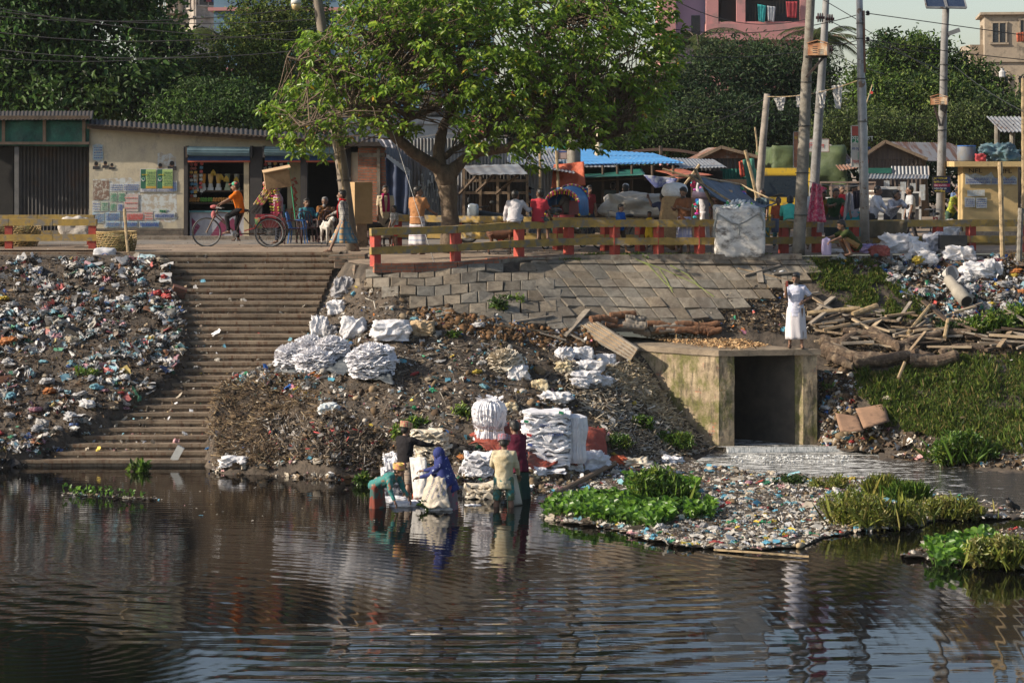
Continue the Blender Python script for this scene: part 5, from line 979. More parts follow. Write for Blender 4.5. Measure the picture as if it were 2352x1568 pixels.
def person(label,loc,H=1.65,face=0,pose=None,skin=0,top=None,bottom=None,hair='short',beard=None,hat=None,scarf=None,shoes=None,group=None,thick=1.0):
 """face: 0 looks towards the camera, 90 to the right, -90 to the left, 180 away"""
 p=dict(lean=2,side=0,hL=3,kL=3,hR=-3,kR=3,ab=4,sL=(5,8),sR=(5,8),eL=12,eR=12,iL=0,iR=0,hp=0,hy=0,z=None);p.update(pose or{});k=H/1.65
 t=thing('person',label,'person',loc,R(face),group);S_=SKIN[skin]
 TH,SH,FT=.405*k,.40*k,.07*k
 def legdir(a):return Vector((0,-math.sin(R(a)),-math.cos(R(a))))
 def legs(z0):
  out={}
  for s_,nm in((1,'L'),(-1,'R')):
   hip=Vector((s_*.09*k,0,z0));ab=Vector((s_*math.sin(R(p['ab'])),0,0));d1=(legdir(p['h'+nm])+ab).normalized();kn=hip+d1*TH;d2=(legdir(p['h'+nm]-p['k'+nm])+ab*.6).normalized();an=kn+d2*SH;out[nm]=(hip,kn,an)
  return out
 L0=legs(0);low=min(L0['L'][2].z,L0['R'][2].z);z0=p['z']if p['z']is not None else-low+FT;LG_=legs(z0)
 TT=.475*k;ln=R(p['lean']);sd_=R(p['side']);tdir=Vector((math.sin(sd_),-math.sin(ln)*math.cos(sd_),math.cos(ln)*math.cos(sd_))).normalized()
 pel=Vector((0,0,z0+.02*k));sh=pel+tdir*TT;neck=sh+(tdir+Vector((0,-.15,.5))).normalized()*.062*k;nod=R(p['hp']);hd_=(tdir*.5+Vector((0,0,.6))).normalized()
 hc=neck+hd_*.088*k+Vector((0,-.02*k,0))
 sx=Vector((1,0,0));fwd=Vector((0,-1,0))
 b=MB()
 mid=pel.lerp(sh,.45)
 def torso(b,g,e=0.0,bot=0.0,wr=0.0,up=1.0):
  q=[(pel-tdir*(.06*k+bot),.155,.105),(pel+tdir*.02*k,.15,.105),(mid-tdir*.05*k,.148,.108),(mid+tdir*.07*k,.165,.118),(sh-tdir*.10*k,.182,.112),(sh-tdir*.055*k,.165,.095),(sh-tdir*.01*k,.118,.075),(sh+tdir*.035*k,.070,.058)]
  loft(b,[(c,(rx*thick+e)*k*g,(ry*thick+e)*k*g)for c,rx,ry in q],18,wr,H*7,tdir.cross(Vector((1,0,0))).normalized())
 torso(b,.9)
 arms={}
 for s_,nm in((1,'L'),(-1,'R')):
  shp=sh+sx*s_*.165*k*thick-tdir*.035*k;fl,ab=p['s'+nm];d1=Vector((s_*math.sin(R(ab)),-math.sin(R(fl))*math.cos(R(ab)),-math.cos(R(fl))*math.cos(R(ab))));el=shp+d1*.27*k
  f2=fl+p['e'+nm];inn=p['i'+nm];d2=Vector((-s_*math.sin(R(inn))+s_*math.sin(R(ab))*.3,-math.sin(R(f2))*math.cos(R(inn)),-math.cos(R(f2))*math.cos(R(inn)))).normalized();wr_=el+d2*.235*k;arms[nm]=(shp,el,wr_,d2)
  b.tube([sh+sx*s_*.09*k-tdir*.04*k,shp,shp.lerp(el,.5),el,el.lerp(wr_,.4),wr_],[.055*k,.057*k,.047*k,.040*k,.038*k,.026*k],10)
  b.ball(el,.037*k,8,6)
  hip,kn,an=LG_[nm];b.tube([hip+Vector((0,0,.05*k)),hip,hip.lerp(kn,.5),kn],[.08*k,.096*k,.077*k,.056*k],12);b.ball(kn,.053*k,10,6);b.tube([kn,kn.lerp(an,.35),kn.lerp(an,.8),an],[.053*k,.060*k,.038*k,.038*k],10)
  b.tube([an+Vector((0,.045*k,-.03*k)),an+Vector((s_*.005,-.03*k,-.035*k)),an+Vector((s_*.015,-.11*k,-.05*k)),an+Vector((s_*.015,-.17*k,-.055*k))],[.03*k,.036*k,.034*k,.018*k],10)
  pc=wr_+d2*.045*k;b.tube([wr_,wr_+d2*.03*k,wr_+d2*.085*k],[.024*k,.033*k,.035*k],8,sq=.5)
 b.tube([sh-tdir*.03*k,sh+(neck-sh)*.5,neck+hd_*.03*k],[.06*k,.052*k,.05*k],12)
 HM=Matrix.Translation(hc)@Matrix.Rotation(R(p['hy']),4,'Z')@Matrix.Rotation(nod,4,'X')@Matrix.Scale(k*1.12,4)
 def hb(bb,c,r,sx_=1,sy_=1,sz_=1,n=12,m_=8):
  q=MB();q.ball((0,0,0),r,n,m_,sx_,sy_,sz_);bb.add([HM@(Vector(c)+Vector(v))for v in q.v],q.f)
 hb(b,(0,.012,.03),.088,.86,1.06,1.05);hb(b,(0,-.030,-.035),.060,.88,.95,1.15);hb(b,(0,-.098,-.008),.017,.75,1.0,1.5,8,6);hb(b,(.078,.01,-.005),.02,.45,.9,1.5,8,6);hb(b,(-.078,.01,-.005),.02,.45,.9,1.5,8,6)
 me=bpy.data.meshes.new('b');me.from_pydata(b.v,[],b.f);rm=voxel(me,.0155*k);b2=MB();b2.add([v.co.copy()for v in rm.vertices],[tuple(q.vertices)for q in rm.polygons])
 for s_,nm in((1,'L'),(-1,'R')):
  shp,el,wr_,d2=arms[nm];sidev=d2.cross(Vector((0,1,0)));sidev=sidev.normalized()if sidev.length>.2 else Vector((1,0,0));pal=sidev.cross(d2).normalized()
  for f_ in range(4):
   o_=wr_+d2*.078*k+sidev*(f_-1.5)*.017*k;L_=(.06,.072,.068,.052)[f_]*k;cu=.35+.12*f_
   b2.tube([o_,o_+d2*L_*.5+pal*L_*.1,o_+d2*L_*.8+pal*L_*cu*.8,o_+d2*L_*.85+pal*L_*cu*1.5],[.0088*k,.0085*k,.0078*k,.005*k],6)
  o_=wr_+d2*.03*k-sidev*.026*k;b2.tube([o_,o_-sidev*.022*k+d2*.02*k,o_-sidev*.028*k+d2*.045*k+pal*.01*k],[.011*k,.010*k,.006*k],6)
 b2.build('body',S_,t,smooth=True)
 q=MB()
 for s_ in(-1,1):hb(q,(s_*.031,-.079,.012),.0105,1.4,.6,.75,8,5)
 q.build('eyes',EYE,t);q=MB();hb(q,(0,-.083,-.050),.020,1.15,.5,.28,8,5);q.build('mouth',LIPS,t)
 q=MB()
 for s_ in(-1,1):hb(q,(s_*.032,-.081,.033),.017,1.2,.4,.24,8,4)
 q.build('eyebrows',HAIR,t)
 if hair:
  q=MB();hb(q,(0,.028,.050),.094,.90,1.0,.98,14,9);hb(q,(0,.055,.0),.075,.95,.75,1.0,12,7)
  if hair in('full','grey'):hb(q,(0,-.02,.105),.06,1.1,1.0,.55)
  if hair=='long':hb(q,(0,.09,-.06),.06,1,.7,1.4)
  me=bpy.data.meshes.new('b');me.from_pydata(q.v,[],q.f);rm=voxel(me,.016*k);q=MB();q.add([v.co+v.co.normalized()*0+Vector((nz(v.co.x*60,v.co.y*60,v.co.z*60),nz(v.co.y*60,v.co.z*60),nz(v.co.z*60,v.co.x*60)))*.006 for v in rm.vertices],[tuple(f_.vertices)for f_ in rm.polygons]);q.build('hair',GHAIR if hair=='grey' else HAIR,t,smooth=True)
 if beard:
  q=MB();hb(q,(0,-.052,-.085-(.02 if beard=='long' else 0)),.045+(.012 if beard=='long' else 0),1.0,.8,1.1+(.35 if beard=='long' else 0));hb(q,(0,-.088,-.037),.022,1.3,.4,.35);q.build('beard',GHAIR if beard=='grey' else HAIR,t,smooth=True)
 if hat:
  q=MB();kind,mt=hat
  if kind=='skullcap':hb(q,(0,.015,.085),.084,.95,1.02,.72)
  if kind=='cap':hb(q,(0,.015,.07),.094,.92,1.05,.72);hb(q,(0,-.10,.07),.06,.9,1.1,.16)
  if kind=='wrap':
   hb(q,(0,.015,.075),.098,1,1.05,.8)
   for i in range(4):a=i*.25;r_=.098;q.add(*[(lambda vv,ff:([HM@Vector(v)for v in vv],ff))(*(lambda z:(z.v,z.f))(MB().tube([(math.cos(w_)*r_*.95,math.sin(w_)*r_*1.05+.012,.045+i*.026+math.sin(w_+a)*.012)for w_ in np.linspace(0,6.28,17)],.017,6)))][0])
  if kind=='veil':
   hb(q,(0,.02,.04),.108,.98,1.05,1.1);hb(q,(0,.05,-.08),.10,1.15,1,1.2)
  q.build('cap' if kind in('cap','skullcap')else 'headcloth',mt,t,smooth=True)
 if top:
  mt,sl_,bot=top;q=MB();torso(q,1.0,.022,bot*k,.10)
  for s_,nm in((1,'L'),(-1,'R')):
   shp,el,wr_,d2=arms[nm]
   if sl_=='none':continue
   q.tube([sh+sx*s_*.07*k-tdir*.03*k,shp+sx*s_*.005,shp.lerp(el,.35),shp.lerp(el,.78),shp.lerp(el,.84 if sl_=='short' else 1)],[.06*k,.075*k,.066*k,.062*k,.062*k if sl_=='short' else .054*k],12)
   if sl_=='long':q.ball(el,.055*k,10,6);q.tube([el,el.lerp(wr_,.5),el.lerp(wr_,.93)],[.052*k,.046*k,.038*k],10)
  me=bpy.data.meshes.new('b');me.from_pydata(q.v,[],q.f);rm=voxel(me,.017*k)
  puff(rm,lambda c:.010*nz(c.x*9,c.y*9,c.z*16)+.005*nz(c.x*24,c.y*24,c.z*30))
  q=MB();q.add([v.co.copy()for v in rm.vertices],[tuple(f_.vertices)for f_ in rm.polygons]);q.build('shirt' if sl_!='none' else 'vest',mt,t,smooth=True)
 if bottom:
  kind,mt,L_=bottom;q=MB()
  if kind=='lungi':
   n=30;rings=[];W_=pel+tdir*.03*k
   for i in range(13):
    s_=i/12;zz=W_.z+(max(LG_['L'][2].z,LG_['R'][2].z)*0+min(LG_['L'][2].z,LG_['R'][2].z)+.40*k*(1-L_)-W_.z)*s_
    def at(nm):
     hip,kn,an=LG_[nm];pts_=[hip,kn,an]
     if zz>=hip.z:return hip
     for a_,c_ in((hip,kn),(kn,an)):
      if min(a_.z,c_.z)-1e-6<=zz<=max(a_.z,c_.z):return a_.lerp(c_,(zz-a_.z)/(c_.z-a_.z+1e-9))
     return an
    l_,r_=at('L'),at('R');c_=(l_+r_)/2;c_.z=zz;hw=abs(l_.x-r_.x)/2+(.108-.012*s_)*k;hdp=abs(l_.y-r_.y)/2+(.108-.006*s_)*k
    if i==0:hw,hdp=.172*k*thick,.13*k*thick;c_=Vector((W_.x,W_.y,zz))
    rings.append((c_,hw,hdp))
   vs=[];fs=[]
   for i,(c_,hw,hdp)in enumerate(rings):
    for j in range(n):w_=2*math.pi*j/n;f_=1+(.02+.10*i/12)*math.sin(w_*7+H*9+math.sin(i*.3))+.03*nz(w_*2,i*.4,H);vs.append(c_+Vector((math.cos(w_)*hw*f_,math.sin(w_)*hdp*f_,0)))
   for i in range(12):
    for j in range(n):fs.append((i*n+j,(i+1)*n+j,(i+1)*n+(j+1)%n,i*n+(j+1)%n))
   N_=len(vs);inn_=[Vector(v)+(rings[i//n][0]-Vector(v))*.06 for i,v in enumerate(vs)]
   q.add(vs+inn_,fs+[tuple(x+N_ for x in reversed(f_))for f_ in fs]+[(12*n+j,N_+12*n+j,N_+12*n+(j+1)%n,12*n+(j+1)%n)for j in range(n)]+[tuple(range(n))]);q.build('lungi',mt,t,smooth=True)
  else:
   loft(q,[(pel-tdir*.10*k,.14*k*thick,.11*k*thick),(pel-tdir*.03*k,.165*k*thick,.125*k*thick),(pel+tdir*.04*k,.16*k*thick,.118*k*thick)],16)
   for nm in 'LR':
    hip,kn,an=LG_[nm];e_={'shorts':.62,'knee':1.0,'trousers':1.0}[kind]*L_;w_=1.25 if kind=='shorts' else 1.0
    q.tube([hip+Vector((0,0,.03)),hip,hip.lerp(kn,.5*(1 if kind!='shorts' else 1)),hip.lerp(kn,min(1,e_+(.3 if kind=='shorts' else 0)))],[.095*k,.105*k,.088*k*w_,.074*k*w_],12)
    if kind=='trousers':q.ball(kn,.072*k,10,6);q.tube([kn,kn.lerp(an,.5),kn.lerp(an,.95)],[.07*k,.062*k,.056*k],10)
   me=bpy.data.meshes.new('b');me.from_pydata(q.v,[],q.f);rm=voxel(me,.017*k)
   puff(rm,lambda c:.010*nz(c.x*12,c.y*12,c.z*22))
   q=MB();q.add([v.co.copy()for v in rm.vertices],[tuple(f_.vertices)for f_ in rm.polygons]);q.build('trousers' if kind=='trousers' else 'shorts',mt,t,smooth=True)
 if scarf:
  q=MB();mt=scarf;nk=sh+tdir*.045*k;q.tube([nk+Vector((math.cos(a)*.085*k,math.sin(a)*.075*k,-.018*math.sin(a)*k))for a in np.linspace(0,6.28,17)],.028*k,8)
  for s_ in(-1,1):q.tube([nk+Vector((s_*.07*k,-.06*k,0)),sh-tdir*.13*k+Vector((s_*.075*k,-.135*k*thick,0)),mid+Vector((s_*.07*k,-.15*k*thick,0)),pel+Vector((s_*.06*k,-.15*k,.05*k))],[.03*k,.035*k,.04*k,.045*k],8,sq=.4)
  q.build('scarf',mt,t,smooth=True)
 if shoes:
  for s_,nm in((1,'L'),(-1,'R')):
   an=LG_[nm][2];q=MB();q.prism([(an.x+s_*.01+math.cos(a)*.046*k,an.y-.06*k+math.sin(a)*.135*k)for a in np.linspace(0,5.9,14)],an.z-FT-.004,an.z-FT+.02*k);q.tube([an+Vector((-.04*k,-.07*k,-.05*k)),an+Vector((s_*.01,-.075*k,-.008*k)),an+Vector((.05*k,-.07*k,-.05*k))],.012*k,6);q.build('sandal',shoes,t)
 t['_hc']=0;del t['_hc'];return t,dict(hc=hc,arms=arms,legs=LG_,pel=pel,sh=sh,k=k)
def W_(t,v):
 """world position of a point given in a person's own coordinates"""
 return Matrix.Translation(t.location)@Matrix.Rotation(t.rotation_euler[2],4,'Z')@Vector(v)
SAND=M('sandal_brown',(.10,.055,.035),(.06,.035,.025));WHT=cloth('white',(.72,.72,.72),.8,(.42,.40,.38));LUNG_W=cloth('pale_lungi',(.58,.55,.57),.85)
def feet(px,py,z=4.3):p=G(px,py,z);return p
person('man with red scarf and checked lungi walking left past the leaning pole',feet(790,578),1.62,-90,dict(lean=4,hL=26,kL=2,hR=-22,kR=8,ab=3,sL=(-12,6),sR=(30,10),eL=18,eR=35),1,(plaid('grey_shirt',(.30,.29,.27),(.05,.05,.06),(.42,.40,.36),14),'long',.10),('lungi',plaid('blue_tan',(.38,.25,.13),(.05,.16,.24),(.05,.10,.14),7),.62),'full','grey',None,cloth('red',(.45,.02,.025)),SAND)
person('stout man in a light brown T-shirt and striped lungi beside the tree',feet(958,584),1.66,150,dict(lean=4,sL=(10,10),sR=(28,12),eL=25,eR=40,hy=-60),1,(cloth('brown_tee',(.36,.175,.08)),'short',.10),('lungi',plaid('bluewhite',(.48,.46,.46),(.20,.24,.36),(.3,.22,.22),9,vert=False),.6),'full',None,None,None,SAND,thick=1.12)
person('man in cream shirt with magenta scarf by the blue sheet',feet(885,566),1.62,10,dict(sL=(2,8),sR=(2,8)),1,(cloth('cream',(.50,.42,.30)),'short',.08),('lungi',cloth('beige',(.32,.27,.22)),.6),'full',None,None,cloth('magenta',(.30,.02,.10)),SAND)
person('small boy in a grey checked shirt and red shorts by the railing',feet(907,572),1.12,-60,dict(sL=(20,5),sR=(10,5)),1,(plaid('boy',(.28,.27,.26),(.12,.12,.12),(.4,.4,.4),18),'short',.06),('shorts',cloth('red2',(.45,.03,.03)),1),'short')
person('man in a dark floral shirt behind the tall wooden box',feet(840,563),1.62,-60,dict(sL=(50,10),sR=(45,10),eL=60,eR=60),1,(M('floral',(.06,.10,.12),(.20,.10,.06),22,lo=.48,hi=.52),'short',.08),('lungi',plaid('dark',(.09,.05,.05),(.16,.13,.12),(.03,.02,.02),10),.7),'full',None,None,None,SAND)
person('man in a lilac shirt walking behind the rickshaw hood holding up a carton',feet(640,559),1.62,-70,dict(lean=3,hL=8,hR=-8,sL=(150,10),sR=(-5,6),eL=30,eR=10),1,(cloth('lilac',(.36,.24,.27)),'short',.10),('trousers',cloth('navy',(.03,.035,.05)),1),'short',None,None,None,SAND)
person('young man in a blue checked shirt sitting on a plastic chair',feet(705,555),1.6,25,dict(z=.46,lean=-6,hL=85,kL=70,hR=80,kR=60,sL=(25,20),sR=(20,15),eL=110,eR=50,iR=30),1,(plaid('bluecheck',(.02,.07,.15),(.02,.15,.16),(.01,.02,.05),12),'long',.04),('trousers',cloth('blackp',(.02,.02,.022)),1),'full')
person('grey-haired bearded man leaning his arms on a chair back',feet(738,551),1.62,30,dict(z=.5,lean=22,hL=80,kL=80,hR=80,kR=80,sL=(60,25),sR=(55,20),eL=55,eR=60,iL=40,iR=30,hy=-40),1,(cloth('rust',(.20,.09,.03)),'long',.04),('trousers',cloth('blackp',(.02,.02,.022)),1),'grey','grey')
def perch(label,px,Y,face,H=1.62,hipz=.90,**k):
 pose=dict(z=hipz,lean=20,hL=75,kL=80,hR=75,kR=80,sL=(15,12),sR=(15,12),eL=30,eR=30);pose.update(k.pop('pose',{}));return person(label,(XW(px,Y),Y-.02,4.28),H,face,pose,**k)
perch('man in a thin white long-sleeved shirt sitting on the railing, seen from behind',1181,58.42,172,pose=dict(lean=30,sL=(8,20),sR=(25,35),eL=10,eR=80,hy=-25,hp=-10,hL=70,kL=20,hR=95,kR=100),skin=1,top=(cloth('greywhite',(.46,.44,.46),.85),'long',.06),bottom=('knee',plaid('bw2',(.46,.46,.5),(.14,.22,.36),(.3,.3,.35),10,vert=False),1),hair='short',shoes=SAND)
perch('young man in a red T-shirt sitting on the railing looking left',1236,58.78,158,1.55,pose=dict(lean=10,sL=(10,8),sR=(15,10),hy=70),skin=1,top=(cloth('redtee',(.42,.045,.06)),'short',.06),bottom=('knee',plaid('green',(.03,.10,.07),(.02,.04,.05),(.1,.16,.12),10),1),hair='full',shoes=SAND)
t,_=perch('heavy man in a turquoise shirt sitting on the right railing, seen from behind',1816,60.3,165,1.62,hipz=.84,pose=dict(lean=50,side=8,hp=20),skin=1,top=(cloth('turq',(.07,.42,.34)),'short',.07),bottom=('trousers',cloth('khaki',(.34,.28,.18)),1),hair='short',shoes=SAND,thick=1.18)
person('man in a dark vest behind the two men on the railing',feet(1210,546),1.5,60,dict(lean=8,sL=(40,8),sR=(45,8),eL=40,eR=40),1,(cloth('maroonvest',(.06,.03,.035)),'none',.06),('lungi',WHT,.6),'short',hat=('cap',cloth('blackcap',(.02,.02,.03))))
person('man in a grey T-shirt standing at the blue rickshaw facing left',feet(1304,566),1.62,-100,dict(lean=8,sL=(35,8),sR=(35,8),eL=50,eR=50),1,(cloth('greytee',(.24,.21,.18)),'short',.10),('trousers',cloth('blackp',(.02,.02,.022)),1),'short')
person('man in a white skullcap and white kurta seen from behind',feet(1437,566),1.66,172,dict(sL=(10,14),sR=(10,14)),0,(cloth('kurta',(.50,.52,.60)),'long',.30),('lungi',WHT,.8),'short','long',('skullcap',cloth('capwhite',(.5,.5,.5))),thick=1.1)
person('man in a pale blue shirt in the shade of the market stall',feet(1408,540),1.6,175,{},1,(cloth('paleblue',(.20,.26,.36)),'long',.1),('lungi',cloth('navy',(.03,.035,.05)),.8),'short')
person('small boy in a bright blue shirt behind the railing',feet(1424,581),1.22,55,dict(sL=(10,5),sR=(30,8),eR=40,hL=14,hR=-12,hp=8),0,(cloth('brightblue',(.02,.10,.36)),'short',.06),('knee',cloth('brownsh',(.10,.07,.05)),1),'full')
person('small child in a yellow dress between the railing posts',feet(1492,576),1.0,-20,dict(sL=(10,12),sR=(40,15),eR=20),1,(cloth('yellow',(.55,.36,.03)),'none',.2),('shorts',cloth('yellow',(.55,.36,.03)),1),'full')
person('bearded man in a rust-brown shirt and pale checked lungi reading a paper',feet(1572,582),1.63,-35,dict(lean=3,sL=(25,10),sR=(25,10),eL=80,eR=75,iL=25,iR=20,hp=22),1,(cloth('rustshirt',(.17,.075,.04)),'short',.10),('lungi',plaid('violet',(.44,.42,.46),(.18,.20,.34),(.3,.3,.36),7),.6),'full','long',None,None,SAND)
t,J=person('man bent under a huge burlap sack with a white sack on top',feet(1535,577),1.6,-160,dict(lean=38,hL=12,hR=-10,kR=12,sL=(80,15),sR=(130,15),eL=60,eR=40),1,(cloth('navy2',(.04,.05,.10)),'short',.06),('lungi',cloth('greenl',(.04,.12,.06)),.6),'short',None,None,None,SAND)
person('person in a white floral dress carrying cushions on the head',feet(1618,560),1.6,-110,dict(sL=(150,10),sR=(20,8),eL=40),1,(cloth('whitefloral',(.55,.53,.55),.7,None,9),'long',.3),('lungi',cloth('whitefloral',(.55,.53,.55)),.9),'full')
person('man with wavy hair bending down behind the heap of bottles',feet(1657,566),1.55,-30,dict(lean=25,hp=25),1,(cloth('darkbrown',(.10,.06,.05)),'short',.06),('trousers',cloth('blackp',(.02,.02,.022)),1),'full')
person('boy in an orange-red collared shirt beside the turquoise back',feet(1788,571),1.33,-10,dict(sL=(5,8),sR=(5,8)),1,(cloth('orangered',(.34,.09,.05)),'short',.08),('trousers',plaid('tealcheck',(.03,.12,.12),(.01,.04,.06),(.1,.2,.2),10),1),'short')
def leaner(label,px,py,face,top,bottom,skin=1,H=1.62,lean=38,hair='full',**k):
 pose=dict(lean=lean,hL=-4,hR=-8,sL=(55,15),sR=(50,15),eL=45,eR=50,iL=25,iR=20,hp=8);pose.update(k.pop('pose',{}));return person(label,feet(px,py),H,face,pose,skin,top,bottom,hair,**k)
leaner('man in a mustard shirt leaning over the right railing',1893,566,-10,(cloth('mustard',(.30,.16,.03)),'short',.05),('trousers',cloth('greyt',(.12,.12,.14)),1),pose=dict(hp=25))
leaner('man in a dark green shirt leaning on the rail beside the pink cloth',1915,567,5,(cloth('darkgreen',(.03,.07,.035)),'short',.05),('lungi',cloth('darkl',(.04,.05,.05)),.7),lean=30)
person('man in a red shirt standing behind the drying grey cloth',feet(1932,561),1.62,15,{},1,(cloth('redshirt',(.42,.03,.04)),'short',.06),('trousers',cloth('bluej',(.04,.06,.12)),1),'short')
person('man in a grey-white T-shirt standing at the rail left of the silver pole',feet(1960,566),1.66,20,dict(sL=(30,8),sR=(20,8),eL=30,hp=15,hy=40),1,(cloth('greywt',(.38,.35,.38)),'short',.06),('lungi',cloth('teal',(.03,.30,.32)),.6),'full')
leaner('man in a clean white shirt with moustache looking right along the rail',2006,566,60,(cloth('white2',(.60,.60,.64)),'long',.05),('trousers',cloth('darkt',(.05,.05,.06)),1),lean=12,hair='short',pose=dict(sR=(25,8),sL=(30,8),eL=25,eR=20))
leaner('man in a grey patterned shirt resting his arms on the cloth-covered rail',2045,567,20,(plaid('pattern',(.38,.38,.42),(.22,.22,.26),(.46,.46,.5),14),'long',.05),('trousers',cloth('darkt',(.05,.05,.06)),1),lean=40,pose=dict(hy=20,hp=-10))
person('man in khaki trousers behind the hanging pink cloth',feet(1868,572),1.62,0,{},1,(cloth('whitesh',(.5,.5,.52)),'short',.06),('trousers',cloth('khaki',(.34,.28,.18)),1),'short')
person('young man in a yellow-green patterned shirt bending beside the kiosk',feet(2185,556),1.6,30,dict(lean=32,hp=30,hL=8,hR=-4,sL=(45,8),sR=(35,8),eL=20,eR=15),1,(M('lime_print',(.40,.42,.05),(.15,.20,.03),16,lo=.45,hi=.55),'short',.06),('trousers',cloth('greenpants',(.05,.09,.07)),1),'full')
person('man in a blue shirt partly hidden by the kiosk edge',feet(2200,548),1.6,10,{},1,(cloth('blueshirt',(.14,.20,.34)),'long',.06),('trousers',cloth('darkt',(.05,.05,.06)),1),'short')
person('man in a dark green shirt squatting on the bank edge before the railing',P(1966,583,59.1),1.6,-75,dict(z=.20,lean=42,hL=118,kL=142,hR=112,kR=138,sL=(60,8),sR=(65,8),eL=10,eR=10,hp=20),1,(cloth('olive',(.045,.06,.02)),'short',.05),('knee',plaid('orangeplaid',(.26,.08,.03),(.08,.03,.02),(.3,.18,.06),12),1),'full')
person('man in a checked shirt standing behind the gap between the giant sack and the boy',feet(1752,560),1.5,-40,{},1,(plaid('tealc',(.10,.16,.18),(.03,.05,.08),(.2,.25,.25),14),'short',.06),('lungi',plaid('tealcheck',(.03,.12,.12),(.01,.04,.06),(.1,.2,.2),10),.7),'short')
person('person in a dark red top in the shade left of the green awning',feet(1352,548),1.55,30,{},1,(cloth('darkred',(.18,.03,.03)),'short',.06),('lungi',cloth('navy',(.03,.035,.05)),.8),'full')
person('person in a pale shirt walking in front of the white pickup',feet(2092,556),1.6,-80,dict(hL=18,hR=-16),1,(cloth('paleshirt',(.40,.42,.44)),'short',.08),('trousers',cloth('darkt',(.05,.05,.06)),1),'short')
t,J=person('bearded man in white checked shirt and white lungi phoning on top of the culvert',P(1828,797,54.95),1.70,-8,dict(lean=0,hL=5,hR=-4,ab=4,sL=(-12,38),sR=(40,12),eL=75,eR=118,iL=45,iR=6,hp=18,hy=-14),1,(plaid('whitecheck',(.58,.58,.66),(.42,.44,.56),(.5,.5,.6),16),'short',.14),('lungi',LUNG_W,.70),'full','grey',None,None,SAND)
t.location.z=2.325
b=MB();w_=J['arms']['R'][2]+J['arms']['R'][3]*.07;b.box(w_+Vector((.02,.01,.02)),(.035,.05,.12));o=b.build('phone',M('red_phone',(.35,.03,.03),None,3,.3),None);o.location=W_(t,o.location);tag(o,'small red phone held to the ear of the man on the culvert','phone')
# the washers in the water
ZW0=-.42
def wader(label,px,Y,H,face,pose,z=ZW0,**k):return person(label,(XW(px,Y),Y,z),H,face,pose,**k)
HW=plaid('gamcha',(.42,.10,.09),(.40,.38,.20),(.05,.03,.04),26);HW2=plaid('gamcha2',(.30,.28,.32),(.32,.08,.10),(.06,.1,.2),30)
wader('man in a cream shirt and teal patterned shorts standing in the river, seen from behind',1157,45.9,1.70,176,dict(lean=6,hL=2,hR=-2,ab=6,sL=(28,14),sR=(12,16),eL=45,eR=30,iL=10,hp=18),-.36,skin=1,top=(M('cream_shirt',(.56,.50,.36),(.40,.33,.20),4,.9,.006,30,dirt=(.30,.20,.09),ds=3,dlo=.5,dhi=.75),'long',.16),bottom=('knee',M('teal_batik',(.03,.17,.17),(.10,.13,.07),9,lo=.45,hi=.55),1),hair='short',hat=('wrap',HW2))
wader('dark-haired figure in a maroon shirt half hidden behind the man in the cream shirt',1192,47.0,1.72,-150,dict(lean=16,hL=6,hR=-4,sL=(35,8),sR=(30,12),eL=35,eR=40,hp=20),-.2,skin=1,top=(cloth('maroon',(.10,.018,.035)),'long',.16),bottom=('lungi',cloth('darkgr',(.03,.06,.05)),.9),hair='full')
wader('man in a black shirt and red checked headcloth shaking out a white sack',930,47.6,1.70,140,dict(lean=10,side=8,hL=22,hR=-10,kR=10,ab=10,sL=(30,12),sR=(62,42),eL=50,eR=22,hp=10),-.25,skin=1,top=(cloth('blackshirt',(.022,.02,.022)),'long',.10),bottom=('knee',plaid('olivelungi',(.22,.17,.13),(.10,.08,.07),(.3,.25,.2),14,vert=False),1),hair='short',hat=('wrap',HW))
wader('woman in a green and orange sari with yellow headscarf bending to the water',866,45.8,1.52,62,dict(lean=66,hL=8,hR=-4,sL=(22,8),sR=(8,8),eL=12,eR=22,hp=0),-.38,skin=1,top=(M('green_floral',(.26,.11,.06),(.03,.17,.16),9,lo=.54,hi=.62),'long',.06),bottom=('lungi',M('sari_orange',(.17,.035,.02),(.03,.09,.08),4,lo=.45,hi=.52),.95),hair='short',hat=('wrap',M('yellow_scarf',(.60,.50,.06),(.50,.15,.15),14)))
t,J=wader('woman in a dark blue veil with white flowers standing in the water holding a sack',1036,45.6,1.56,-105,dict(lean=26,hL=4,hR=-4,sL=(45,8),sR=(62,8),eL=30,eR=18,hp=8),-.38,skin=1,top=(M('veil_blue',(.012,.022,.13),(.40,.45,.6),9,lo=.36,hi=.40),'long',.10),bottom=('lungi',M('sari_pink',(.16,.13,.15),(.42,.05,.10),6,lo=.4,hi=.46),.95),hair='short',hat=('veil',M('veil_blue')))
b=MB();k=J['k'];sh_,pel_=J['sh'],J['pel']
def vf(u,v):
 a=math.pi*(1.62*u-.31);top_=J['hc']+Vector((0,.03,-.02));r0=.125+.07*math.sin(v*1.5);c_=top_.lerp(pel_+Vector((0,-.12,.0)),v);return c_+Vector((math.cos(a)*(r0+.05*v),math.sin(a)*(r0+.03*v)+.02,.03*math.sin(a*5+v*3)))
b.grid(vf,26,14,thick=(0,0,.006));b.build('veil',M('veil_blue'),t,smooth=True)
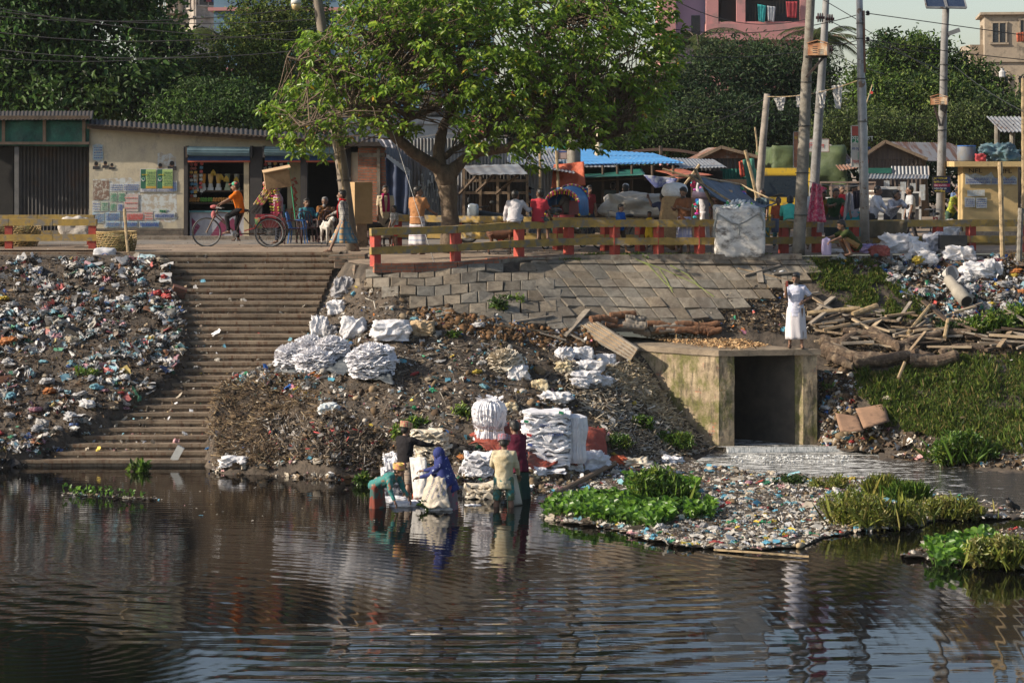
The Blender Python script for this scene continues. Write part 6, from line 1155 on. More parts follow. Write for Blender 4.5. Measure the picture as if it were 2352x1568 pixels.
# vehicles, animals, furniture
def wheel(parent,c,r,w_=.04,spokes=20,axis='y',dish=.0):
 """spoked wheel: tyre ring plus spokes"""
 n=28;c=Vector(c);b=MB();b.tube([c+Vector((math.cos(a)*r,0,math.sin(a)*r))for a in np.linspace(0,2*math.pi,n+1)],w_/2,7,False);o=b.build('wheel',BLACKP if w_>.03 else STEEL,parent,smooth=True)
 b=MB();b.tube([c+Vector((math.cos(a)*(r-w_*.6),0,math.sin(a)*(r-w_*.6)))for a in np.linspace(0,2*math.pi,n+1)],w_*.28,5,False)
 for i in range(spokes):a=2*math.pi*i/spokes;b.beam(c+Vector((math.cos(a+.4)*.03,.02*(-1)**i,math.sin(a+.4)*.03)),c+Vector((math.cos(a)*r*.95,0,math.sin(a)*r*.95)),.005,.005)
 b.tube([c-Vector((0,.04,0)),c+Vector((0,.04,0))],.03,8);b.build('spokes',STEEL,o);return o
FRAMEM=M('rusty_frame',(.16,.10,.07),(.07,.05,.04),9,.6,metal=.3)
def rickshaw(label,loc,rz,hood_up,paint,hoodm,trimm):
 t=thing('cycle_rickshaw',label,'rickshaw',loc,rz);r=.38
 wheel(t,(-1.02,0,r),r);wheel(t,(.70,-.40,r),r);wheel(t,(.70,.40,r),r)
 b=MB();hub=Vector((-1.02,0,r));hd=Vector((-.72,0,1.0));bbk=Vector((-.25,0,.34));st_=Vector((-.02,0,.92));ax=Vector((.70,0,r))
 b.tube([hub+Vector((0,-.05,0)),hub.lerp(hd,.7)+Vector((0,-.05,0))],.016,6);b.tube([hub+Vector((0,.05,0)),hub.lerp(hd,.7)+Vector((0,.05,0))],.016,6);b.tube([hub.lerp(hd,.65),hd],.022,6)
 b.tube([hub.lerp(hd,.85),bbk],.020,6);b.tube([hub.lerp(hd,.72),bbk+Vector((0,0,.04))],.018,6);b.tube([bbk,st_],.018,6);b.tube([bbk,Vector((.4,0,.34)),ax],.02,6);b.tube([ax-Vector((0,.45,0)),ax+Vector((0,.45,0))],.022,6);b.tube([hub.lerp(hd,.88),st_+Vector((0,0,-.06))],.016,6)
 b.tube([Vector((.3,-.35,.34)),Vector((.3,.35,.34))],.02,6);b.tube([st_+Vector((.0,0,-.15)),Vector((.3,0,.40))],.018,6);b.build('frame',FRAMEM,t)
 b=MB();b.tube([hd+Vector((.14,-.28,.02)),hd+Vector((0,-.24,.05)),hd+Vector((-.05,0,.02)),hd+Vector((0,.24,.05)),hd+Vector((.14,.28,.02))],.014,6);b.tube([hd,hd+Vector((-.05,0,.02))],.02,6);b.build('handlebar',STEEL,t)
 b=MB();b.ball(hd+Vector((-.10,0,.06)),.09,10,6,1.2,.8,.6);b.build('headlamp',M('pink_cover',(.45,.14,.14),(.35,.1,.1)),t);b=MB();b.ball(hub.lerp(hd,.72)+Vector((-.03,0,.02)),.075,8,6,.9,.6,1.5);b.build('lamp_bag',M('pink_cover'),t)
 b=MB();b.ball(st_+Vector((.0,0,.04)),.12,10,6,1.2,.75,.4);b.build('saddle',BLACKP,t)
 b=MB();b.ball(bbk+Vector((0,-.06,0)),.09,12,4,1,.12,1);b.beam(bbk+Vector((0,-.1,0)),bbk+Vector((.06,-.12,-.16)),.02,.02);b.beam(bbk+Vector((.03,-.17,-.17)),bbk+Vector((.1,-.1,-.17)),.06,.02);b.build('crank',STEEL,t)
 b=MB();b.box((.62,0,.62),(.62,.62,.22));b.add([(.30,-.3,.52),(.30,.3,.52),(.02,.3,.44),(.02,-.3,.44),(.30,-.3,.49),(.30,.3,.49),(.02,.3,.41),(.02,-.3,.41)],[(0,1,2,3),(7,6,5,4),(0,3,7,4),(1,5,6,2),(2,6,7,3)]);b.build('seat_box',paint,t)
 b=MB();b.box((.60,0,.80),(.55,.60,.12));b.box((.88,0,1.02),(.12,.62,.40),ry=.15);b.build('seat',M('red_vinyl',(.30,.03,.04),(.20,.02,.03),5,.4),t)
 b=MB();b.add([(.30,-.315,.78),(.42,-.315,.78),(.52,-.315,.50),(.34,-.315,.50),(.30,-.33,.78),(.42,-.33,.78),(.52,-.33,.50),(.34,-.33,.50)],[(0,1,2,3),(7,6,5,4),(0,4,5,1),(1,5,6,2),(2,6,7,3),(3,7,4,0)]);b.build('side_panel',M('painted_panel',(.08,.35,.12),(.55,.15,.08),14,.4,lo=.45,hi=.55),t)
 for s_ in(-1,1):
  b=MB();n=14
  for i in range(n):
   a0,a1=math.pi*(.08+.84*i/n),math.pi*(.08+.84*(i+1)/n);R_=r+.07;q=[Vector((.70+math.cos(a)*R_,s_*.40+d,r+math.sin(a)*R_))for a in(a0,a1)for d in(-.06,.06)]
   b.add(q+[v+Vector((0,0,.012))for v in q],[(0,1,3,2),(4,6,7,5),(0,4,5,1),(0,2,6,4),(1,5,7,3)])
  b.build('mudguard',STEEL,t)
 if hood_up:
  b=MB()
  def hf(u,v):
   a=math.pi*(.08+.84*u);w2=.50;x=.95-v*.75;top_=.85+(.78-.12*v)*(math.sin(a)**.6);return Vector((x,-math.cos(a)*w2*(1 if abs(math.cos(a))>.5 else 1),top_ if u not in(0,1)else .85))
  b.grid(hf,16,6,thick=(0,0,-.012));b.build('hood',hoodm,t,smooth=True)
  b=MB();b.grid(lambda u,v:Vector((.96,(u-.5)*.9,.9+v*.72*(1-.15*abs(u-.5)))),8,6,thick=(.012,0,0));b.build('hood_back',hoodm,t)
  b=MB()
  for v in(0,1):
   pts=[hf(i/24,v)+Vector((0,0,.02))for i in range(25)]
   for i,p in enumerate(pts):b.ball(p,.035,6,4,col=[(.65,.45,.02),(.5,.05,.15),(.6,.5,.3),(.3,.05,.25)][i%4])
  for i in range(14):
   p=hf(.5+(i-7)/20,1);b.tube([p,p+Vector((-.02,0,-.10))],.018,5,col=[(.65,.45,.02),(.5,.05,.15)][i%2])
  b.build('tassel_trim',trimm,t)
 else:
  b=MB();rr=random.Random(3)
  for i in range(13):
   y=-.42+.84*i/12;x1=.25+rr.uniform(-.04,.04);a=Vector((x1-.12+.25*(i%3)*.3,y,.88));c_=Vector((.62+.10*(i%3),y*.7,1.62+rr.uniform(-.06,.04)))
   for s_ in range(12):p=a.lerp(c_,s_/12);p2=a.lerp(c_,(s_+1)/12);b.tube([p,p2],.020 if s_>3 else .012,5,col=(.04,.035,.03)if s_<4 else[(.40,.32,.05),(.35,.03,.08),(.30,.30,.06),(.06,.04,.04),(.5,.35,.25)][(s_+i)%5])
  for i in range(26):b.ball((.62+rr.uniform(-.12,.2),rr.uniform(-.3,.3),1.58+rr.uniform(-.12,.12)),.045,6,4,col=[(.6,.35,.3),(.5,.05,.10),(.55,.45,.05),(.5,.15,.08)][i%4])
  for i in range(10):
   x=.70+rr.uniform(-.1,.2);y=-.38+.08*i
   for s_ in range(9):b.ball((x+.03*s_*.3,y,1.5-s_*.075),.026,6,4,col=[(.45,.42,.05),(.30,.28,.04),(.4,.05,.12)][s_%3])
  b.build('folded_hood',trimm,t)
 b=MB();b.box((1.04,0,.62),(.03,.70,.3));b.build('back_panel',paint,t);return t
TRIM=MA('tinsel',.4)
rk=rickshaw('red painted cycle rickshaw with its tasselled hood folded back, heading left',G(562,566),0,False,M('rick_red',(.30,.03,.03),(.20,.02,.02),5,.4),M('hood_red',(.3,.05,.05)),TRIM);rk.location.y-=.0
t,J=person('man in an orange polo shirt and striped cap riding the rickshaw',(rk.location.x-.12,rk.location.y+.0,4.3),1.60,-90,dict(z=.98,lean=12,hL=62,kL=70,hR=16,kR=22,ab=3,sL=(52,6),sR=(50,6),eL=12,eR=12,hp=4),1,(cloth('orange_polo',(.56,.14,.015)),'short',.05),('trousers',cloth('blackp',(.02,.02,.022)),1),'short',hat=('cap',M('striped_cap',(.45,.05,.05),(.03,.30,.18),9,lo=.48,hi=.52)),shoes=SAND)
rk2=rickshaw('cycle rickshaw with raised blue hood and yellow tassels behind the railing',G(1285,569),R(68),True,M('rick_green',(.03,.25,.12),(.02,.18,.09),5,.4),M('hood_blue',(.02,.22,.50),(.03,.12,.30),4,.5),TRIM)
def bicycle(label,loc,rz,col):
 t=thing('bicycle',label,'bicycle',loc,rz);r=.34;wheel(t,(-.52,0,r),r,.035);wheel(t,(.52,0,r),r,.035);b=MB();f,k_,s_,h=Vector((-.52,0,r)),Vector((0,0,.30)),Vector((.16,0,.78)),Vector((-.36,0,.80));rr=Vector((.52,0,r))
 for a,c_ in((f,h),(h,k_),(k_,s_),(h+Vector((0,0,-.05)),s_),(k_,rr),(s_,rr)):b.tube([a,c_],.016,6)
 b.build('frame',col,t);b=MB();b.tube([h+Vector((.1,-.26,.18)),h+Vector((-.03,-.2,.2)),h+Vector((-.02,.2,.2)),h+Vector((.1,.26,.18))],.013,6);b.tube([h,h+Vector((-.03,0,.2))],.014,6);b.build('handlebar',STEEL,t);b=MB();b.ball(s_+Vector((.03,0,.09)),.1,8,5,1.3,.7,.45);b.build('saddle',BLACKP,t);return t
bicycle('bicycle with a black saddle parked by the covered cart',G(1430,572),R(12),FRAMEM);bicycle('red bicycle standing left of the kiosk',G(2150,566),R(70),M('red_frame',(.35,.03,.03)));bicycle('dark bicycle behind the drying grey towel',G(1765,566),R(-30),M('yellow_frame',(.40,.28,.03)))
t=thing('flat_cart','flat cart with spoked wheels under a heap of white sheeting','cart',G(1490,568),W=True);c_=t.location;b=MB();b.box(c_+Vector((0,0,.62)),(2.2,1.1,.08));
for x in(-1,1):b.tube([c_+Vector((x*1.0,-.4,.6)),c_+Vector((x*.7,-.4,.35))],.025,5)
b.build('platform',WOOD,t);wheel(t,c_+Vector((-.6,-.5,.36)),.36);wheel(t,c_+Vector((.65,-.5,.36)),.36);wheel(t,c_+Vector((.65,.5,.36)),.36)
tk=thing('cargo_truck','yellow cargo truck facing the camera with a high load under green tarpaulin','truck',P(1802,530,80),W=True);TY=M('truck_yellow',(.78,.50,.03),(.66,.42,.03),2,.45,dirt=(.30,.22,.08),ds=2)
b=MB();Y=79;slab(b,1742,454,1862,515,Y,1.6);slab(b,1742,392,1862,403,Y+.25,1.5);
for x0,x1 in((1742,1748),(1856,1863)):b.beam(P((x0+x1)/2,470,Y+.08),P((x0+x1)/2,398,Y+.3),.1,.1)
b.beam(P(1745,393,Y+.3),P(1860,393,Y+.3),.12,.2);slab(b,1746,400,1858,454,Y+1.4,.2);b.build('cab',TY,tk)
b=MB();p=[P(1748,453,Y+.02),P(1856,453,Y+.02),P(1855,404,Y+.26),P(1749,404,Y+.26)];b.add(p+[v+Vector((0,.03,0))for v in p],[(0,1,2,3),(7,6,5,4)]);b.build('windscreen',M('truck_glass',(.015,.02,.022),(.008,.012,.014),1,.12),tk)
b=MB();b.beam(P(1765,452,Y),P(1800,444,Y-.02),.03,.04);b.beam(P(1815,452,Y),P(1850,445,Y-.02),.03,.04);b.tube([P(1733,420,Y-.1),P(1733,440,Y-.1)],.06,6);b.beam(P(1733,415,Y-.1),P(1746,408,Y+.1),.03,.03);b.build('wiper',BLACKP,tk)
S1('bumper',1738,512,1866,524,Y-.1,.3,FRAMEM,tk)
for x in(1750,1845):b=MB();b.tube([P(x,530,Y+1.0),P(x+10,530,Y+1.0)],.45,18);b.build('tyre',BLACKP,tk)
for x in(1758,1848):b=MB();b.tube([P(x,498,Y-.03),P(x,498,Y+.05)],.1,12);b.build('headlight',INKW,tk)
def lump(name,c,d,mat,label=None,cat=None,parent=None,seed=1,amp=.12,fr=2.0,sub=4,boxy=.6,flat=True,group=None,fold=.5,color=None):
 """crumpled soft body: a cube-sphere pushed about by folded noise"""
 bm=bmesh.new();bmesh.ops.create_icosphere(bm,subdivisions=sub,radius=1);c=Vector(c);vs=[];sv=Vector((seed*3.1,seed*1.7,seed));RF=Matrix.Rotation(seed*2.3,3,'Z')@Matrix.Rotation(seed*1.1,3,'Y');ST=Vector((.45,1.5,1.2))
 for v in bm.verts:
  p=v.co.copy();m_=max(abs(p.x),abs(p.y),abs(p.z));p=p.lerp(p/m_*.82,boxy);p*=1+.35*boxy*abs(p.x*p.y);q=p*fr+sv;g=RF@p;g=Vector((g.x*ST.x,g.y*ST.y,g.z*ST.z))*fr*.95+sv
  r1=1-abs(noise.noise(g))*2;r2=1-abs(noise.noise(g*2.3+sv))*2;n_=noise.noise(q)*1.0+fold*(.55*max(0,r1)**3+.20*max(0,r2)**3+.05*noise.noise(q*6)-.28);p=p*(1+amp*n_)
  if flat and p.z<-.62:p.z=-.62+(p.z+.62)*.15
  vs.append(c+Vector((p.x*d[0]/2,p.y*d[1]/2,(p.z+.64)/1.5*d[2])))
 b=MB();b.add(vs,[tuple(w_.index for w_ in f_.verts)for f_ in bm.faces]);bm.free();tg={}
 if label:tg=dict(label=label,cat=cat,group=group)
 o=b.build(name,mat,parent,smooth=True,**tg)
 if color:o.color=c4(color)
 return o
TARPG=M('truck_tarp',(.07,.10,.035),(.035,.055,.02),2.0,.7,.015,5)
lump('tarpaulin_load',P(1838,455,Y+3.2),(2.75,5.5,1.75),TARPG,parent=tk,seed=3,amp=.10,fr=1.6,sub=5,boxy=.85)
lump('white_sheeting',P(1478,500,62.6)+Vector((0,1.4,0)),(2.1,1.3,.62),M('dirty_white_sheet',(.50,.47,.42),(.34,.30,.26),2.5,.7,.03,8,dirt=(.25,.2,.16),ds=3,dlo=.6,dhi=.75),'dirty white sheeting heaped over the cart behind the railing','sheeting',seed=5,amp=.26,fr=1.8,sub=5,boxy=.5)
lump('burlap_sack',P(1546,553,60.9),(.74,.66,1.16),M('burlap',(.36,.24,.12),(.25,.165,.085),14,.95,.01,60),'huge brown burlap sack carried on a bent man\'s back','sack',seed=8,amp=.10,fr=1.2,sub=4,boxy=.4,flat=False)
lump('white_sack',P(1549,452,60.9),(.68,.55,.34),WHT,'white sack balanced on top of the burlap sack','sack',seed=11,amp=.12,fr=1.5,sub=4,boxy=.2)
for k_2,(x,y,w2,c_)in enumerate(((1612,447,40,(.60,.42,.50)),(1625,440,34,(.30,.40,.55)),(1655,443,50,(.50,.34,.20)))):
 b=MB();b.tube([P(x-w2/2,y,64.5),P(x+w2/2,y+5,64.3)],.10 if k_2<2 else .14,10);b.build('rolled_cloth',M('roll%d'%k_2,c_),None,smooth=True,label=['pink rolled cloth on the head of the person in white','pale blue rolled cloth above the pink one','tan rolled mat behind the bamboo prop'][k_2],cat='rolled cloth')
rr=random.Random(5);b=MB()
for i in range(150):
 x=rr.uniform(1590,1712);y=rr.uniform(415,500)
 if x>1660 and y<430:continue
 b.ball(P(x,y,66+rr.uniform(0,.3)),rr.uniform(.04,.09),6,4,sz=rr.uniform(.5,1.2),col=rr.choice([(.5,.03,.10),(.03,.25,.10),(.02,.12,.45),(.55,.35,.04),(.45,.05,.35),(.02,.30,.35),(.6,.5,.5),(.3,.03,.03)]))
b.build('stall_toys',MA('toys',.5),None,label='colourful mass of toys and bags hanging in the tented stall',cat='toys',kind='stuff')
S1('toy_stall',1588,412,1715,545,66.6,.1,DWOOD,None,label='dark back of the colourful tented stall',cat='stall')
tl,tr_,br,bl=P(1585,404,61.8),P(1700,424,66.5),P(1788,466,65.2),P(1715,486,60.6)
b=MB();b.grid(lambda u,v:tl.lerp(tr_,u).lerp(bl.lerp(br,u),v)+Vector((0,0,-.28*math.sin(math.pi*v)*(.4+u*.6)-.05*nz(u*6,v*3)-.03*abs(nz(u*3,v*14)))),30,24,thick=(0,0,.012));b.build('blue_tent',BLUE_T,None,smooth=True,label='dark blue tarpaulin stretched as a tent between bamboo poles',cat='tarpaulin')
b=MB();b.tube([tl,bl],.03,6);b.tube([tl+Vector((0,0,.02)),tr_,br],.03,6);b.tube([bl,bl-Vector((0,0,1.5))],.03,6);b.tube([br,br-Vector((0,0,1.55))],.03,6);b.build('tent_pole',BAMBOO,None,label='pale pole frame holding the dark blue tent',cat='pole')
pk=thing('pickup_truck','old white pickup with rusty cargo rails and an open door by the gabled shed','pickup truck',P(1985,545,76),W=True);PW=M('pickup_white',(.66,.65,.61),(.52,.51,.48),2,.5,dirt=(.22,.14,.09),ds=2.4,dlo=.54)
b=MB();Y=75.5;slab(b,1866,455,2050,505,Y,1.5);slab(b,2010,430,2075,470,Y+.2,1.3);slab(b,2048,462,2082,512,Y,1.5);b.build('body',PW,pk)
b=MB()
for i in range(4):slab(b,1868,460+i*11,2046,463+i*11,Y-.02,.03)
b.build('side_ribs',M('pickup_grey',(.30,.30,.28)),pk);b=MB();slab(b,1905,424,2012,437,Y+.1,.06);slab(b,1905,440,2012,448,Y+.1,.06)
for x in(1884,1908,1945,1980,2008):slab(b,x,418,x+3,456,Y+.08,.05)
slab(b,1884,417,2012,421,Y+.07,.06);b.build('cargo_rail',M('rail_rust',(.30,.22,.17),(.18,.13,.10),4),pk);S1('window',2022,435,2062,458,Y+.17,.02,GLASSD,pk);S1('rear_window',1925,440,1985,451,Y+.3,.02,GLASSD,pk)
b=MB();
for r_ in((2072,440,2116,444),(2072,444,2077,512),(2111,444,2116,512),(2072,474,2116,480),(2072,508,2116,512)):slab(b,*r_,Y-.6,.05)
b.build('door',PW,pk);S1('door_window',2078,444,2111,474,Y-.58,.01,GLASSD,pk);S1('door_lining',2078,480,2111,508,Y-.58,.03,M('door_lining',(.06,.055,.055)),pk)
for x in(1885,2060):b=MB();b.tube([P(x,512,Y-.05),P(x,512,Y+.2)],.33,18);b.build('tyre',BLACKP,pk)
mc=thing('motorcycle','silver-fronted motorcycle parked between the tree and the shuttered stall','motorcycle',P(1095,558,65),W=True);c_=mc.location
wheel(mc,c_+Vector((-.25,0,.3)),.28,.09,8);wheel(mc,c_+Vector((.75,.3,.3)),.28,.09,8)
b=MB();b.tube([c_+Vector((-.2,0,.3)),c_+Vector((-.05,0,.85)),c_+Vector((.1,.05,.75)),c_+Vector((.6,.25,.68)),c_+Vector((.9,.35,.75))],[.05,.09,.14,.13,.06],10);b.build('body',BLACKP,mc,smooth=True)
lump('fairing',c_+Vector((-.10,-.08,.72)),(.34,.22,.34),M('silver_paint',(.42,.46,.5),(.3,.34,.38),2,.3,metal=.4),parent=mc,seed=2,amp=.1,sub=3,flat=False);b=MB();b.tube([c_+Vector((-.32,-.2,1.0)),c_+Vector((0,0,.95)),c_+Vector((.34,.1,1.0))],.018,6);b.ball(c_+Vector((.42,0,1.1)),.06,8,5,1.2,.4,.8);b.ball(c_+Vector((-.22,-.1,1.15)),.06,8,5,.6,.4,1.6);b.build('handlebar',BLACKP,mc)
def goat(label,loc,face,col,col2,k=1.0,neck_up=.6,name='goat'):
 t=thing(name,label,'goat',loc,R(face));b=MB();f=Vector((0,-1,0))
 loft_=[((0,.36,.56),.05,.05),((0,.30,.56),.10,.11),((0,.12,.54),.125,.135),((0,-.10,.53),.12,.14),((0,-.28,.56),.10,.13),((0,-.36,.60),.06,.09)]
 b.tube([Vector(c)*k for c,_,_ in loft_],[r_*k*1.05 for _,r_,_ in loft_],12)
 nk=Vector((0,-.52,.56+.34*neck_up))*k;b.tube([Vector((0,-.28,.58))*k,Vector((0,-.42,.62+.16*neck_up))*k,nk],[.10*k,.07*k,.055*k],10);b.tube([nk,nk+Vector((0,-.08,0))*k,nk+Vector((0,-.20,-.07))*k],[.06*k,.062*k,.03*k],10)
 for s_ in(-1,1):
  b.tube([Vector((s_*.08,-.27,.52))*k,Vector((s_*.085,-.27,.28))*k,Vector((s_*.085,-.28,.05))*k],[.05*k,.028*k,.02*k],8)
  b.tube([Vector((s_*.09,.27,.54))*k,Vector((s_*.095,.22,.36))*k,Vector((s_*.09,.33,.24))*k,Vector((s_*.09,.30,.05))*k],[.075*k,.045*k,.026*k,.02*k],8)
  b.tube([nk+Vector((s_*.05,.0,.03))*k,nk+Vector((s_*.12,.02,.0))*k,nk+Vector((s_*.15,.03,-.05))*k],[.018*k,.024*k,.008*k],6,sq=.5)
 b.tube([Vector((0,.36,.62))*k,Vector((0,.44,.68))*k,Vector((0,.46,.60))*k],[.03*k,.025*k,.01*k],6)
 me=bpy.data.meshes.new('b');me.from_pydata([tuple(v)for v in b.v],[],b.f);rm=voxel(me,.016*k);b=MB();b.add([v.co.copy()for v in rm.vertices],[tuple(f_.vertices)for f_ in rm.polygons]);b.build('body',col,t,smooth=True)
 for s_ in(-1,1):
  q=MB();q.tube([nk+Vector((s_*.03,.02,.05))*k,nk+Vector((s_*.04,.07,.11))*k,nk+Vector((s_*.05,.12,.12))*k],[.015*k,.012*k,.004*k],6);q.build('horn',col2,t)
  for y_ in(-.28,.30):q=MB();q.tube([Vector((s_*(.085 if y_<0 else .09),y_,.05))*k,Vector((s_*(.085 if y_<0 else .09),y_-.02,.0))*k],[.022*k,.026*k],6);q.build('hoof',col2,t)
 return t
FURB=M('brown_fur',(.12,.05,.025),(.07,.03,.018),12,.9);FURW=M('white_fur',(.50,.47,.43),(.22,.20,.18),5,.9,lo=.42,hi=.48);FURK=M('black_fur',(.025,.022,.02),(.012,.011,.01),12,.9)
goat('white and grey goat standing by the plastic chairs',feet(752,562),20,FURW,FURK,.95);goat('brown goat under the railing below the man in the white shirt',feet(1148,584),95,FURB,FURK,.9,.1)
goat('black goat standing behind the walking man',feet(858,566),85,FURK,FURK,1.0);goat('small dark kid goat grazing behind the railing post',feet(1182,585),-70,FURK,FURK,.55,.0)
cr=thing('crow','black crow with grey neck standing on floating rubbish at the far right','bird',P(2323,1182,GY(1182,.07)),R(-60));cr.location.z=.10;b=MB();b.tube([(0,.20,.07),(0,.10,.11),(0,0,.17),(0,-.06,.22),(0,-.08,.27)],[.012,.035,.058,.045,.03],10);b.ball((0,-.095,.285),.034,8,6);b.tube([(0,-.12,.285),(0,-.18,.275)],[.014,.003],6);b.build('body',FURK,cr,smooth=True)
for s_ in(-1,1):b=MB();b.tube([(s_*.025,.02,.12),(s_*.025,0,0)],.006,5);b.beam((s_*.025,.02,0),(s_*.025,-.05,0),.012,.008);b.build('leg',FURK,cr);b=MB();b.grid(lambda u,v:(s_*(.05+.012*math.sin(u*3)),-.04+u*.2,.22-v*.09-u*.09),5,3,thick=(s_*.006,0,0));b.build('wing',FURK,cr)
b=MB();b.tube([(0,-.06,.225),(0,-.085,.262)],[.047,.034],10);b.build('grey_neck',M('crow_grey',(.20,.17,.15)),cr)
def chair(label,loc,rz,m_):
 t=thing('plastic_chair',label,'chair',loc,rz,'plastic chairs in front of the shops')
 b=MB();b.grid(lambda u,v:((u-.5)*.46,(v-.5)*.44,.43-.02*math.sin(math.pi*u)*math.sin(math.pi*v)),6,6,thick=(0,0,-.025));b.build('seat',m_,t)
 b=MB();
 for i in range(6):x=(i-2.5)*.07;b.beam((x*.9,.21,.43),(x*1.15,.30,.82-.02*abs(i-2.5)),.035,.012)
 b.tube([(-.23,.20,.42),(-.235,.27,.68),(-.16,.31,.84),(0,.32,.87),(.16,.31,.84),(.235,.27,.68),(.23,.20,.42)],.018,6);b.build('backrest',m_,t)
 for s_ in(-1,1):q=MB();q.tube([(s_*.25,.24,.62),(s_*.26,-.05,.65),(s_*.25,-.18,.62),(s_*.23,-.2,.43)],.018,6);q.build('armrest',m_,t)
 for x in(-1,1):
  for y in(-1,1):q=MB();q.beam((x*.20,y*.19,.42),(x*.25,y*.24,0),.04,.03);q.build('leg',m_,t)
 return t
CHM=M('maroon_plastic',(.07,.03,.03),(.05,.02,.022),4,.5);CHB=M('blue_plastic',(.05,.16,.42),(.04,.12,.32),4,.5)
for i,(x,y,r_,m_,l)in enumerate(((668,560,1.9,CHM,'maroon plastic chair nearest the rickshaw, empty'),(684,559,1.5,CHB,'bright blue plastic chair between the maroon ones'),(706,557,.4,CHM,'maroon plastic chair under the man in the blue checked shirt'),(733,554,-2.6,CHM,'maroon plastic chair with the old man\'s arms on it'),(757,553,-2.9,CHM,'pale-backed maroon chair right of the old man'))):chair(l,feet(x,y),r_,m_)
bx=thing('wooden_box','tall upright wooden box beside the leaning pole','box',P(824,563,63.5),W=True);b=MB();c_=P(826,466,63.5);b.box(c_,(.52,.5,1.10),rz=.5);b.build('body',M('plywood',(.42,.28,.14),(.30,.20,.10),2),bx);b=MB();b.box(c_-Vector((0,0,.85)),(.3,.3,.62),rz=.5);b.build('stand',WOOD,bx)
b=MB();
def cart(u,v):return None
cb_=thing('cardboard_carton','large battered cardboard carton held up behind the folded rickshaw hood','carton',P(637,432,63.6),W=True);b=MB();c_=P(637,412,63.6);b.box(c_,(.68,.45,.46),ry=-.12,rz=.15);b.build('body',M('cardboard',(.36,.23,.12),(.27,.17,.09),3,.9,dirt=(.18,.11,.06)),cb_);b=MB();b.box(c_+Vector((-.02,-.06,.27)),(.74,.46,.025),ry=-.2,rz=.15,rx=.15);b.build('flap',M('cardboard_light',(.50,.34,.19),(.40,.27,.15),3),cb_)
bn=thing('wooden_bench','low wooden bench by the small boy','bench',feet(888,572),W=True);c_=bn.location;b=MB();b.box(c_+Vector((0,0,.36)),(.6,.2,.03));b.build('seat',WOOD,bn)
for x in(-.25,.25):b=MB();b.beam(c_+Vector((x,0,.35)),c_+Vector((x*1.1,0,0)),.04,.04);b.build('leg',WOOD,bn)
clothp('pink_cloth',[(1866,418,60.0),(1884,424,60.0),(1898,510,59.9),(1852,510,59.9)],60,M('pink_batik',(.46,.045,.11),(.52,.22,.26),14,.9,lo=.46,hi=.52),None,12,18,.05,4,label='long pink patterned cloth hanging by the thick pole',cat='cloth');clothp('pink_cloth',[(1868,418),(1900,432),(1885,448),(1876,440)],60.2,M('pink_batik'),None,6,6,.03,3,label='pink scarf corner with yellow edge on the washing line',cat='cloth')
clothp('grey_shirt',[(1944,444),(1956,442),(1958,470),(1936,512)],60.2,M('grey_laundry',(.32,.31,.32),(.2,.19,.2)),None,8,12,.05,4,label='grey shirt drying on the washing line',cat='laundry');clothp('dark_towel',[(1958,440),(1976,437),(1974,478),(1962,482)],60.3,M('black_laundry',(.02,.016,.03)),None,6,8,.03,4,label='black cloth drying beside the grey shirt',cat='laundry')
wire('thin washing line between the thick pole and the silver pole',((1850,415),(1984,425)),59.9,59.9,.08,.008,'washing_line',STEEL,cat='rope',group=None)
clothp('rail_towel',[(1770,502),(1790,502),(1789,534),(1772,534)],60.0,M('slate_cloth',(.10,.12,.17),(.07,.08,.12)),None,6,8,.03,4,label='slate grey towel hung over the rail right of the giant sack',cat='towel')
clothp('sacking',[(1993,507),(2085,507),(2083,545),(1995,546)],60.45,M('jute_sheet',(.13,.105,.065),(.08,.065,.04),3,.95,.02,20),None,20,8,.05,5,label='brown jute sheet hung over the right railing',cat='sacking')
b=MB();c_=P(1900,556,59.4);o=lump('carrier_bag',P(1898,586,58.9),(.26,.2,.42),M('lilac_bag',(.52,.46,.66),(.42,.36,.54),3,.5,transl=.3),'lilac plastic carrier bag standing by the railing','bag',seed=4,amp=.1,sub=4,boxy=.5)
clothp('white_bag',[(1878,510),(1892,510),(1893,535),(1876,534)],60.1,M('clear_bag',(.42,.42,.45),(.36,.30,.30),4,.4,transl=.4),None,5,6,.03,4,label='small white bag dangling beside the pink cloth',cat='bag')
def basket(label,loc,r,h,k=1.0):
 t=thing('wicker_basket',label,'basket',loc);b=MB()
 def pr(s_):return r*(.78+.26*math.sin(s_*2.0)*.9)
 for i in range(26):
  a=2*math.pi*i/26;pts=[Vector((math.cos(a+.12*s_)*pr(s_/8),math.sin(a+.12*s_)*pr(s_/8),h*s_/8))for s_ in range(9)];b.tube(pts,.011,4,False)
 for j in range(11):
  z=h*(j+.3)/11;rr_=pr(z/h)+.008;b.tube([Vector((math.cos(a)*rr_,math.sin(a)*rr_,z+.012*math.sin(a*7+j)))for a in np.linspace(0,2*math.pi,33)],.010,4,False)
 b.tube([Vector((math.cos(a)*(pr(1)+.01),math.sin(a)*(pr(1)+.01),h))for a in np.linspace(0,2*math.pi,33)],.022,6,False);b.build('weave',M('cane',(.36,.25,.09),(.22,.15,.06),6,.7),t)
 lump('contents',(0,0,.05),(r*1.6,r*1.6,h*.85),M('green_waste',(.10,.12,.04),(.16,.11,.06),9,.9),parent=t,seed=7,amp=.2,sub=3);return t
basket('large open wicker basket of green waste beside the end of the left railing',G(467/1.0-0,594,4.12)*0+P(467-0,583,60.9)*0+P(467,583,60.9),.01,.01)if False else None
basket('large open wicker basket of green waste beside the end of the left railing',P(268,592,61.2),.50,.66);basket('wicker basket behind the left railing, at the left edge',feet(-5,566),.5,.62);basket('wicker basket behind the left railing, near the first red post',feet(50,566),.5,.62)
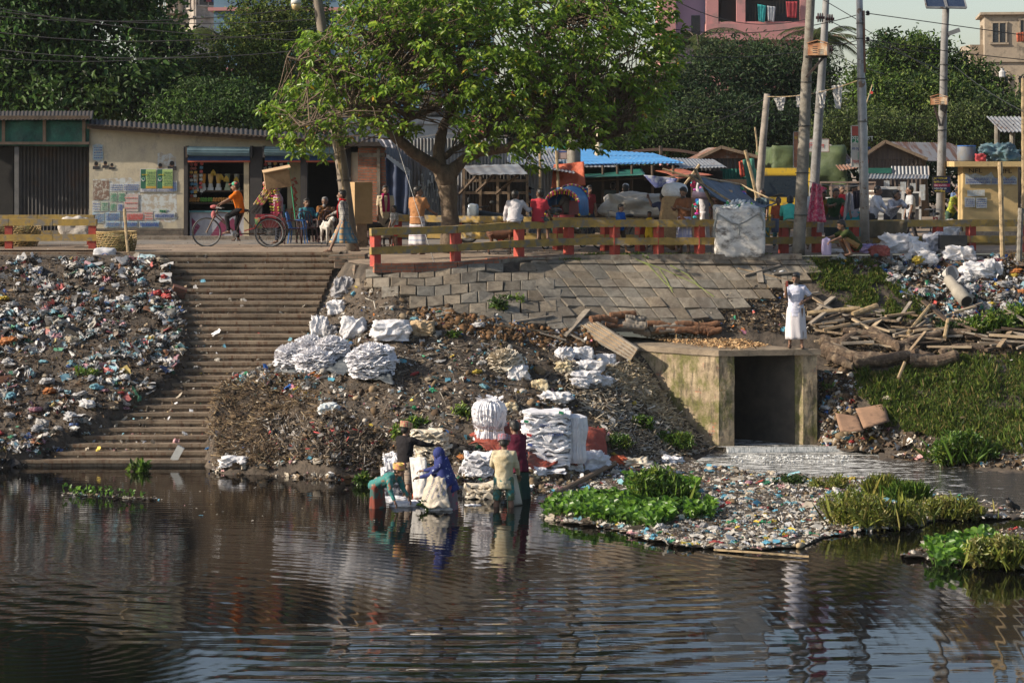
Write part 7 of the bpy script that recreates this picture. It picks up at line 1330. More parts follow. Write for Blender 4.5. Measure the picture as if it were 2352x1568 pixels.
b=MB();b.tube([P(286,480,60.5),P(290,535,60.4),P(296,598,60.3)],.04,7);b.build('bamboo_stake',BAMBOO,None,label='short bamboo stake leaning on the wicker basket',cat='bamboo')
o=lump('printed_sack',P(241,597,60.3),(.62,.4,.30),M('rice_sack',(.56,.56,.58),(.42,.42,.44),4,.8),'white sack with a red and blue round emblem lying under the basket','sack',seed=13,amp=.12,sub=4,boxy=.5);iv=Matrix.Translation(o.location).inverted()
b=MB();b.tube([P(241,590,60.07)+Vector((math.cos(a)*.09,-.0,math.sin(a)*.09))for a in np.linspace(.2,3.0,12)],.012,5);q=b.build('blue_ring',INKB,o);q.matrix_parent_inverse=iv;b=MB();b.tube([P(241,590,60.06)+Vector((math.cos(a)*.05,0,math.sin(a)*.05))for a in np.linspace(0,6.28,14)],.012,5);q=b.build('red_ring',INKR,o);q.matrix_parent_inverse=iv
lump('white_tarp_bundle',P(172,552,63.6),(.85,.5,.62),M('dirty_white_sheet'),'cream sheet bundle slumped behind the left railing','bundle',seed=17,amp=.3,sub=4)
gs=thing('giant_sack','giant stained grey-white bulk sack standing in the gap of the railing','bulk sack',P(1696,590,58.9),W=True);GSM=M('bulk_sack',(.68,.66,.62),(.50,.48,.45),3.2,.8,.008,14,dirt=(.13,.115,.10),ds=2.6,dlo=.49,dhi=.64,stretch=(1,1,1.9))
lump('body',P(1697,589,59.3),(1.38,1.2,1.26),GSM,parent=gs,seed=21,amp=.07,fr=1.5,sub=5,boxy=.64,fold=1.3)
b=MB();b.tube([P(1650,492,58.75),P(1680,512,58.72),P(1697,516,58.70),P(1715,508,58.72),P(1740,492,58.75)],.022,5);b.tube([P(1697,516,58.70),P(1698,540,58.68)],.025,5);b.tube([P(1648,490,58.8),P(1641,520,58.8),P(1643,545,58.8)],.03,5);b.tube([P(1745,488,58.8),P(1754,510,58.8),P(1752,530,58.8)],.03,5);b.build('straps',M('strap',(.26,.27,.26)),gs)
bt=MB();bt.lathe((0,0,-.09),[(.03,0),(.047,.01),(.043,.05),(.048,.10),(.04,.14),(.016,.17),(.016,.19)],9);B0=None
m_,n_,bs2,out2=_nodes('pet_bottle');oi=n_.nodes.new('ShaderNodeObjectInfo');n_.links.new(oi.outputs['Color'],bs2.inputs[0]);bs2.inputs['Roughness'].default_value=.12;_transl(n_,bs2,out2,oi.outputs['Color'],.35)
BC=[(.68,.74,.78),(.75,.78,.8),(.55,.68,.74),(.76,.76,.74),(.05,.38,.14),(.35,.65,.05),(.5,.55,.6),(.66,.66,.66)]
top_c=P(1696,492,59.3)
for i in range(260):
 a=rr.uniform(0,6.28);q=math.sqrt(rr.random());x=math.cos(a)*q*.56;y=math.sin(a)*q*.46;z=.30*(1-q**1.8)*rr.uniform(.75,1.05);c_=rr.choice(BC)
 if B0 is None:B0=bt.build('plastic_bottle',m_,None);o=B0
 else:o=B0.copy();COL.objects.link(o)
 o.location=top_c+Vector((x,y,z));o.rotation_euler=(rr.uniform(0,3.1),rr.uniform(0,3.1),rr.uniform(0,3.1));o.color=c4(c_);o.scale=(.72,)*3
 tag(o,'green empty bottle in the heap on the giant sack' if c_[0]<.4 else 'clear or white empty bottle in the heap on the giant sack','bottle','empty plastic bottles heaped on the giant sack')
 # rubbish, sacks, timber, plants
def T_sheet(n,seed,amp=.28):
 r=np.random.default_rng(seed);g=np.linspace(-.5,.5,n);X,Y=np.meshgrid(g,g);Z=np.zeros_like(X)
 for _ in range(5):a=r.uniform(0,6.28);f=r.uniform(3,9);Z+=np.abs(((X*math.cos(a)+Y*math.sin(a))*f+r.uniform(0,1))%1-.5)*amp*.6
 X=X*(1-.25*Z/amp)+r.normal(size=X.shape)*.03;Y=Y+r.normal(size=X.shape)*.03;V=np.stack([X,Y,Z-Z.min()*.8],-1).reshape(-1,3);i=np.arange(n-1)
 f=np.array([(a*n+b_,a*n+b_+1,(a+1)*n+b_+1,(a+1)*n+b_)for a in i for b_ in i]);return V,f
def T_bag(seed,cuts=2):
 """crumpled film: a sheet folded hard along several creases"""
 r=np.random.default_rng(100+seed);n=5+cuts;g=np.linspace(-.5,.5,n);X,Y=np.meshgrid(g,g);Z=r.normal(size=X.shape)*.05
 for _ in range(4):
  a=r.uniform(0,6.28);f=r.uniform(1.5,4);ph=r.uniform(0,1);Z+=(np.abs(((X*math.cos(a)+Y*math.sin(a))*f+ph)%1-.5)-.25)*.42
 q=.62+.3*r.random();X2=X*q+.22*Z;Y2=Y*(q-.1)-.18*Z;X2+=r.normal(size=X.shape)*.035;Y2+=r.normal(size=X.shape)*.035;e_=np.maximum(np.abs(X),np.abs(Y))*2
 Z=Z*1.1-.12*e_**2+.12;i=np.arange(n-1);return np.stack([X2,Y2,Z],-1).reshape(-1,3),np.array([(a*n+b_,a*n+b_+1,(a+1)*n+b_+1,(a+1)*n+b_)for a in i for b_ in i])
def T_clod(seed):
 bm=bmesh.new();bmesh.ops.create_cube(bm,size=1);bmesh.ops.subdivide_edges(bm,edges=bm.edges[:],cuts=1,use_grid_fill=True);V=[]
 for v in bm.verts:p=v.co.copy();p=p.lerp(p.normalized()*.6,.75);p*=(1+.42*noise.noise(p*2.2+Vector((seed*3.3,)*3)));V.append((p.x,p.y*.8,p.z*.7))
 f=np.array([[w_.index for w_ in q.verts]for q in bm.faces]);bm.free();return np.array(V),f
def T_stick():return np.array([(x,y,z)for x in(-.5,.5)for y,z in((-.03,-.02),(.03,-.02),(.03,.02),(-.03,.02))]),np.array([(3,2,1,0),(4,5,6,7),(0,1,5,4),(1,2,6,5),(2,3,7,6),(3,0,4,7)])
def T_flake(seed):
 r=np.random.default_rng(seed);V=np.array([(-.5,-.2,0),(0,-.3,.12),(.5,-.1,0),(.45,.25,.05),(0,.3,.16),(-.45,.2,.02)])+r.normal(size=(6,3))*.09;V*=np.array([.72,.5,.8]);return V,np.array([(0,1,4,5),(1,2,3,4)])
SHE=[T_sheet(5,i)for i in range(6)];BAG=[T_bag(i)for i in range(10)];FLK=[T_flake(i)for i in range(5)];STK=[T_stick()];RND=[T_clod(40+i)for i in range(3)]
LITM=MA('litter',.55,.12,.4);LITD=MA('debris',.95,0,.1)
def scatter(name,pts,tmpls,size,cols,mat,tilt=.6,label=None,flatten=1.0,up=.02,kind='stuff'):
 N=len(pts);pts=np.array([tuple(p)for p in pts]);size=np.asarray(size)*np.ones(N);which=rng.integers(0,len(tmpls),N);Vs,Fs,Cs=[],[],[];off=0
 for ti,(V,f)in enumerate(tmpls):
  idx=np.where(which==ti)[0];m_=len(idx)
  if not m_:continue
  a=rng.uniform(0,6.283,m_);b_=rng.normal(size=m_)*tilt;c_=rng.normal(size=m_)*tilt;ca,sa,cb,sb,cc,sc_=np.cos(a),np.sin(a),np.cos(b_),np.sin(b_),np.cos(c_),np.sin(c_)
  Rz=np.zeros((m_,3,3));Rz[:,0,0]=ca;Rz[:,0,1]=-sa;Rz[:,1,0]=sa;Rz[:,1,1]=ca;Rz[:,2,2]=1;Rx=np.zeros((m_,3,3));Rx[:,0,0]=1;Rx[:,1,1]=cb;Rx[:,1,2]=-sb;Rx[:,2,1]=sb;Rx[:,2,2]=cb
  Ry=np.zeros((m_,3,3));Ry[:,0,0]=cc;Ry[:,0,2]=sc_;Ry[:,1,1]=1;Ry[:,2,0]=-sc_;Ry[:,2,2]=cc;Mx=Rz@Rx@Ry;S=size[idx][:,None,None]*rng.uniform(.45,1.35,(m_,1,3));W=np.einsum('nij,nkj->nki',Mx,V[None]*S);W[:,:,2]*=flatten
  W+=pts[idx][:,None,:]+np.array([0,0,up]);k=len(V);Vs.append(W.reshape(-1,3));Fs.append((f[None]+(np.arange(m_)*k)[:,None,None]+off).reshape(-1,4));Cs.append(np.repeat(cols[idx],k,0));off+=m_*k
 return link_mesh(name,np.concatenate(Vs),np.concatenate(Fs),mat,None,False,np.concatenate(Cs),tg=dict(kind=kind,label=label)if label else dict(kind=kind))
def inpoly(x,y,poly):
 c=False;j=len(poly)-1
 for i in range(len(poly)):
  xi,yi=poly[i];xj,yj=poly[j]
  if(yi>y)!=(yj>y)and x<(xj-xi)*(y-yi)/(yj-yi+1e-9)+xi:c=not c
  j=i
 return c
def sample(poly,n,dens=None,at=None,culv=True):
 xs=[p[0]for p in poly];y_=[p[1]for p in poly];out=[];tries=0
 while len(out)<n and tries<n*12:
  tries+=1;x=random.uniform(min(xs),max(xs));y=random.uniform(min(y_),max(y_))
  if not inpoly(x,y,poly):continue
  if dens and random.random()>dens(x,y):continue
  p=(at or hit)(x,y)
  if culv and in_culvert(p.x,p.y,2.4):continue
  out.append(p)
 return out
def pal(n,entries,var=.18):
 w_=np.array([e[0]for e in entries],float);w_/=w_.sum();c=np.array([e[1]for e in entries])[rng.choice(len(entries),n,p=w_)];return np.clip(c*(1+var*rng.normal(size=(n,1))),.004,.85)
BRIGHT=[(30,(.50,.49,.48)),(14,(.34,.33,.33)),(12,(.42,.38,.31)),(6,(.10,.32,.42)),(5,(.28,.44,.48)),(3,(.03,.12,.40)),(3,(.45,.06,.05)),(3,(.50,.20,.25)),(2,(.55,.40,.05)),(3,(.05,.28,.14)),(2,(.45,.16,.04)),(14,(.035,.03,.028)),(12,(.16,.11,.075)),(6,(.24,.20,.15))]
PALE=[(40,(.50,.47,.42)),(26,(.38,.33,.26)),(7,(.58,.58,.59)),(6,(.20,.40,.46)),(4,(.10,.30,.42)),(3,(.50,.28,.28)),(2,(.55,.42,.06)),(2,(.05,.25,.12)),(2,(.40,.06,.05)),(8,(.10,.07,.05))]
BROWN=[(30,(.075,.052,.035)),(22,(.13,.09,.055)),(15,(.20,.145,.09)),(16,(.035,.028,.022)),(6,(.28,.22,.15)),(3,(.34,.31,.27))]
STRAW=[(14,(.26,.19,.11)),(20,(.16,.115,.07)),(7,(.36,.28,.18)),(22,(.075,.055,.038))]
def sz(n,a,b_):return a+(b_-a)*1.25*rng.random(n)**3.2
LEFT=[(-160,592),(380,592),(392,640),(415,700),(432,760),(425,820),(395,862),(320,905),(225,965),(100,1025),(-20,1064),(-160,1066)]
def patch(x,y,s=.012,t=-.05):return nz(x*s,y*s*1.6,3.3)>t
n=13000;scatter('dark_refuse',sample(LEFT,n),FLK*2+STK*9,sz(n,.05,.22),pal(n,BROWN[:1]*2+BROWN),LITD)
n=5200;scatter('plastic_litter',sample(LEFT,n,lambda x,y:.12+.88*patch(x,y)),SHE+BAG,sz(n,.05,.27),(lambda c_:c_*.62+c_.mean(1,keepdims=True)*.33)(pal(n,BRIGHT)),LITM,label='mixed plastic litter covering the left slope')
MID=[(770,640),(850,650),(950,690),(1050,712),(1180,745),(1300,768),(1400,765),(1470,850),(1560,955),(1600,1020),(1640,1040),(1560,1062),(1400,1084),(1200,1132),(1050,1132),(900,1100),(780,1106),(650,1092),(500,1086),(480,1060),(476,980),(488,900),(540,862),(640,815),(700,765),(730,700)]
n=15000;scatter('earthy_debris',sample(MID,n),FLK*2+STK*9+RND[:1],sz(n,.04,.17),pal(n,BROWN),LITD,label='brown shredded debris over the middle slope')
n=3600;scatter('scattered_litter',sample(MID,n,lambda x,y:.2+.8*patch(x,y,.014,.08)),SHE+BAG+FLK,sz(n,.035,.16),pal(n,BRIGHT+PALE),LITM)
n=4200;scatter('matted_fibre',sample(MID,n,lambda x,y:.2+.8*patch(x,y,.01,0)),STK,sz(n,.07,.30),pal(n,[(2,(.24,.20,.16)),(2,(.15,.12,.09)),(1,(.36,.33,.28))]),LITD,.3)
BAND=[(960,700),(1100,735),(1200,748),(1400,765),(1430,790),(1300,800),(1100,775),(960,745)]
n=700;scatter('scattered_litter',sample(BAND,n),SHE+BAG,sz(n,.04,.16),pal(n,BRIGHT),LITM);n=700;scatter('coconut_husks',sample(BAND,n),RND,sz(n,.08,.17),pal(n,[(1,(.16,.09,.045)),(1,(.09,.055,.03))]),LITD)
HEAP=[(490,890),(560,870),(700,890),(760,960),(880,1000),(880,1085),(640,1088),(500,1082),(478,980)]
n=6500;scatter('straw_heap',sample(HEAP,n),STK,sz(n,.07,.30),pal(n,STRAW+BROWN[:2]),LITD,.35,up=.05)
HEAP2=[(610,1000),(700,985),(800,990),(870,1020),(860,1085),(640,1085)]
n=5200;scatter('ragged_refuse',sample(HEAP2,n),STK*3+FLK[:1],sz(n,.06,.34),pal(n,[(20,(.06,.05,.04)),(12,(.16,.13,.10)),(5,(.32,.30,.28)),(1,(.4,.08,.08))]),LITD,.9,up=.06)
n=260;p_=sample([(565,1060),(590,1050),(640,1055),(655,1085),(570,1088)],n);scatter('ragged_refuse',[p+Vector((0,0,random.random()*.35))for p in p_],STK,sz(n,.1,.3),pal(n,BROWN),LITD,1.2)
COLR=[(500,868),(560,840),(640,850),(720,870),(740,900),(690,950),(600,905),(520,900)]
n=750;scatter('scattered_litter',sample(COLR,n),SHE+BAG,sz(n,.05,.2),pal(n,BRIGHT),LITM)
SH=[(1270,830),(1460,835),(1500,880),(1590,990),(1640,1042),(1500,1062),(1400,1000),(1330,930)]
n=5200;scatter('shredded_fibre',sample(SH,n),STK*4+FLK[:1],sz(n,.08,.34),pal(n,[(20,(.42,.36,.27)),(14,(.28,.22,.15)),(8,(.45,.42,.38)),(8,(.09,.07,.05))]),LITD,.4,up=.04)
SH2=[(1390,835),(1470,830),(1540,935),(1600,1000),(1540,985),(1440,905)]
n=1600;scatter('shredded_fibre',sample(SH2,n),STK,sz(n,.12,.36),pal(n,[(20,(.46,.38,.26)),(10,(.33,.26,.16))]),LITD,.4,up=.06)
SHORE=[(480,1060),(900,1075),(1200,1110),(1420,1065),(1450,1084),(1230,1140),(1060,1138),(900,1106),(640,1098),(480,1090)]
n=1500;scatter('shore_litter',sample(SHORE,n),SHE+BAG+FLK,sz(n,.05,.19),pal(n,PALE+BROWN),LITM)
n=350;scatter('rock_rubble',sample([(1200,1085),(1330,1075),(1440,1085),(1330,1120),(1240,1135)],n),RND,sz(n,.06,.17),pal(n,[(1,(.15,.11,.07)),(1,(.09,.07,.05)),(.4,(.25,.22,.14))]),LITD)
def stairhit(px,py):
 Y=ys(py);z=CZ-(py-HY)*Y/F;k_=math.floor((4.3-z)/(4.3/31));return Vector((XW(px,Y),Y,4.3-k_*4.3/31+.012))
n=520;scatter('step_litter',sample([(400,600),(760,590),(690,780),(600,840),(480,1040),(60,1062),(300,920),(440,800)],n,lambda x,y:.15+.85*(x<np.interp(y,[600,800,1060],[430,520,330])),stairhit),SHE+FLK+BAG,sz(n,.03,.15),pal(n,PALE+BROWN),LITM)
n=1300;scatter('step_dirt',sample([(400,600),(760,590),(690,780),(600,840),(480,1040),(60,1062),(300,920),(440,800)],n,None,stairhit),FLK+STK,sz(n,.03,.13),pal(n,BROWN+STRAW),LITD,.2)
RT=[(1895,600),(2000,590),(2120,588),(2500,590),(2500,720),(2340,705),(2200,770),(2130,742),(2090,700),(2060,660),(2010,625)]
n=5200;scatter('dark_refuse',sample(RT,n),FLK*2+STK*9,sz(n,.05,.19),pal(n,BROWN),LITD);n=4200;scatter('plastic_litter',sample(RT,n,lambda x,y:.25+.75*patch(x,y,.015,-.1)),SHE+BAG,sz(n,.05,.21),pal(n,BRIGHT),LITM,label='mixed plastic litter covering the upper right slope')
RB=[(1882,855),(1950,850),(1975,900),(1960,940),(2060,1000),(2010,1040),(1885,1030)]
n=1700;scatter('dark_refuse',sample(RB,n),FLK+STK+RND,sz(n,.05,.17),pal(n,BROWN),LITD);n=700;scatter('scattered_litter',sample(RB,n),SHE+BAG,sz(n,.05,.18),pal(n,BRIGHT),LITM)
UN=[(1700,640),(1850,690),(1880,760),(1830,770),(1640,760),(1560,748),(1640,715)]
n=1800;scatter('earthy_debris',sample(UN,n),FLK+STK,sz(n,.05,.22),pal(n,BROWN+STRAW),LITD);n=130;scatter('scattered_litter',sample(UN,n),SHE,sz(n,.05,.16),pal(n,BRIGHT),LITM)
n=1300;scatter('bank_edge_litter',sample([(1960,990),(2140,1010),(2300,1040),(2400,1030),(2400,1085),(2200,1072),(2000,1048),(1890,1040)],n),SHE+FLK+STK,sz(n,.05,.2),pal(n,BROWN+BROWN+PALE),LITD)
n=900;scatter('promenade_dirt',[Vector((random.uniform(-3.5,14),random.uniform(59.3,61.5),4.3))for _ in range(n)],FLK+STK,sz(n,.02,.12),pal(n,STRAW+BROWN+PALE[:1]),LITD,.2,up=.0)
n=500;scatter('road_dirt',[Vector((random.uniform(-14,-3),random.uniform(61,69),4.3))for _ in range(n)],FLK,sz(n,.02,.10),pal(n,STRAW+BROWN+PALE[:1]),LITD,.15,up=.0)
# the floating island of rubbish
ISL=[(1238,1186),(1296,1150),(1250,1128),(1262,1100),(1400,1070),(1470,1055),(1570,1052),(1640,1072),(1800,1088),(1920,1095),(2020,1095),(2080,1112),(2150,1132),(2262,1152),(2380,1172),(2380,1192),(2240,1190),(2150,1196),(2100,1212),(1985,1218),(1900,1232),(1840,1256),(1700,1264),(1560,1254),(1440,1226),(1360,1206),(1290,1200)]
ISL2=[(2075,1274),(2140,1250),(2240,1236),(2300,1215),(2460,1205),(2460,1322),(2340,1302),(2240,1296),(2150,1288)]
def isl(px,py):
 z=.035+.05*nz(px*.01,py*.02);p=P(px,py,GY(py,z));return p
def island(poly,name):
 V=[];idx={};b=MB();st=9
 xs=[p[0]for p in poly];y_=[p[1]for p in poly];X=list(np.arange(min(xs)-20,max(xs)+20,st));Yv=list(np.arange(min(y_)-12,max(y_)+12,4));k=len(X)
 for py in Yv:
  for px in X:
   ins=inpoly(px+8*nz(px*.03,py*.03),py+4*nz(px*.04,py*.05,5),poly);p=isl(px,py)if ins else P(px,py,GY(py,-.05));V.append(p)
 f=[(j*k+i,(j+1)*k+i,(j+1)*k+i+1,j*k+i+1)for j in range(len(Yv)-1)for i in range(k-1)if max(V[j*k+i].z,V[(j+1)*k+i].z,V[(j+1)*k+i+1].z,V[j*k+i+1].z)>-.04]
 link_mesh(name,np.array([tuple(p)for p in V]),f,EARTH,smooth=True,tg=dict(kind='structure'))
island(ISL,'mud_bar');island(ISL2,'mud_bar')
n=5200;scatter('floating_litter',sample(ISL,n,lambda x,y:1 if x<2050 else .45,isl),SHE+BAG,sz(n,.04,.19),pal(n,PALE),LITM,.35,label='pale matted plastic litter on the river island',flatten=.75)
n=4200;scatter('floating_debris',sample(ISL,n,None,isl),FLK*2+STK*9+RND[:1],sz(n,.04,.17),pal(n,BROWN+STRAW+PALE[:2]),LITD,.35,flatten=.8)
n=900;scatter('floating_litter',sample(ISL2,n,None,isl),SHE+BAG+FLK,sz(n,.05,.17),pal(n,PALE+BROWN),LITM,.35)
n=170;scatter('floating_litter',[P(x,y,GY(y,.01))for x,y in[(random.uniform(135,372),1136+random.gauss(0,2))for _ in range(n)]for y in[y+(x-135)*.055-4]],SHE+FLK,sz(n,.03,.12),pal(n,PALE+BROWN),LITM,.2,up=0)
n=60;scatter('floating_litter',[P(x,y,GY(y,.005))for x,y in[(random.uniform(380,1250),random.uniform(1110,1200))for _ in range(n)]],SHE+FLK,sz(n,.03,.09),pal(n,PALE),LITM,.15,up=0)
# individual bags among the litter
bagm=MO('thin_plastic',.4,.25);protos=[]
for i in range(6):
 o=lump('plastic_bag',(0,0,0),(1,.8,.55),bagm,seed=30+i*2.3,amp=.42,fr=1.9,sub=4,boxy=.2,fold=1.6);protos.append(o.data);bpy.data.objects.remove(o)
CN=[('white',(.60,.60,.61)),('white',(.60,.60,.61)),('grey',(.34,.34,.35)),('light blue',(.20,.44,.53)),('grey',(.42,.40,.38)),('beige',(.45,.38,.28)),('bright blue',(.03,.20,.50)),('black',(.03,.03,.035)),('red',(.45,.05,.05)),('pink',(.55,.28,.34)),('yellow',(.60,.45,.06)),('green',(.06,.32,.18)),('orange',(.55,.20,.05))]
def bags(poly,n,where,at=None,s0=.14,s1=.36,wts=None):
 for p in sample(poly,n,None,at):
  nm,c_=CN[rr.choice(range(len(CN)))if rr.random()<.6 else rr.randrange(0,6)];o=bpy.data.objects.new('plastic_bag',rr.choice(protos));COL.objects.link(o);s_=s0+(s1-s0)*rr.random()**2
  o.location=p;o.scale=(s_*rr.uniform(.8,1.4),s_,s_*rr.uniform(.5,.9));o.rotation_euler=(rr.uniform(-.3,.3),rr.uniform(-.3,.3),rr.uniform(0,6.28));v=rr.uniform(.8,1.15);px_=CX+p.x*F/p.y;wy='small ' if s_<s0+(s1-s0)*.25 else 'large ';zz=''
  if poly is LEFT:zz=(', left, ' if px_<130 else ', middle, ' if px_<280 else ', right, ')+('high up' if p.z>3.1 else 'halfway down' if p.z>1.5 else 'near the water')
  elif poly is RT:zz=', '+('under the silver pole' if px_<2080 else 'centre' if px_<2230 else 'right edge')
  elif poly is ISL:zz=', '+('left third' if px_<1600 else 'centre' if px_<1900 else 'right third')
  elif poly is MID:zz=', '+('left part' if px_<900 else 'centre' if px_<1250 else 'right part')
  o.color=c4([q*v for q in c_]);tag(o,wy+nm+' bag '+where+zz,'plastic bag','crumpled bags '+where)
bags(LEFT,115,'in the rubbish left of the steps');bags(RT,60,'on the upper right slope');bags(BAND,14,'in the husk band under the paving',None,.1,.2);bags(MID,34,'on the brown middle slope',None,.1,.26);bags(ISL,50,'on the river island',isl,.1,.24);bags(ISL2,8,'on the rubbish at the right edge',isl,.1,.22);bags(RB,10,'beside the culvert wall',None,.1,.22)
# big sacks
SACKM=M('woven_sack',(.76,.75,.76),(.56,.55,.57),5,.65,.04,9,transl=.1,dirt=(.34,.31,.28),ds=3,dlo=.56,dhi=.72);TANM=M('tan_sack',(.46,.34,.20),(.34,.24,.14),5,.8,.04,9);CREAMS=M('cream_sack',(.58,.50,.34),(.46,.36,.20),4,.7,.04,9)
def sack(px,py,w,h,label,mat=None,name='white_sack',seed=None,at=None,depth_=.75,amp=.30,dz=0,group='discarded sacks on the bank'):
 p=(at or hit)(px,py+h*.42);s_=F/p.y;return lump(name,p+Vector((0,.1,-.03+dz)),(w/s_,w/s_*depth_,h/s_*.95),mat or SACKM,label,'sack',seed=seed or px*.37,amp=amp,fr=1.5,sub=5,boxy=.5,group=group,fold=1.5)
for a in((788,662,52,46,'grey-white crumpled sack highest beside the steps',M('grey_sack',(.38,.37,.38),(.14,.14,.15),5,.6,.05,8)),(773,712,48,34,'white torn sack below the crumpled grey one'),(733,752,42,50,'upright round white sack against the side of the steps'),(762,762,30,28,'small grey sack between the two white ones',M('grey_sack')),(812,750,60,50,'wide white sack right of the small grey one'),(897,762,90,44,'long white sack lying by itself on the dirt'),(970,757,58,32,'tan sack next to the long white one',TANM),(1190,852,52,34,'white sack under the cream bundle'),(1345,862,74,30,'large white sack in the pile left of the culvert'),(1298,812,44,30,'white sack at the upper left of the culvert pile'),(1340,808,50,28,'white sack at the top centre of the culvert pile'),(1392,818,52,28,'white sack at the upper right of the culvert pile'),(1355,836,70,24,'flat white sack in the middle of the culvert pile'),(1294,845,40,26,'cream sack at the lower left of the culvert pile',CREAMS),(1385,868,46,26,'white knotted sack at the lower right of the culvert pile'),(1330,882,46,22,'small white sack at the foot of the culvert pile'),(1272,915,82,24,'thin translucent white bag lying flat on the slope'),(1240,888,40,26,'limp beige bag trailing above the translucent one',CREAMS),(1172,936,36,22,'small yellowish bag above the stacked sacks',CREAMS),(755,950,52,26,'pale blue and white bag on the straw heap',M('pale_blue_sack',(.42,.52,.56),(.5,.5,.5),6)),(537,1070,72,22,'white wet sack at the water edge below the steps'),(1230,1000,10,8,'scrap of white sack behind the tall stack'),(2062,560,94,44,'fat white printed sack against the right railing'),(2112,572,50,30,'white sack squeezed right of the fat printed one'),(2155,560,66,46,'standing grey-white sack left of the black crate',M('grey_sack2',(.42,.42,.46),(.3,.3,.33),4,.6,.04,9)),(2205,580,78,34,'long white sack in front of the black crate'),(2130,592,54,30,'white sack below the standing one'),(1918,574,50,8,'white sheet spread before the squatting man'),(2022,575,46,24,'dull red cloth bag beside the squatting man',M('dull_red',(.36,.10,.08),(.22,.06,.05),5)),(1995,570,40,20,'lilac cloth heap next to the squatting man',M('lilac_heap',(.36,.30,.50),(.25,.20,.4),6)),(2245,620,78,36,'white sack spread on the rubbish below the kiosk'),(2284,616,42,34,'round translucent white bag below the kiosk'),(2185,524,50,34,'white and red sack leaning on the railing',SACKM),(1790,625,36,12,'white rag on the paving by the crossed planks')):
 sack(*a[:5],*([a[5]]if len(a)>5 else[]))
lump('cloth_heap',P(2292,371,65.6),(1.02,.7,.44),M('teal_heap',(.05,.13,.16),(.10,.13,.15),4,.7,.02,12),'heap of teal and blue-grey cloth on the kiosk roof','cloth heap',seed=41,amp=.4,fr=2.0,sub=5,boxy=.3,fold=1.4);lump('red_cloth',P(2252,371,65.2),(.3,.25,.2),M('red_cloth',(.35,.04,.05)),'small red cloth between the drum and the teal heap on the kiosk roof','cloth',seed=43,amp=.4,sub=4)
def layers(b,c,w,d,h,n,rnd=.5,jit=.05,dome=0.0,shear=(0,0),col=None,m_=46,seed=0,gap=.72):
 """a pile of folded sheets: n thin wavy slabs"""
 c=Vector(c);r=random.Random(seed);e=2+(1-rnd)*4
 for i in range(n):
  s_=(i+.5)/n;k=(1-dome)+dome*math.sin(math.pi*(.15+.75*s_));t=h/n;cx=c+Vector((shear[0]*s_*s_+r.gauss(0,jit*.18),shear[1]*s_+r.gauss(0,jit*.18),h*i/n));ph=r.uniform(0,9);top,bot=[],[];wv=r.uniform(1.0,3.2);k*=r.uniform(.93,1.05)
  for j in range(m_):
   a=2*math.pi*j/m_;ca,sa=math.cos(a),math.sin(a);q=(abs(ca)**e+abs(sa)**e)**(-1/e);rad=q*k*(1+jit*(nz(ca*3+ph,sa*3,i)+.8*nz(ca*9+ph,sa*9,i*2)))
   x,y=ca*rad*w/2,sa*rad*d/2;dz_=t*wv*nz(ca*2.5+ph,sa*2.5,i*3)*1.6;top.append(cx+Vector((x,y,t*gap+dz_)));bot.append(cx+Vector((x*1.01,y*1.01,dz_)))
  ins=[cx+(p-cx)*.8+Vector((0,0,t*.2))for p in top]
  b.add(bot+top+ins,[(j,(j+1)%m_,(j+1)%m_+m_,j+m_)for j in range(m_)]+[(j+m_,(j+1)%m_+m_,(j+1)%m_+2*m_,j+2*m_)for j in range(m_)]+[tuple(range(2*m_,3*m_)),tuple(range(m_-1,-1,-1))])
BUN=M('bundle_white',(.78,.77,.79),(.62,.62,.66),6,.7,.01,30,transl=.08,dirt=(.40,.37,.34),ds=5,dlo=.6,dhi=.8);BUNC=M('bundle_cream',(.60,.55,.46),(.46,.38,.27),5,.8,.01,30)
def fluffy(name,px,py,w,h,label,seed,mat=None,n=15,cat='bundle',group='tied bundles of folded white sacks',y2=None):
 p=hit(px,py+h*.45);s_=F/p.y;b=MB();W2,H2=w/s_,h/s_;layers(b,p-Vector((0,0,.04)),W2,W2*.8,H2*.92,n+9,.85,.24,.34,(0,0),seed=seed,m_=60)
 c=p+Vector((0,0,H2*.5));r=random.Random(seed)
 for i in range(260):
  a=r.uniform(0,6.28);e_=r.uniform(-.75,1.4);d=Vector((math.cos(a)*math.cos(e_),math.sin(a)*math.cos(e_)*.8,math.sin(e_)*.9));q=c+Vector((d.x*W2*.5,d.y*W2*.5,d.z*H2*.5));sd=Vector((-d.y,d.x,.1)).normalized();L_=r.uniform(.06,.18);u_=d.cross(sd)
  b.add([q-sd*L_*.5-d*.05,q+sd*L_*.5-d*.05,q+sd*L_*.45+d*.06+u_*.05,q-sd*L_*.45+d*.05-u_*.03],[(0,1,2,3)])
 b.tube([c+Vector((math.cos(a)*W2*.5*.98,math.sin(a)*W2*.4,.02*math.sin(3*a)))for a in np.linspace(0,6.28,25)],.008,5,False);return b.build(name,mat or BUN,None,label=label,cat=cat,group=group)
def on_ground(px,py,px2=None,dz=.03):
 q=hit(px,py);return q+Vector((0,0,dz))
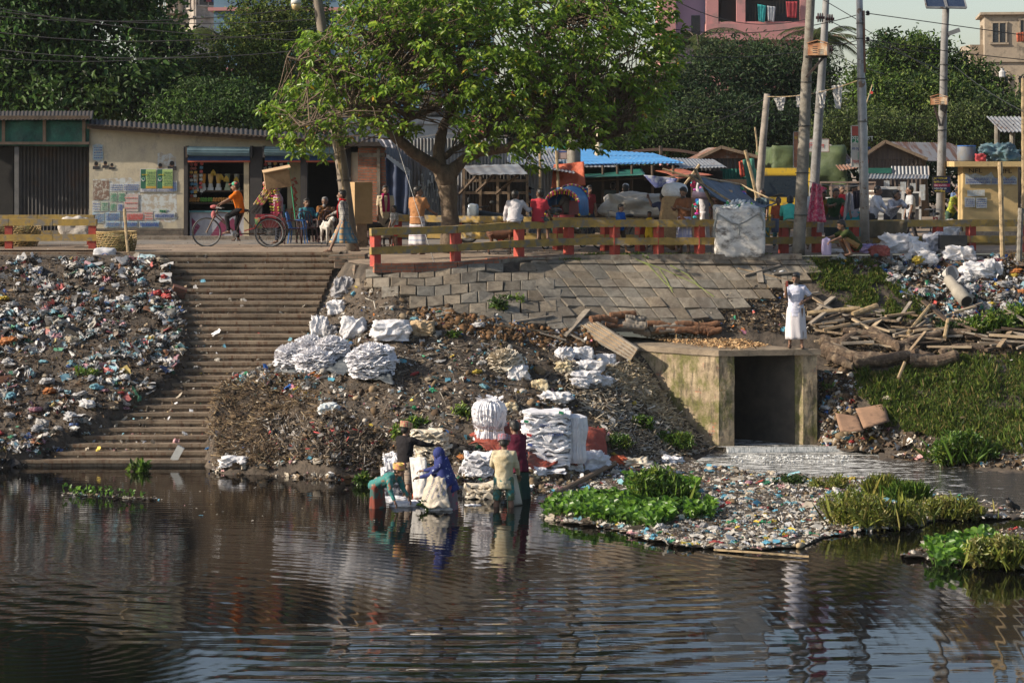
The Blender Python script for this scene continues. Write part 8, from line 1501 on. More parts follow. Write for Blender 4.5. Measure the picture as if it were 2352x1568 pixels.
def ground_sheet(name,poly4,mat,label,cat='tarpaulin',nu=40,nv=20,amp=.06,dz=.15,fold=6):
 b=MB();(a,b_,c,d)=poly4;s0=random.random()*50
 def fn(u,v):
  x=(a[0]*(1-u)+b_[0]*u)*(1-v)+(d[0]*(1-u)+c[0]*u)*v+5*nz(u*6,v*6,s0);y=(a[1]*(1-u)+b_[1]*u)*(1-v)+(d[1]*(1-u)+c[1]*u)*v+4*nz(u*7,v*5,s0+4);p=hit(x,y);return p+Vector((0,0,dz+amp*(abs(nz(u*fold,v*fold,s0))*1.6+.4*abs(nz(u*fold*3,v*fold*3,s0)))))
 b.grid(fn,nu,nv,thick=(0,0,-.01));return b.build(name,mat,None,smooth=True,label=label,cat=cat)
ground_sheet('dark_tarpaulin',[(655,822),(895,850),(905,892),(628,862)],M('slate_tarp',(.035,.045,.055),(.06,.07,.08),3,.5,.03,8),'dark slate tarpaulin spread under the white bundles')
REDT=M('red_tarp',(.30,.055,.03),(.20,.035,.02),3,.75,.03,10,dirt=(.14,.06,.045),ds=2)
ground_sheet('red_tarpaulin',[(1160,985),(1392,1000),(1395,1072),(1075,1032)],REDT,'rust-red tarpaulin under the tall stack of sacks');ground_sheet('red_tarpaulin',[(1078,1008),(1200,995),(1215,1062),(1118,1056)],REDT,'left flap of the rust-red tarpaulin beneath the upright bale');ground_sheet('red_tarpaulin',[(1215,1060),(1385,1050),(1330,1092),(1205,1094)],REDT,'lower edge of the rust-red tarpaulin near the water')
for i,(x,y,w_,h_,l)in enumerate(((672,815,74,58,'tied white bundle at the left end of the dark tarpaulin'),(712,798,70,52,'tied white bundle at the back of the group'),(762,806,76,62,'tied white bundle right of centre on the dark tarpaulin'),(728,832,92,58,'broad white bundle in front of the others'),(854,834,104,74,'large separate white bundle at the right end of the dark tarpaulin'))):fluffy('sack_bundle',x,y,w_,h_,l,i+3)
fluffy('sack_bundle',1160,828,70,44,'cream coloured tied bundle on the brown slope',12,BUNC,11)
bl_=thing('upright_bale','upright white bale gathered with a string at its waist','bale',hit(1124,1012),W=True,group='bales and stacks beside the washers');p=bl_.location;b=MB();H_=.92
b.lathe(p,[(.26,0),(.31,.06),(.30,.14),(.29,.20),(.275,.28),(.30,.36),(.32,.46),(.335,.58),(.34,.70),(.30,.80),(.21,.88),(.06,.92)],110,fn=lambda t,i:.96+.16*max(0,1-3*abs(nz(math.cos(t)*7,math.sin(t)*7,i*.12)))+.06*nz(math.cos(t)*14,math.sin(t)*14,i));r_=random.Random(9)
for i in range(150):a=r_.uniform(0,6.28);z=r_.uniform(.3,.95);q=p+Vector((math.cos(a)*.33*(1 if z<.75 else .75),math.sin(a)*.33*(1 if z<.75 else .75),z));sd=Vector((-math.sin(a),math.cos(a),.2));d=Vector((math.cos(a),math.sin(a),.5));b.add([q-sd*.05-d*.04,q+sd*.05-d*.04,q+sd*.03+d*.05,q-sd*.04+d*.045],[(0,1,2,3)])
b.build('body',BUN,bl_);b=MB();b.tube([p+Vector((math.cos(a)*.285,math.sin(a)*.285,.27))for a in np.linspace(0,6.28,25)],.012,5,False);b.build('string',TANM,bl_)
st_=thing('sack_stack','tall neat stack of folded white printed sacks on the red tarpaulin','stack',hit(1255,1062),W=True,group='bales and stacks beside the washers');p=P(1255,1062,hit(1255,1062).y);b=MB();layers(b,p,.98,.75,1.08,22,.25,.07,.06,(0,0),seed=5,gap=.8);b.build('sheets',BUN,st_)
text('SOLVAY','lettering',p+Vector((.02,-.405,.60)),.09,INKB,st_,ext=.004);text('SOLVAY','lettering',p+Vector((-.15,-.40,.80)),.07,INKB,st_,ext=.004)
for q in((-.42,.90,INKG),(.30,1.08,INKG),(-.36,.62,INKR),(-.35,.42,INKB),(-.38,.25,INKB)):b=MB();b.box(p+Vector((q[0],-.40,q[1])),(.10,.03,.05),ry=.2);b.build('printed_patch',q[2],st_)
b=MB();q0=p+Vector((.60,.05,0));b.lathe(q0,[(.20,0),(.23,.1),(.20,.35),(.21,.45),(.25,.7),(.22,.95),(.1,1.0)],90,fn=lambda t,i:.94+.2*max(0,1-3*abs(nz(math.cos(t)*6,math.sin(t)*6,i*.15))));b.build('side_bale',BUN,st_)
st2=thing('sack_stack','leaning cream stack of folded sacks behind the black-shirted man','stack',hit(995,1055),W=True,group='bales and stacks beside the washers');p=st2.location.copy();b=MB();layers(b,p,.72,.6,.62,17,.55,.12,.1,(-.16,0),seed=8);b.build('sheets',BUNC,st2)
for k,(x,y,w_,d_,h_,n_,l,mt)in enumerate(((1098,1090,.62,.5,.40,9,'folded white sacks stacked between the veiled woman and the cream shirt',BUN),(1105,1142,.72,.5,.32,6,'lower pile of cream sacks standing in the water',BUNC),(975,1060,.40,.36,.42,10,'small white stack under the black-shirted man\'s arm',BUN),(1250,1088,.8,.3,.06,3,'flattened white sheets lying on the red tarpaulin',BUN),(900,1115,.42,.5,.50,8,'heap of wet white sacks left of the black-shirted man',BUN))):
 b=MB();p=hit(x,min(y,1128));
 if y>1128:p=P(x,y,GY(y,.0));p.z=-.05
 layers(b,p,w_,d_,h_,n_,.5,.12,.1,(.03,0),seed=20+k);b.build('sack_pile',mt,None,label=l,cat='stack',group='bales and stacks beside the washers')
PRS=M('printed_sack',(.58,.52,.44),(.48,.42,.33),3,.8,.02,12,transl=.1)
t=thing('printed_sack','upright cream sack printed with blue lettering held by the veiled woman','sack',P(995,1158,45.4),W=True);a_,b2_,c2_,d2_=P(984,1090,45.5),P(1022,1098,45.3),P(1034,1166,45.2),P(964,1162,45.4);b=MB()
b.grid(lambda u,v:a_.lerp(b2_,u).lerp(d2_.lerp(c2_,u),v)+Vector((.03*nz(v*5,2),-.08*math.sin(math.pi*u)+.05*nz(u*5,v*5),.05*nz(u*4,1))),20,18,thick=(0,.07,0));b.build('body',PRS,t,smooth=True)
for i,s_ in enumerate(('SODIUM SULPHATE','ANHYDROUS','CUSO4 99% MIN','WT 50KG')):text(s_,'lettering',P(980+i*13.5,1150-i*4,45.20),.056,INKB,t,ry=R(-68),ext=.004)
t=thing('printed_sack','cream printed sack standing in the water right of the cream-shirted man','sack',P(1185,1160,46.0),W=True);b=MB();a_,b2_,c2_,d2_=P(1168,1086,46.1),P(1186,1090,46.2),P(1200,1158,46.1),P(1172,1160,46.0);b.grid(lambda u,v:a_.lerp(b2_,u).lerp(d2_.lerp(c2_,u),v)+Vector((0,-.06*math.sin(math.pi*u),0)),10,12,thick=(0,.1,0));b.build('body',PRS,t,smooth=True);text('LENZING','lettering',P(1184,1135,45.95),.07,INK,t,ry=R(-100),ext=.004)
t=clothp('white_sack',[(940,1050,47.0),(978,1048,46.9),(990,1132,46.7),(950,1148,46.6)],46.9,M('wet_sack',(.70,.68,.66),(.50,.48,.45),4,.6,.03,10,transl=.15),None,20,20,.07,1.3,label='large limp white sack shaken out by the black-shirted man',cat='sack')
def floating(name,px,py,w,label,seed,mt,hh=.14):p=P(px,py,GY(py,.0));s_=F/p.y;return lump(name,p+Vector((0,0,-.06)),(w/s_,w/s_*.55,hh),mt,label,'sack',seed=seed,amp=.35,fr=2.2,sub=4,boxy=.4,fold=1.2)
floating('white_sack',905,1150,78,'wet white sack floating at the hands of the bending woman',3.3,BUN);floating('white_sack',985,1158,92,'spread white sheet floating in front of the printed sack',7.1,BUN);floating('orange_sack',962,1140,26,'small orange cloth on the floating sacks',2.2,ORANGE_T,.2);floating('white_sack',925,1162,60,'white sheet edge trailing between the bending woman and the printed sack',5.7,BUN);floating('white_sack',1010,1170,66,'crumpled white sheet in the water under the printed sack',9.9,BUN);floating('white_sack',1085,1160,40,'white scrap floating right of the veiled woman',4.4,BUN,.08)
for a in((1350,1055,92,48,'big open crumpled white sack on the right of the red tarpaulin',BUN),(1318,1078,44,26,'white sheet end trailing from the big crumpled sack',BUN),(1418,1055,46,20,'orange plastic sheet beside the crumpled white sack',ORANGE_T),(1460,1062,72,24,'long pale grey sack lying right of the orange sheet',BUNC),(1225,1078,60,22,'white sheets at the foot of the tall stack',BUN),(1545,1058,50,22,'white torn sheet at the top of the island',BUN),(895,1060,38,24,'white bag left of the black-shirted man',BUN)):sack(*a[:5],a[5],name='wet_sack',amp=.4)
def channel():
 m,n,b,out=_nodes('fast_water');tc=n.nodes.new('ShaderNodeTexCoord');sp=n.nodes.new('ShaderNodeSeparateXYZ');n.links.new(tc.outputs['Object'],sp.inputs[0])
 fo=_noise(n,4.0,9,.85,stretch=(.45,1.3,1)).outputs[0];mr=n.nodes.new('ShaderNodeMapRange');mr.inputs['From Min'].default_value=7.5;mr.inputs['From Max'].default_value=11.0;mr.inputs['To Min'].default_value=.085;mr.inputs['To Max'].default_value=-.06;n.links.new(sp.outputs[0],mr.inputs[0])
 ad=n.nodes.new('ShaderNodeMath');n.links.new(fo,ad.inputs[0]);n.links.new(mr.outputs[0],ad.inputs[1]);f2=_ramp(n,ad.outputs[0],(0,0,0),(1,1,1),.57,.62).outputs[0]
 n.links.new(_mix(n,f2,(.022,.021,.017),(.62,.62,.60)),b.inputs[0]);n.links.new(_mix(n,f2,(.06,)*3,(.7,)*3),b.inputs['Roughness']);_bump(n,_noise(n,3.5,6,.7,stretch=(.5,1.3,1)).outputs[0],b,.10)
 q=MB();pts=[(1640,1036),(1700,1034),(1890,1030),(2120,1052),(2300,1062),(2500,1078),(2500,1190),(2260,1165),(2060,1120),(1900,1108),(1640,1085),(1590,1062)]
 V=[tuple(P(x,y,GY(y,.012)))for x,y in pts];q.add(V,[tuple(reversed(range(len(V))))]);o=q.build('stream_water',m,kind='structure')
 for v in o.data.vertices:v.co+=o.location
 o.location=(0,0,0)
 w_=MB();A_,B_=Vector((CA[0]+.15,CA[1]-.14,0)),Vector((CB[0]+1.0,CB[1]-.28,0));w_.grid(lambda u,v:A_.lerp(B_,u)+Vector((0,-.16*v+.02*nz(u*30,v*3),.13*(1-v*v)+.01*nz(u*40,v*4))),60,6,thick=(0,-.01,0));w_.build('weir_water',M('falling_water',(.20,.22,.22),(.42,.43,.43),14,.25,.02,20,stretch=(3,1,.3),lo=.45,hi=.6),None,smooth=True,kind='structure')
 tf=MB();a2,b2=Vector((*CA,0)),Vector((*CB,0));v=Vector((-2.47,2.0,0))*1.5;tf.add([(a2.x,a2.y-.12,.125),(b2.x,b2.y-.2,.125),(b2.x+v.x,b2.y+v.y,.125),(a2.x+v.x,a2.y+v.y,.125)],[(0,1,2,3)]);tf.build('drain_water',m,kind='structure')
 n_=1600;P_=[]
 for _ in range(n_):x=random.uniform(1680,1960);y=1044+abs(random.gauss(0,10));P_.append(P(x,y,GY(y,.02)))
 scatter('foam',P_,FLK+RND,sz(n_,.012,.06),pal(n_,[(1,(.62,.63,.62))]),LITD,.2,flatten=.5,up=0)
channel()
# timber
PLK=M('sawn_plank',(.38,.28,.18),(.24,.17,.10),4,.85,.01,30,stretch=(1,1,1),dirt=(.12,.09,.065),ds=3)
PLG=M('grey_plank',(.30,.26,.21),(.17,.14,.11),4,.9,.01,30)
def plank(px0,py0,px1,py1,w=.12,th=.035,dz=.06,mat=None,label=None,name='plank',group=None,at=None,cat='plank'):
 a,c=(at or hit)(px0,py0)+Vector((0,0,dz)),(at or hit)(px1,py1)+Vector((0,0,dz));b=MB();b.beam(a,c,w,th);return b.build(name,mat or PLK,None,label=label,cat=cat,group=group)
for i,a in enumerate(((1695,620,1832,652,.16,'long plank crossing the others on the paving'),(1708,640,1790,616,.16,'plank slanting up to the right on the paving'),(1742,622,1748,660,.14,'short upright plank, left of the crossed group'),(1762,630,1770,668,.14,'short plank in the middle of the crossed group'),(1800,640,1806,676,.14,'short plank at the right of the crossed group'),(1775,640,1830,634,.15,'flat plank behind the phoning man'),(1845,672,1920,722,.16,'plank leaning right of the phoning man'),(1915,690,1858,735,.15,'plank crossing under the leaning one'),(1830,690,1880,682,.14,'plank behind the elbow of the phoning man'),(1135,752,1320,775,.16,'long grey plank left of the fanned boards'),(1180,748,1268,733,.13,'short plank above the long grey one'),(1295,778,1350,722,.16,'broad plank standing up at the fanned boards'),(1270,768,1300,790,.14,'orange plank end left of the fanned boards'),(1305,772,1345,792,.14,'orange plank in the frame under the fanned boards'),(1240,772,1300,790,.12,'low plank of the broken frame'))):
 plank(*a[:4],a[4],.035,.05+.03*(i%3),PLG if i%3 else PLK,a[5],group='loose planks on the bank')
for i in range(9):
 a=hit(1318+i*6,742+i*0)+Vector((0,0,.22));c=hit(1440+i*3,822-i*4);c.z=a.z-.42+i*.0;a.z+=.0;c=P(1450+i*2,826-i*3,55.3-.02*i);b=MB();b.beam(P(1318+i*6.5,753-i*1.6,56.0),c,.07,.05);b.build('board',PLK if i%2 else PLG,None,label=['first','second','third','fourth','fifth','sixth','seventh','eighth','ninth'][i]+' board from the left in the fanned stack on the culvert edge',cat='board',group='fanned boards leaning on the culvert')
r_=random.Random(12)
WP=[(1885,735),(2000,730),(2200,760),(2480,760),(2480,822),(2200,828),(2000,850),(1900,850)]
n=3200;scatter('bark_debris',sample(WP,n),STK*5+FLK,sz(n,.06,.32),pal(n,BROWN+STRAW),LITD,.4,up=.05)
for i in range(110):
 x=r_.uniform(1850,2440);y=r_.uniform(735,818)if x>1900 else r_.uniform(735,790);
 if x<1900 and y>775:y=760
 L_=r_.uniform(30,115);a=r_.gauss(.0,.35)if r_.random()<.7 else r_.uniform(-1.3,1.3);mt=r_.choice([PLK,PLG,PLG,DWOOD,M('pale_wood',(.46,.36,.24),(.34,.25,.16),4)])
 plank(x-math.cos(a)*L_/2,y+math.sin(a)*L_*.25,x+math.cos(a)*L_/2,y-math.sin(a)*L_*.25,r_.uniform(.05,.14),r_.uniform(.025,.06),r_.uniform(.05,.32),mt,('pale' if mt.name=='pale_wood' else 'brown' if mt is PLK else 'dark' if mt is DWOOD else 'grey')+(' long' if L_>72 else ' short')+' scrap timber in the wood pile, '+('near the culvert' if x<2000 else 'in its middle' if x<2180 else 'at its right end'),name='timber_piece',group='scrap timber in the wood pile',cat='timber')
def log(pts,r,label,mat=None,Yd=0,dz=.1,group=None):
 W2=[];
 for(x,y)in pts:W2.append(hit(x,y)+Vector((0,0,dz)))
 k=len(W2);Q=[];RR=[]
 for i in range(k-1):
  for j in range(6):s_=j/6;Q.append(W2[i].lerp(W2[i+1],s_)+Vector((0,0,.03*nz(i+s_*2,x*.1))));RR.append(r*(1+.22*nz(i*2+s_*3,x*.3,2))*(1-.25*(i+s_)/k))
 Q.append(W2[-1]);RR.append(r*.72);b=MB();b.tube(Q,RR,12);return b.build('log',mat or LOGM,None,smooth=False,label=label,cat='log',group=group)
LOGM=M('log_bark',(.15,.10,.065),(.06,.042,.03),6,.95,.05,16,dirt=(.24,.18,.12),ds=5)
for i,a in enumerate(((([(1885,790),(1930,800),(1965,780)]),.13,'short dark log right of the culvert slab'),([(1890,815),(1960,838),(2040,842)],.19,'thick log at the bottom of the pile'),([(1960,852),(2020,846),(2090,835)],.15,'log lying in front of the thick one'),([(2000,770),(2050,800),(2110,822),(2150,835)],.15,'long curved log on top of the pile'),([(2090,842),(2150,845),(2200,840)],.16,'log at the right foot of the pile'),([(2060,815),(2110,800),(2160,790)],.11,'slanting log in the middle of the pile'),([(1935,775),(1990,778),(2040,792)],.12,'log under the scrap planks'),([(2100,780),(2160,775),(2230,782)],.10,'straight log on the right of the pile'),([(1905,840),(1925,850),(1960,862)],.12,'small log against the culvert side'),([(2160,820),(2200,812),(2260,815)],.09,'thin log at the right end of the pile'))):log(*a,dz=.12+.05*(i%3),group='logs beside the culvert')
for i,(x0,y0,x1,y1,r2,l)in enumerate(((1855,744,1975,742,.06,'pale bamboo lying on the pile'),(1958,752,2015,735,.07,'short thick bamboo crossing the pale one'),(2085,788,2137,735,.045,'long bamboo leaning out of the wood pile'),(2170,800,2178,765,.05,'pale upright stub in the wood pile'))):
 b=MB();a,c=hit(x0,y0)+Vector((0,0,.25)),hit(x1,y1)+Vector((0,0,.35));b.tube([a.lerp(c,j/8)for j in range(9)],[r2*(1.08 if j%2 else .96)for j in range(9)],8);b.build('bamboo',BAMBOO,None,label=l,cat='bamboo',group='bamboo on the wood pile')
b=MB();a,c=P(2063,868,54.9),P(2078,832,55.2);b.tube([a,c],.04,7);b.build('bamboo',BAMBOO,None,label='short bamboo sticking in the grass below the logs',cat='bamboo')
BRK=M('split_wood',(.24,.11,.05),(.11,.055,.03),5,.9,.04,14)
for i in range(26):
 x=r_.uniform(1380,1650);y=r_.uniform(738,768)+(x-1380)*.03;L_=r_.uniform(22,75);log([(x-L_/2,y+r_.uniform(-4,4)),(x,y),(x+L_/2,y+r_.uniform(-4,4))],r_.uniform(.04,.10),('reddish' if i%3 else 'grey')+' split firewood behind the culvert slab, '+('left' if x<1470 else 'centre' if x<1560 else 'right')+' part',BRK if i%3 else PLG,dz=.08+r_.random()*.1,group='split firewood behind the culvert slab')
def deck(px,py):z=2.31+.02;z=2.33;Y=GY(py,z);return Vector((XW(px,Y),Y,z+.09*max(0,(Y-54.5))/5))
n=3000;scatter('wood_chips',sample([(1440,768),(1560,764),(1690,780),(1775,796),(1700,802),(1600,796),(1500,784)],n,None,deck,False),STK+FLK,sz(n,.06,.17),pal(n,[(2,(.50,.34,.18)),(2,(.36,.22,.11)),(1,(.22,.13,.07))]),LITD,.5,label='pale wood chips spread over the culvert slab')
t=thing('cardboard_sheet','folded brown cardboard sheet lying at the water side right of the culvert','cardboard',P(1985,1000,54.2),W=True);CBM=M('cardboard2',(.27,.16,.10),(.20,.12,.075),3,.9,dirt=(.10,.06,.04),ds=2)
for nm,pts in(('left_flap',[(1918,948,54.5),(1972,956,54.4),(1986,990,53.6),(1930,992,53.6)]),('right_flap',[(1965,938,54.7),(2032,926,54.6),(2044,968,53.8),(1984,984,53.6)])):clothp(nm,pts,54,CBM,t,6,6,.03,2)
pp=thing('clay_pipe','grey flared pipe section lying in the rubbish below the kiosk','pipe',hit(2200,700),W=True);a,c=hit(2178,660)+Vector((0,0,.2)),hit(2218,712)+Vector((0,-.1,.22));b=MB();b.tube([a,a.lerp(c,.45),a.lerp(c,.5),c],[.13,.14,.17,.18],16);b.build('shell',M('grey_pipe',(.34,.31,.26),(.22,.2,.17),3),pp,smooth=True);b=MB();d=(c-a).normalized();b.tube([c-d*.02,c+d*.004],.14,16);b.build('bore',DARK,pp)
t=thing('plastic_tub','pale round tub half buried in the rubbish','tub',hit(2180,640),W=True);c_=t.location;b=MB();b.tube([c_+Vector((-.05,.1,.08)),c_+Vector((.05,-.15,.16))],[.13,.19],16);b.build('shell',M('tub',(.5,.48,.45)),t);b=MB();b.tube([c_+Vector((.048,-.147,.158)),c_+Vector((.055,-.16,.163))],[.165,.165],16);b.build('inside',M('tub_in',(.22,.21,.2)),t)
b=MB();c_=P(2188,556,60.0);b.box(c_,(.66,.4,.34));o=b.build('crate',BLACKP,None,label='black plastic crate by the right railing',cat='crate')
b=MB();a,c=P(1262,1141,GY(1141,.05)),hit(1412,1076)+Vector((0,0,.12));b.tube([a.lerp(c,j/10)for j in range(11)],[.055*(1.12 if j%2 else .95)for j in range(11)],8);b.build('bamboo_pole',M('brown_bamboo',(.20,.13,.08),(.12,.08,.05),5),None,label='long brown bamboo pole reaching from the red tarpaulin into the water',cat='bamboo')
b=MB();b.tube([isl(1640,1262),isl(1730,1268),P(1858,1278,GY(1278,.03))],.02,5);b.build('reed_stalk',BAMBOO,None,label='thin floating reed at the lower edge of the island',cat='reed')
b=MB();c_=hit(411,664);b.box(c_+Vector((.0,.0,.12)),(.34,.16,.24),rz=.3,ry=.3,rx=.4);b.build('cushion',M('plaid_brown',(.20,.07,.05),(.08,.06,.04),18),None,label='brown striped cushion lying on the steps edge',cat='cushion');S1('concrete_block',150,650,232,684,58.9,.5,CONC,None,label='grey concrete block end sticking out of the left rubbish',cat='block')
b=MB();b.box(stairhit(409,1062)+Vector((0,-.1,.12)),(.16,.10,.34),ry=.5);b.build('foam_block',WHITEP,None,label='white foam block standing at the waterline',cat='foam block')
for i,pts in enumerate(([(1460,603),(1490,618),(1528,660),(1545,672)],[(1478,610),(1530,630),(1600,662),(1640,690)],[(1515,628),(1530,650),(1545,680)],[(1540,618),(1580,640),(1610,670)])):b=MB();b.tube([hit(*p)+Vector((0,0,.09))for p in pts],.014,5);b.build('green_stalk',M('stalk_green',(.17,.20,.06),(.12,.15,.04)),None,label='long pale green stalk lying on the paving, '+['first','second','third','fourth'][i]+' from the top left',cat='stalk',group='green stalks on the paving')
# grass and plants
def blades(name,pts,h0,h1,cols,mat=LEAFD,lean=.5,wd=.022,kind='stuff',parent=None,**k):
 N=len(pts);p=np.array([tuple(q)for q in pts]);d=rng.normal(size=(N,3))*lean;d[:,2]=1;L=h0+(h1-h0)*rng.random(N);nn=rng.normal(size=(N,3));nn[:,2]=0;o=leaf_mesh(name,p,d,nn,L,np.full(N,wd)*rng.uniform(.7,1.4,N),cols,mat,parent,.3)
 if parent is None:o['kind']=kind
 for a,c in k.items():o[a]=c
 return o
GR=[(3,(.11,.17,.028)),(3,(.075,.125,.022)),(2,(.16,.19,.035)),(1.5,(.22,.18,.07)),(1,(.04,.065,.018))]
G1=[(1965,862),(2060,850),(2200,825),(2500,800),(2500,1060),(2300,1040),(2140,1010),(2040,990),(2010,940),(1965,905)]
n=26000;blades('bank_grass',sample(G1,n,lambda x,y:.3+.7*(nz(x*.012,y*.02,9)>-.25)),.05,.15,pal(n,GR),lean=.7,wd=.02)
G2=[(1845,600),(2000,595),(2040,640),(2120,690),(2180,745),(2080,742),(1960,720),(1880,668)]
n=120;scatter('grass_litter',sample(G1,n),SHE+FLK,sz(n,.05,.2),pal(n,PALE+BROWN),LITM)
n=2600;blades('tall_grass',sample(G1,n,lambda x,y:1 if nz(x*.02,y*.035,4)>.12 else 0),.12,.30,pal(n,GR),lean=.5,wd=.02)
n=9000;blades('bank_grass',sample(G2,n,lambda x,y:1 if nz(x*.02,y*.03,2)>-.1 else .04),.05,.14,pal(n,GR),lean=.7,wd=.02)
G3=[(2300,585),(2500,585),(2500,640),(2330,630)];n=1500;blades('dry_grass',sample(G3,n),.05,.16,pal(n,[(1,(.30,.20,.08)),(1,(.20,.13,.06))]),lean=1.0,wd=.015)
n=2600;blades('tuft_grass',[hit(x+random.gauss(0,14),min(y+random.gauss(0,3),700))for x,y in[random.choice([(1370,590),(1440,590),(1540,590),(1580,590),(1750,592),(1640,592),(1990,640),(2100,600),(1320,596),(1860,600)])for _ in range(n)]],.04,.12,pal(n,GR),lean=.8,wd=.015)
def bush(label,px,py,w,h,n,palx,ln=.10,at=None,name='leafy_weed',asp=.42,blade=False,cat='plant',group='weeds and shrubs on the bank'):
 p=(at or hit)(px,py);s_=F/p.y;W2,H2=w/s_/2,h/s_;t=thing(name,label,cat,p,W=True,group=group)
 if blade:
  P_=[p+Vector((random.gauss(0,W2*.45),random.gauss(0,W2*.3),0))for _ in range(n)];blades('blades',P_,H2*.5,H2*1.1,pal(n,palx),lean=.35,wd=.02,parent=t);return t
 bl_=[]
 for _ in range(16):u_=random.uniform(-.85,.85);bl_.append(((p.x+u_*W2,p.y+random.uniform(-.45,.45)*W2,p.z+H2*random.uniform(.12,.62)*(1-.5*u_*u_)),(W2*random.uniform(.18,.34),W2*.28,H2*random.uniform(.2,.36))))
 q,nn,cid=crown_points(bl_,n,.04,9,.2);N=len(q);q[:,2]=np.maximum(q[:,2],p.z+.01);L=ln*rng.uniform(.5,1.3,N);leaf_mesh('leaves',q,nn*.5+rng.normal(size=(N,3))*.5+np.array([0,0,.35]),rng.normal(size=(N,3))*.6+np.array([-.2,-.2,.7]),L,L*asp,leafcols(cid,[e[1]for e in palx],.25),LEAF,t,.25)
 if n>900:m_=n//16;blades('shoots',[p+Vector((random.gauss(0,W2*.42),random.gauss(0,W2*.3),0))for _ in range(m_)],H2*.3,H2*.85,pal(m_,palx),lean=.5,wd=.006,parent=t)
 b=MB()
 for i in range(14):c=Vector(bl_[i%7][0])+Vector((random.gauss(0,W2*.2),random.gauss(0,W2*.2),H2*.2));b.tube([p+Vector((random.gauss(0,W2*.2),random.gauss(0,W2*.15),-.02)),c],[.008,.004],4,False)
 b.build('stems',M('stem_green',(.12,.13,.05)),t);return t
GB=[(3,(.11,.20,.028)),(2,(.07,.14,.022)),(1,(.18,.24,.04))];GY_=[(3,(.22,.25,.045)),(2,(.14,.18,.04)),(1,(.30,.27,.08))];GD=[(2,(.035,.075,.015)),(2,(.055,.10,.02))]
bush('tall bright leafy weed bush on the left of the river island',1515,1165,150,110,2600,GB,.10,isl);bush('large yellowish shrub mass on the right of the river island',2010,1205,215,95,6500,GY_,.07,isl);bush('yellow-green shrub right of the large island shrub',2190,1188,135,66,3200,GY_,.07,isl);bush('green shrub left of the large island shrub',1945,1180,70,60,1300,GB,.09,isl);bush('low dark weed on the back of the island',1810,1112,80,26,900,GD,.06,isl);bush('low weed behind the large island shrub',1905,1120,90,36,1100,GY_,.07,isl)
bush('tuft of tall grass on the back edge of the island',2025,1140,60,52,700,GY_,at=isl,blade=True,name='grass_tuft');bush('spread tuft of grass right of the island shrub',2085,1150,80,46,900,GB,at=isl,blade=True,name='grass_tuft')
bush('dense green shrub at the water edge of the right bank',2215,1062,150,86,3800,GB,.09);bush('dark bush in the rubbish at the right edge',2280,760,120,56,2400,GB,.10);bush('second dark bush left of it in the rubbish',2200,765,90,34,1300,GD,.08);bush('green bush at the very right edge of the upper slope',2345,740,90,50,1800,GB,.10);bush('overgrown green clump at the lower right edge',2300,1300,160,90,4200,GY_,.085,isl)
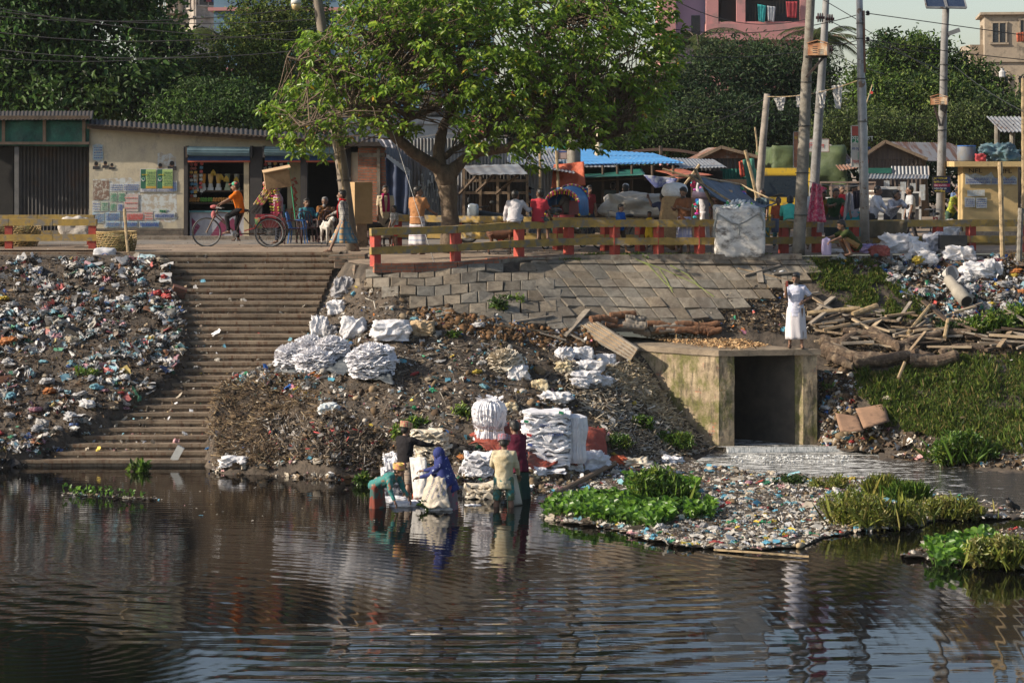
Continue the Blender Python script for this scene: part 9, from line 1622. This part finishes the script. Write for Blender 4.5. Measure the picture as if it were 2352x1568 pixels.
for i,(x,y,w_,h_,n_,l)in enumerate(((1145,715,34,42,500,'climbing green weed growing in the joints of the paving'),(1185,692,34,14,260,'small weed on the paving'),(955,975,70,24,700,'low green weed in the middle of the brown slope'),(1062,960,36,30,350,'thin weed left of the upright bale'),(1475,985,44,34,600,'grassy weed on the shredded fibre slope'),(1545,1030,90,40,1200,'green weed at the foot of the culvert wall'),(1415,1030,60,30,700,'dark weed right of the red tarpaulin'),(930,1010,60,40,500,'weed behind the red checked headcloth'),(1040,772,24,10,160,'tiny green weed in the husk band'),(1470,592,40,10,250,'cut green fodder at the paving edge'),(1905,895,30,18,200,'weed at the side of the culvert'),(205,868,50,20,260,'green stalks thrown on the left rubbish'),(318,1080,40,26,260,'small water plant at the foot of the steps'),(985,1165,26,12,60,'floating water plant in front of the veiled woman'),(832,1108,30,20,200,'green weed left of the bending woman'))):
 bush(l,x,y,w_,h_,n_,GB if i%2 else GD+GB,.09 if i<12 else .12,at=(isl if y>1075 and x<1250 else None))
def hyacinth(label,poly,n,at=isl,s_=1.0):
 """round glossy leaves on short stalks"""
 pts=sample(poly,n,None,at);N=len(pts);p=np.array([tuple(q)for q in pts]);h=rng.uniform(.05,.22,N)*s_;p[:,2]+=h;d=rng.normal(size=(N,3))*.7;d[:,2]=.5;L=rng.uniform(.09,.16,N)*s_;o=leaf_mesh('water_hyacinth',p,d,rng.normal(size=(N,3))*.5+np.array([0,-.5,.8]),L,L*.85,pal(N,[(3,(.10,.22,.025)),(2,(.15,.28,.035)),(1,(.05,.12,.018))]),LEAF,None,.15);o['kind']='stuff';o['label']=label
 q=p.copy();q[:,2]-=h;blades('hyacinth_stalks',q,.05,.2,pal(N,[(1,(.10,.18,.04))]),lean=.3,wd=.012)
hyacinth('bright glossy water hyacinth on the island front',[(1300,1160),(1400,1150),(1500,1160),(1560,1180),(1545,1200),(1500,1215),(1400,1205),(1310,1190)],1500);hyacinth('water hyacinth under the tall weed bush',[(1430,1110),(1600,1120),(1600,1150),(1450,1150)],500);hyacinth('second patch of water hyacinth in the middle of the island',[(1570,1165),(1640,1165),(1640,1195),(1575,1195)],260);hyacinth('water hyacinth at the left tip of the island',[(1240,1170),(1290,1155),(1310,1190),(1250,1192)],90);hyacinth('water hyacinth at the lower right edge',[(2120,1262),(2280,1240),(2290,1290),(2150,1310)],420);hyacinth('sprigs on the floating strip at the left',[(140,1128),(220,1130),(330,1142),(330,1148),(140,1136)],60,isl,.6)
bpy.data.scenes.remove(TMP)
hz=MB();hz.box((0,160,29.5),(560,400,62));m_=bpy.data.materials.new('haze');m_.use_nodes=True;n_=m_.node_tree;n_.nodes.remove(n_.nodes['Principled BSDF']);pv=n_.nodes.new('ShaderNodeVolumePrincipled')
pv.inputs['Color'].default_value=(.80,.86,.92,1);pv.inputs['Density'].default_value=.0001;n_.links.new(pv.outputs[0],n_.nodes['Material Output'].inputs['Volume']);hz.build('haze',m_,None,kind='stuff')
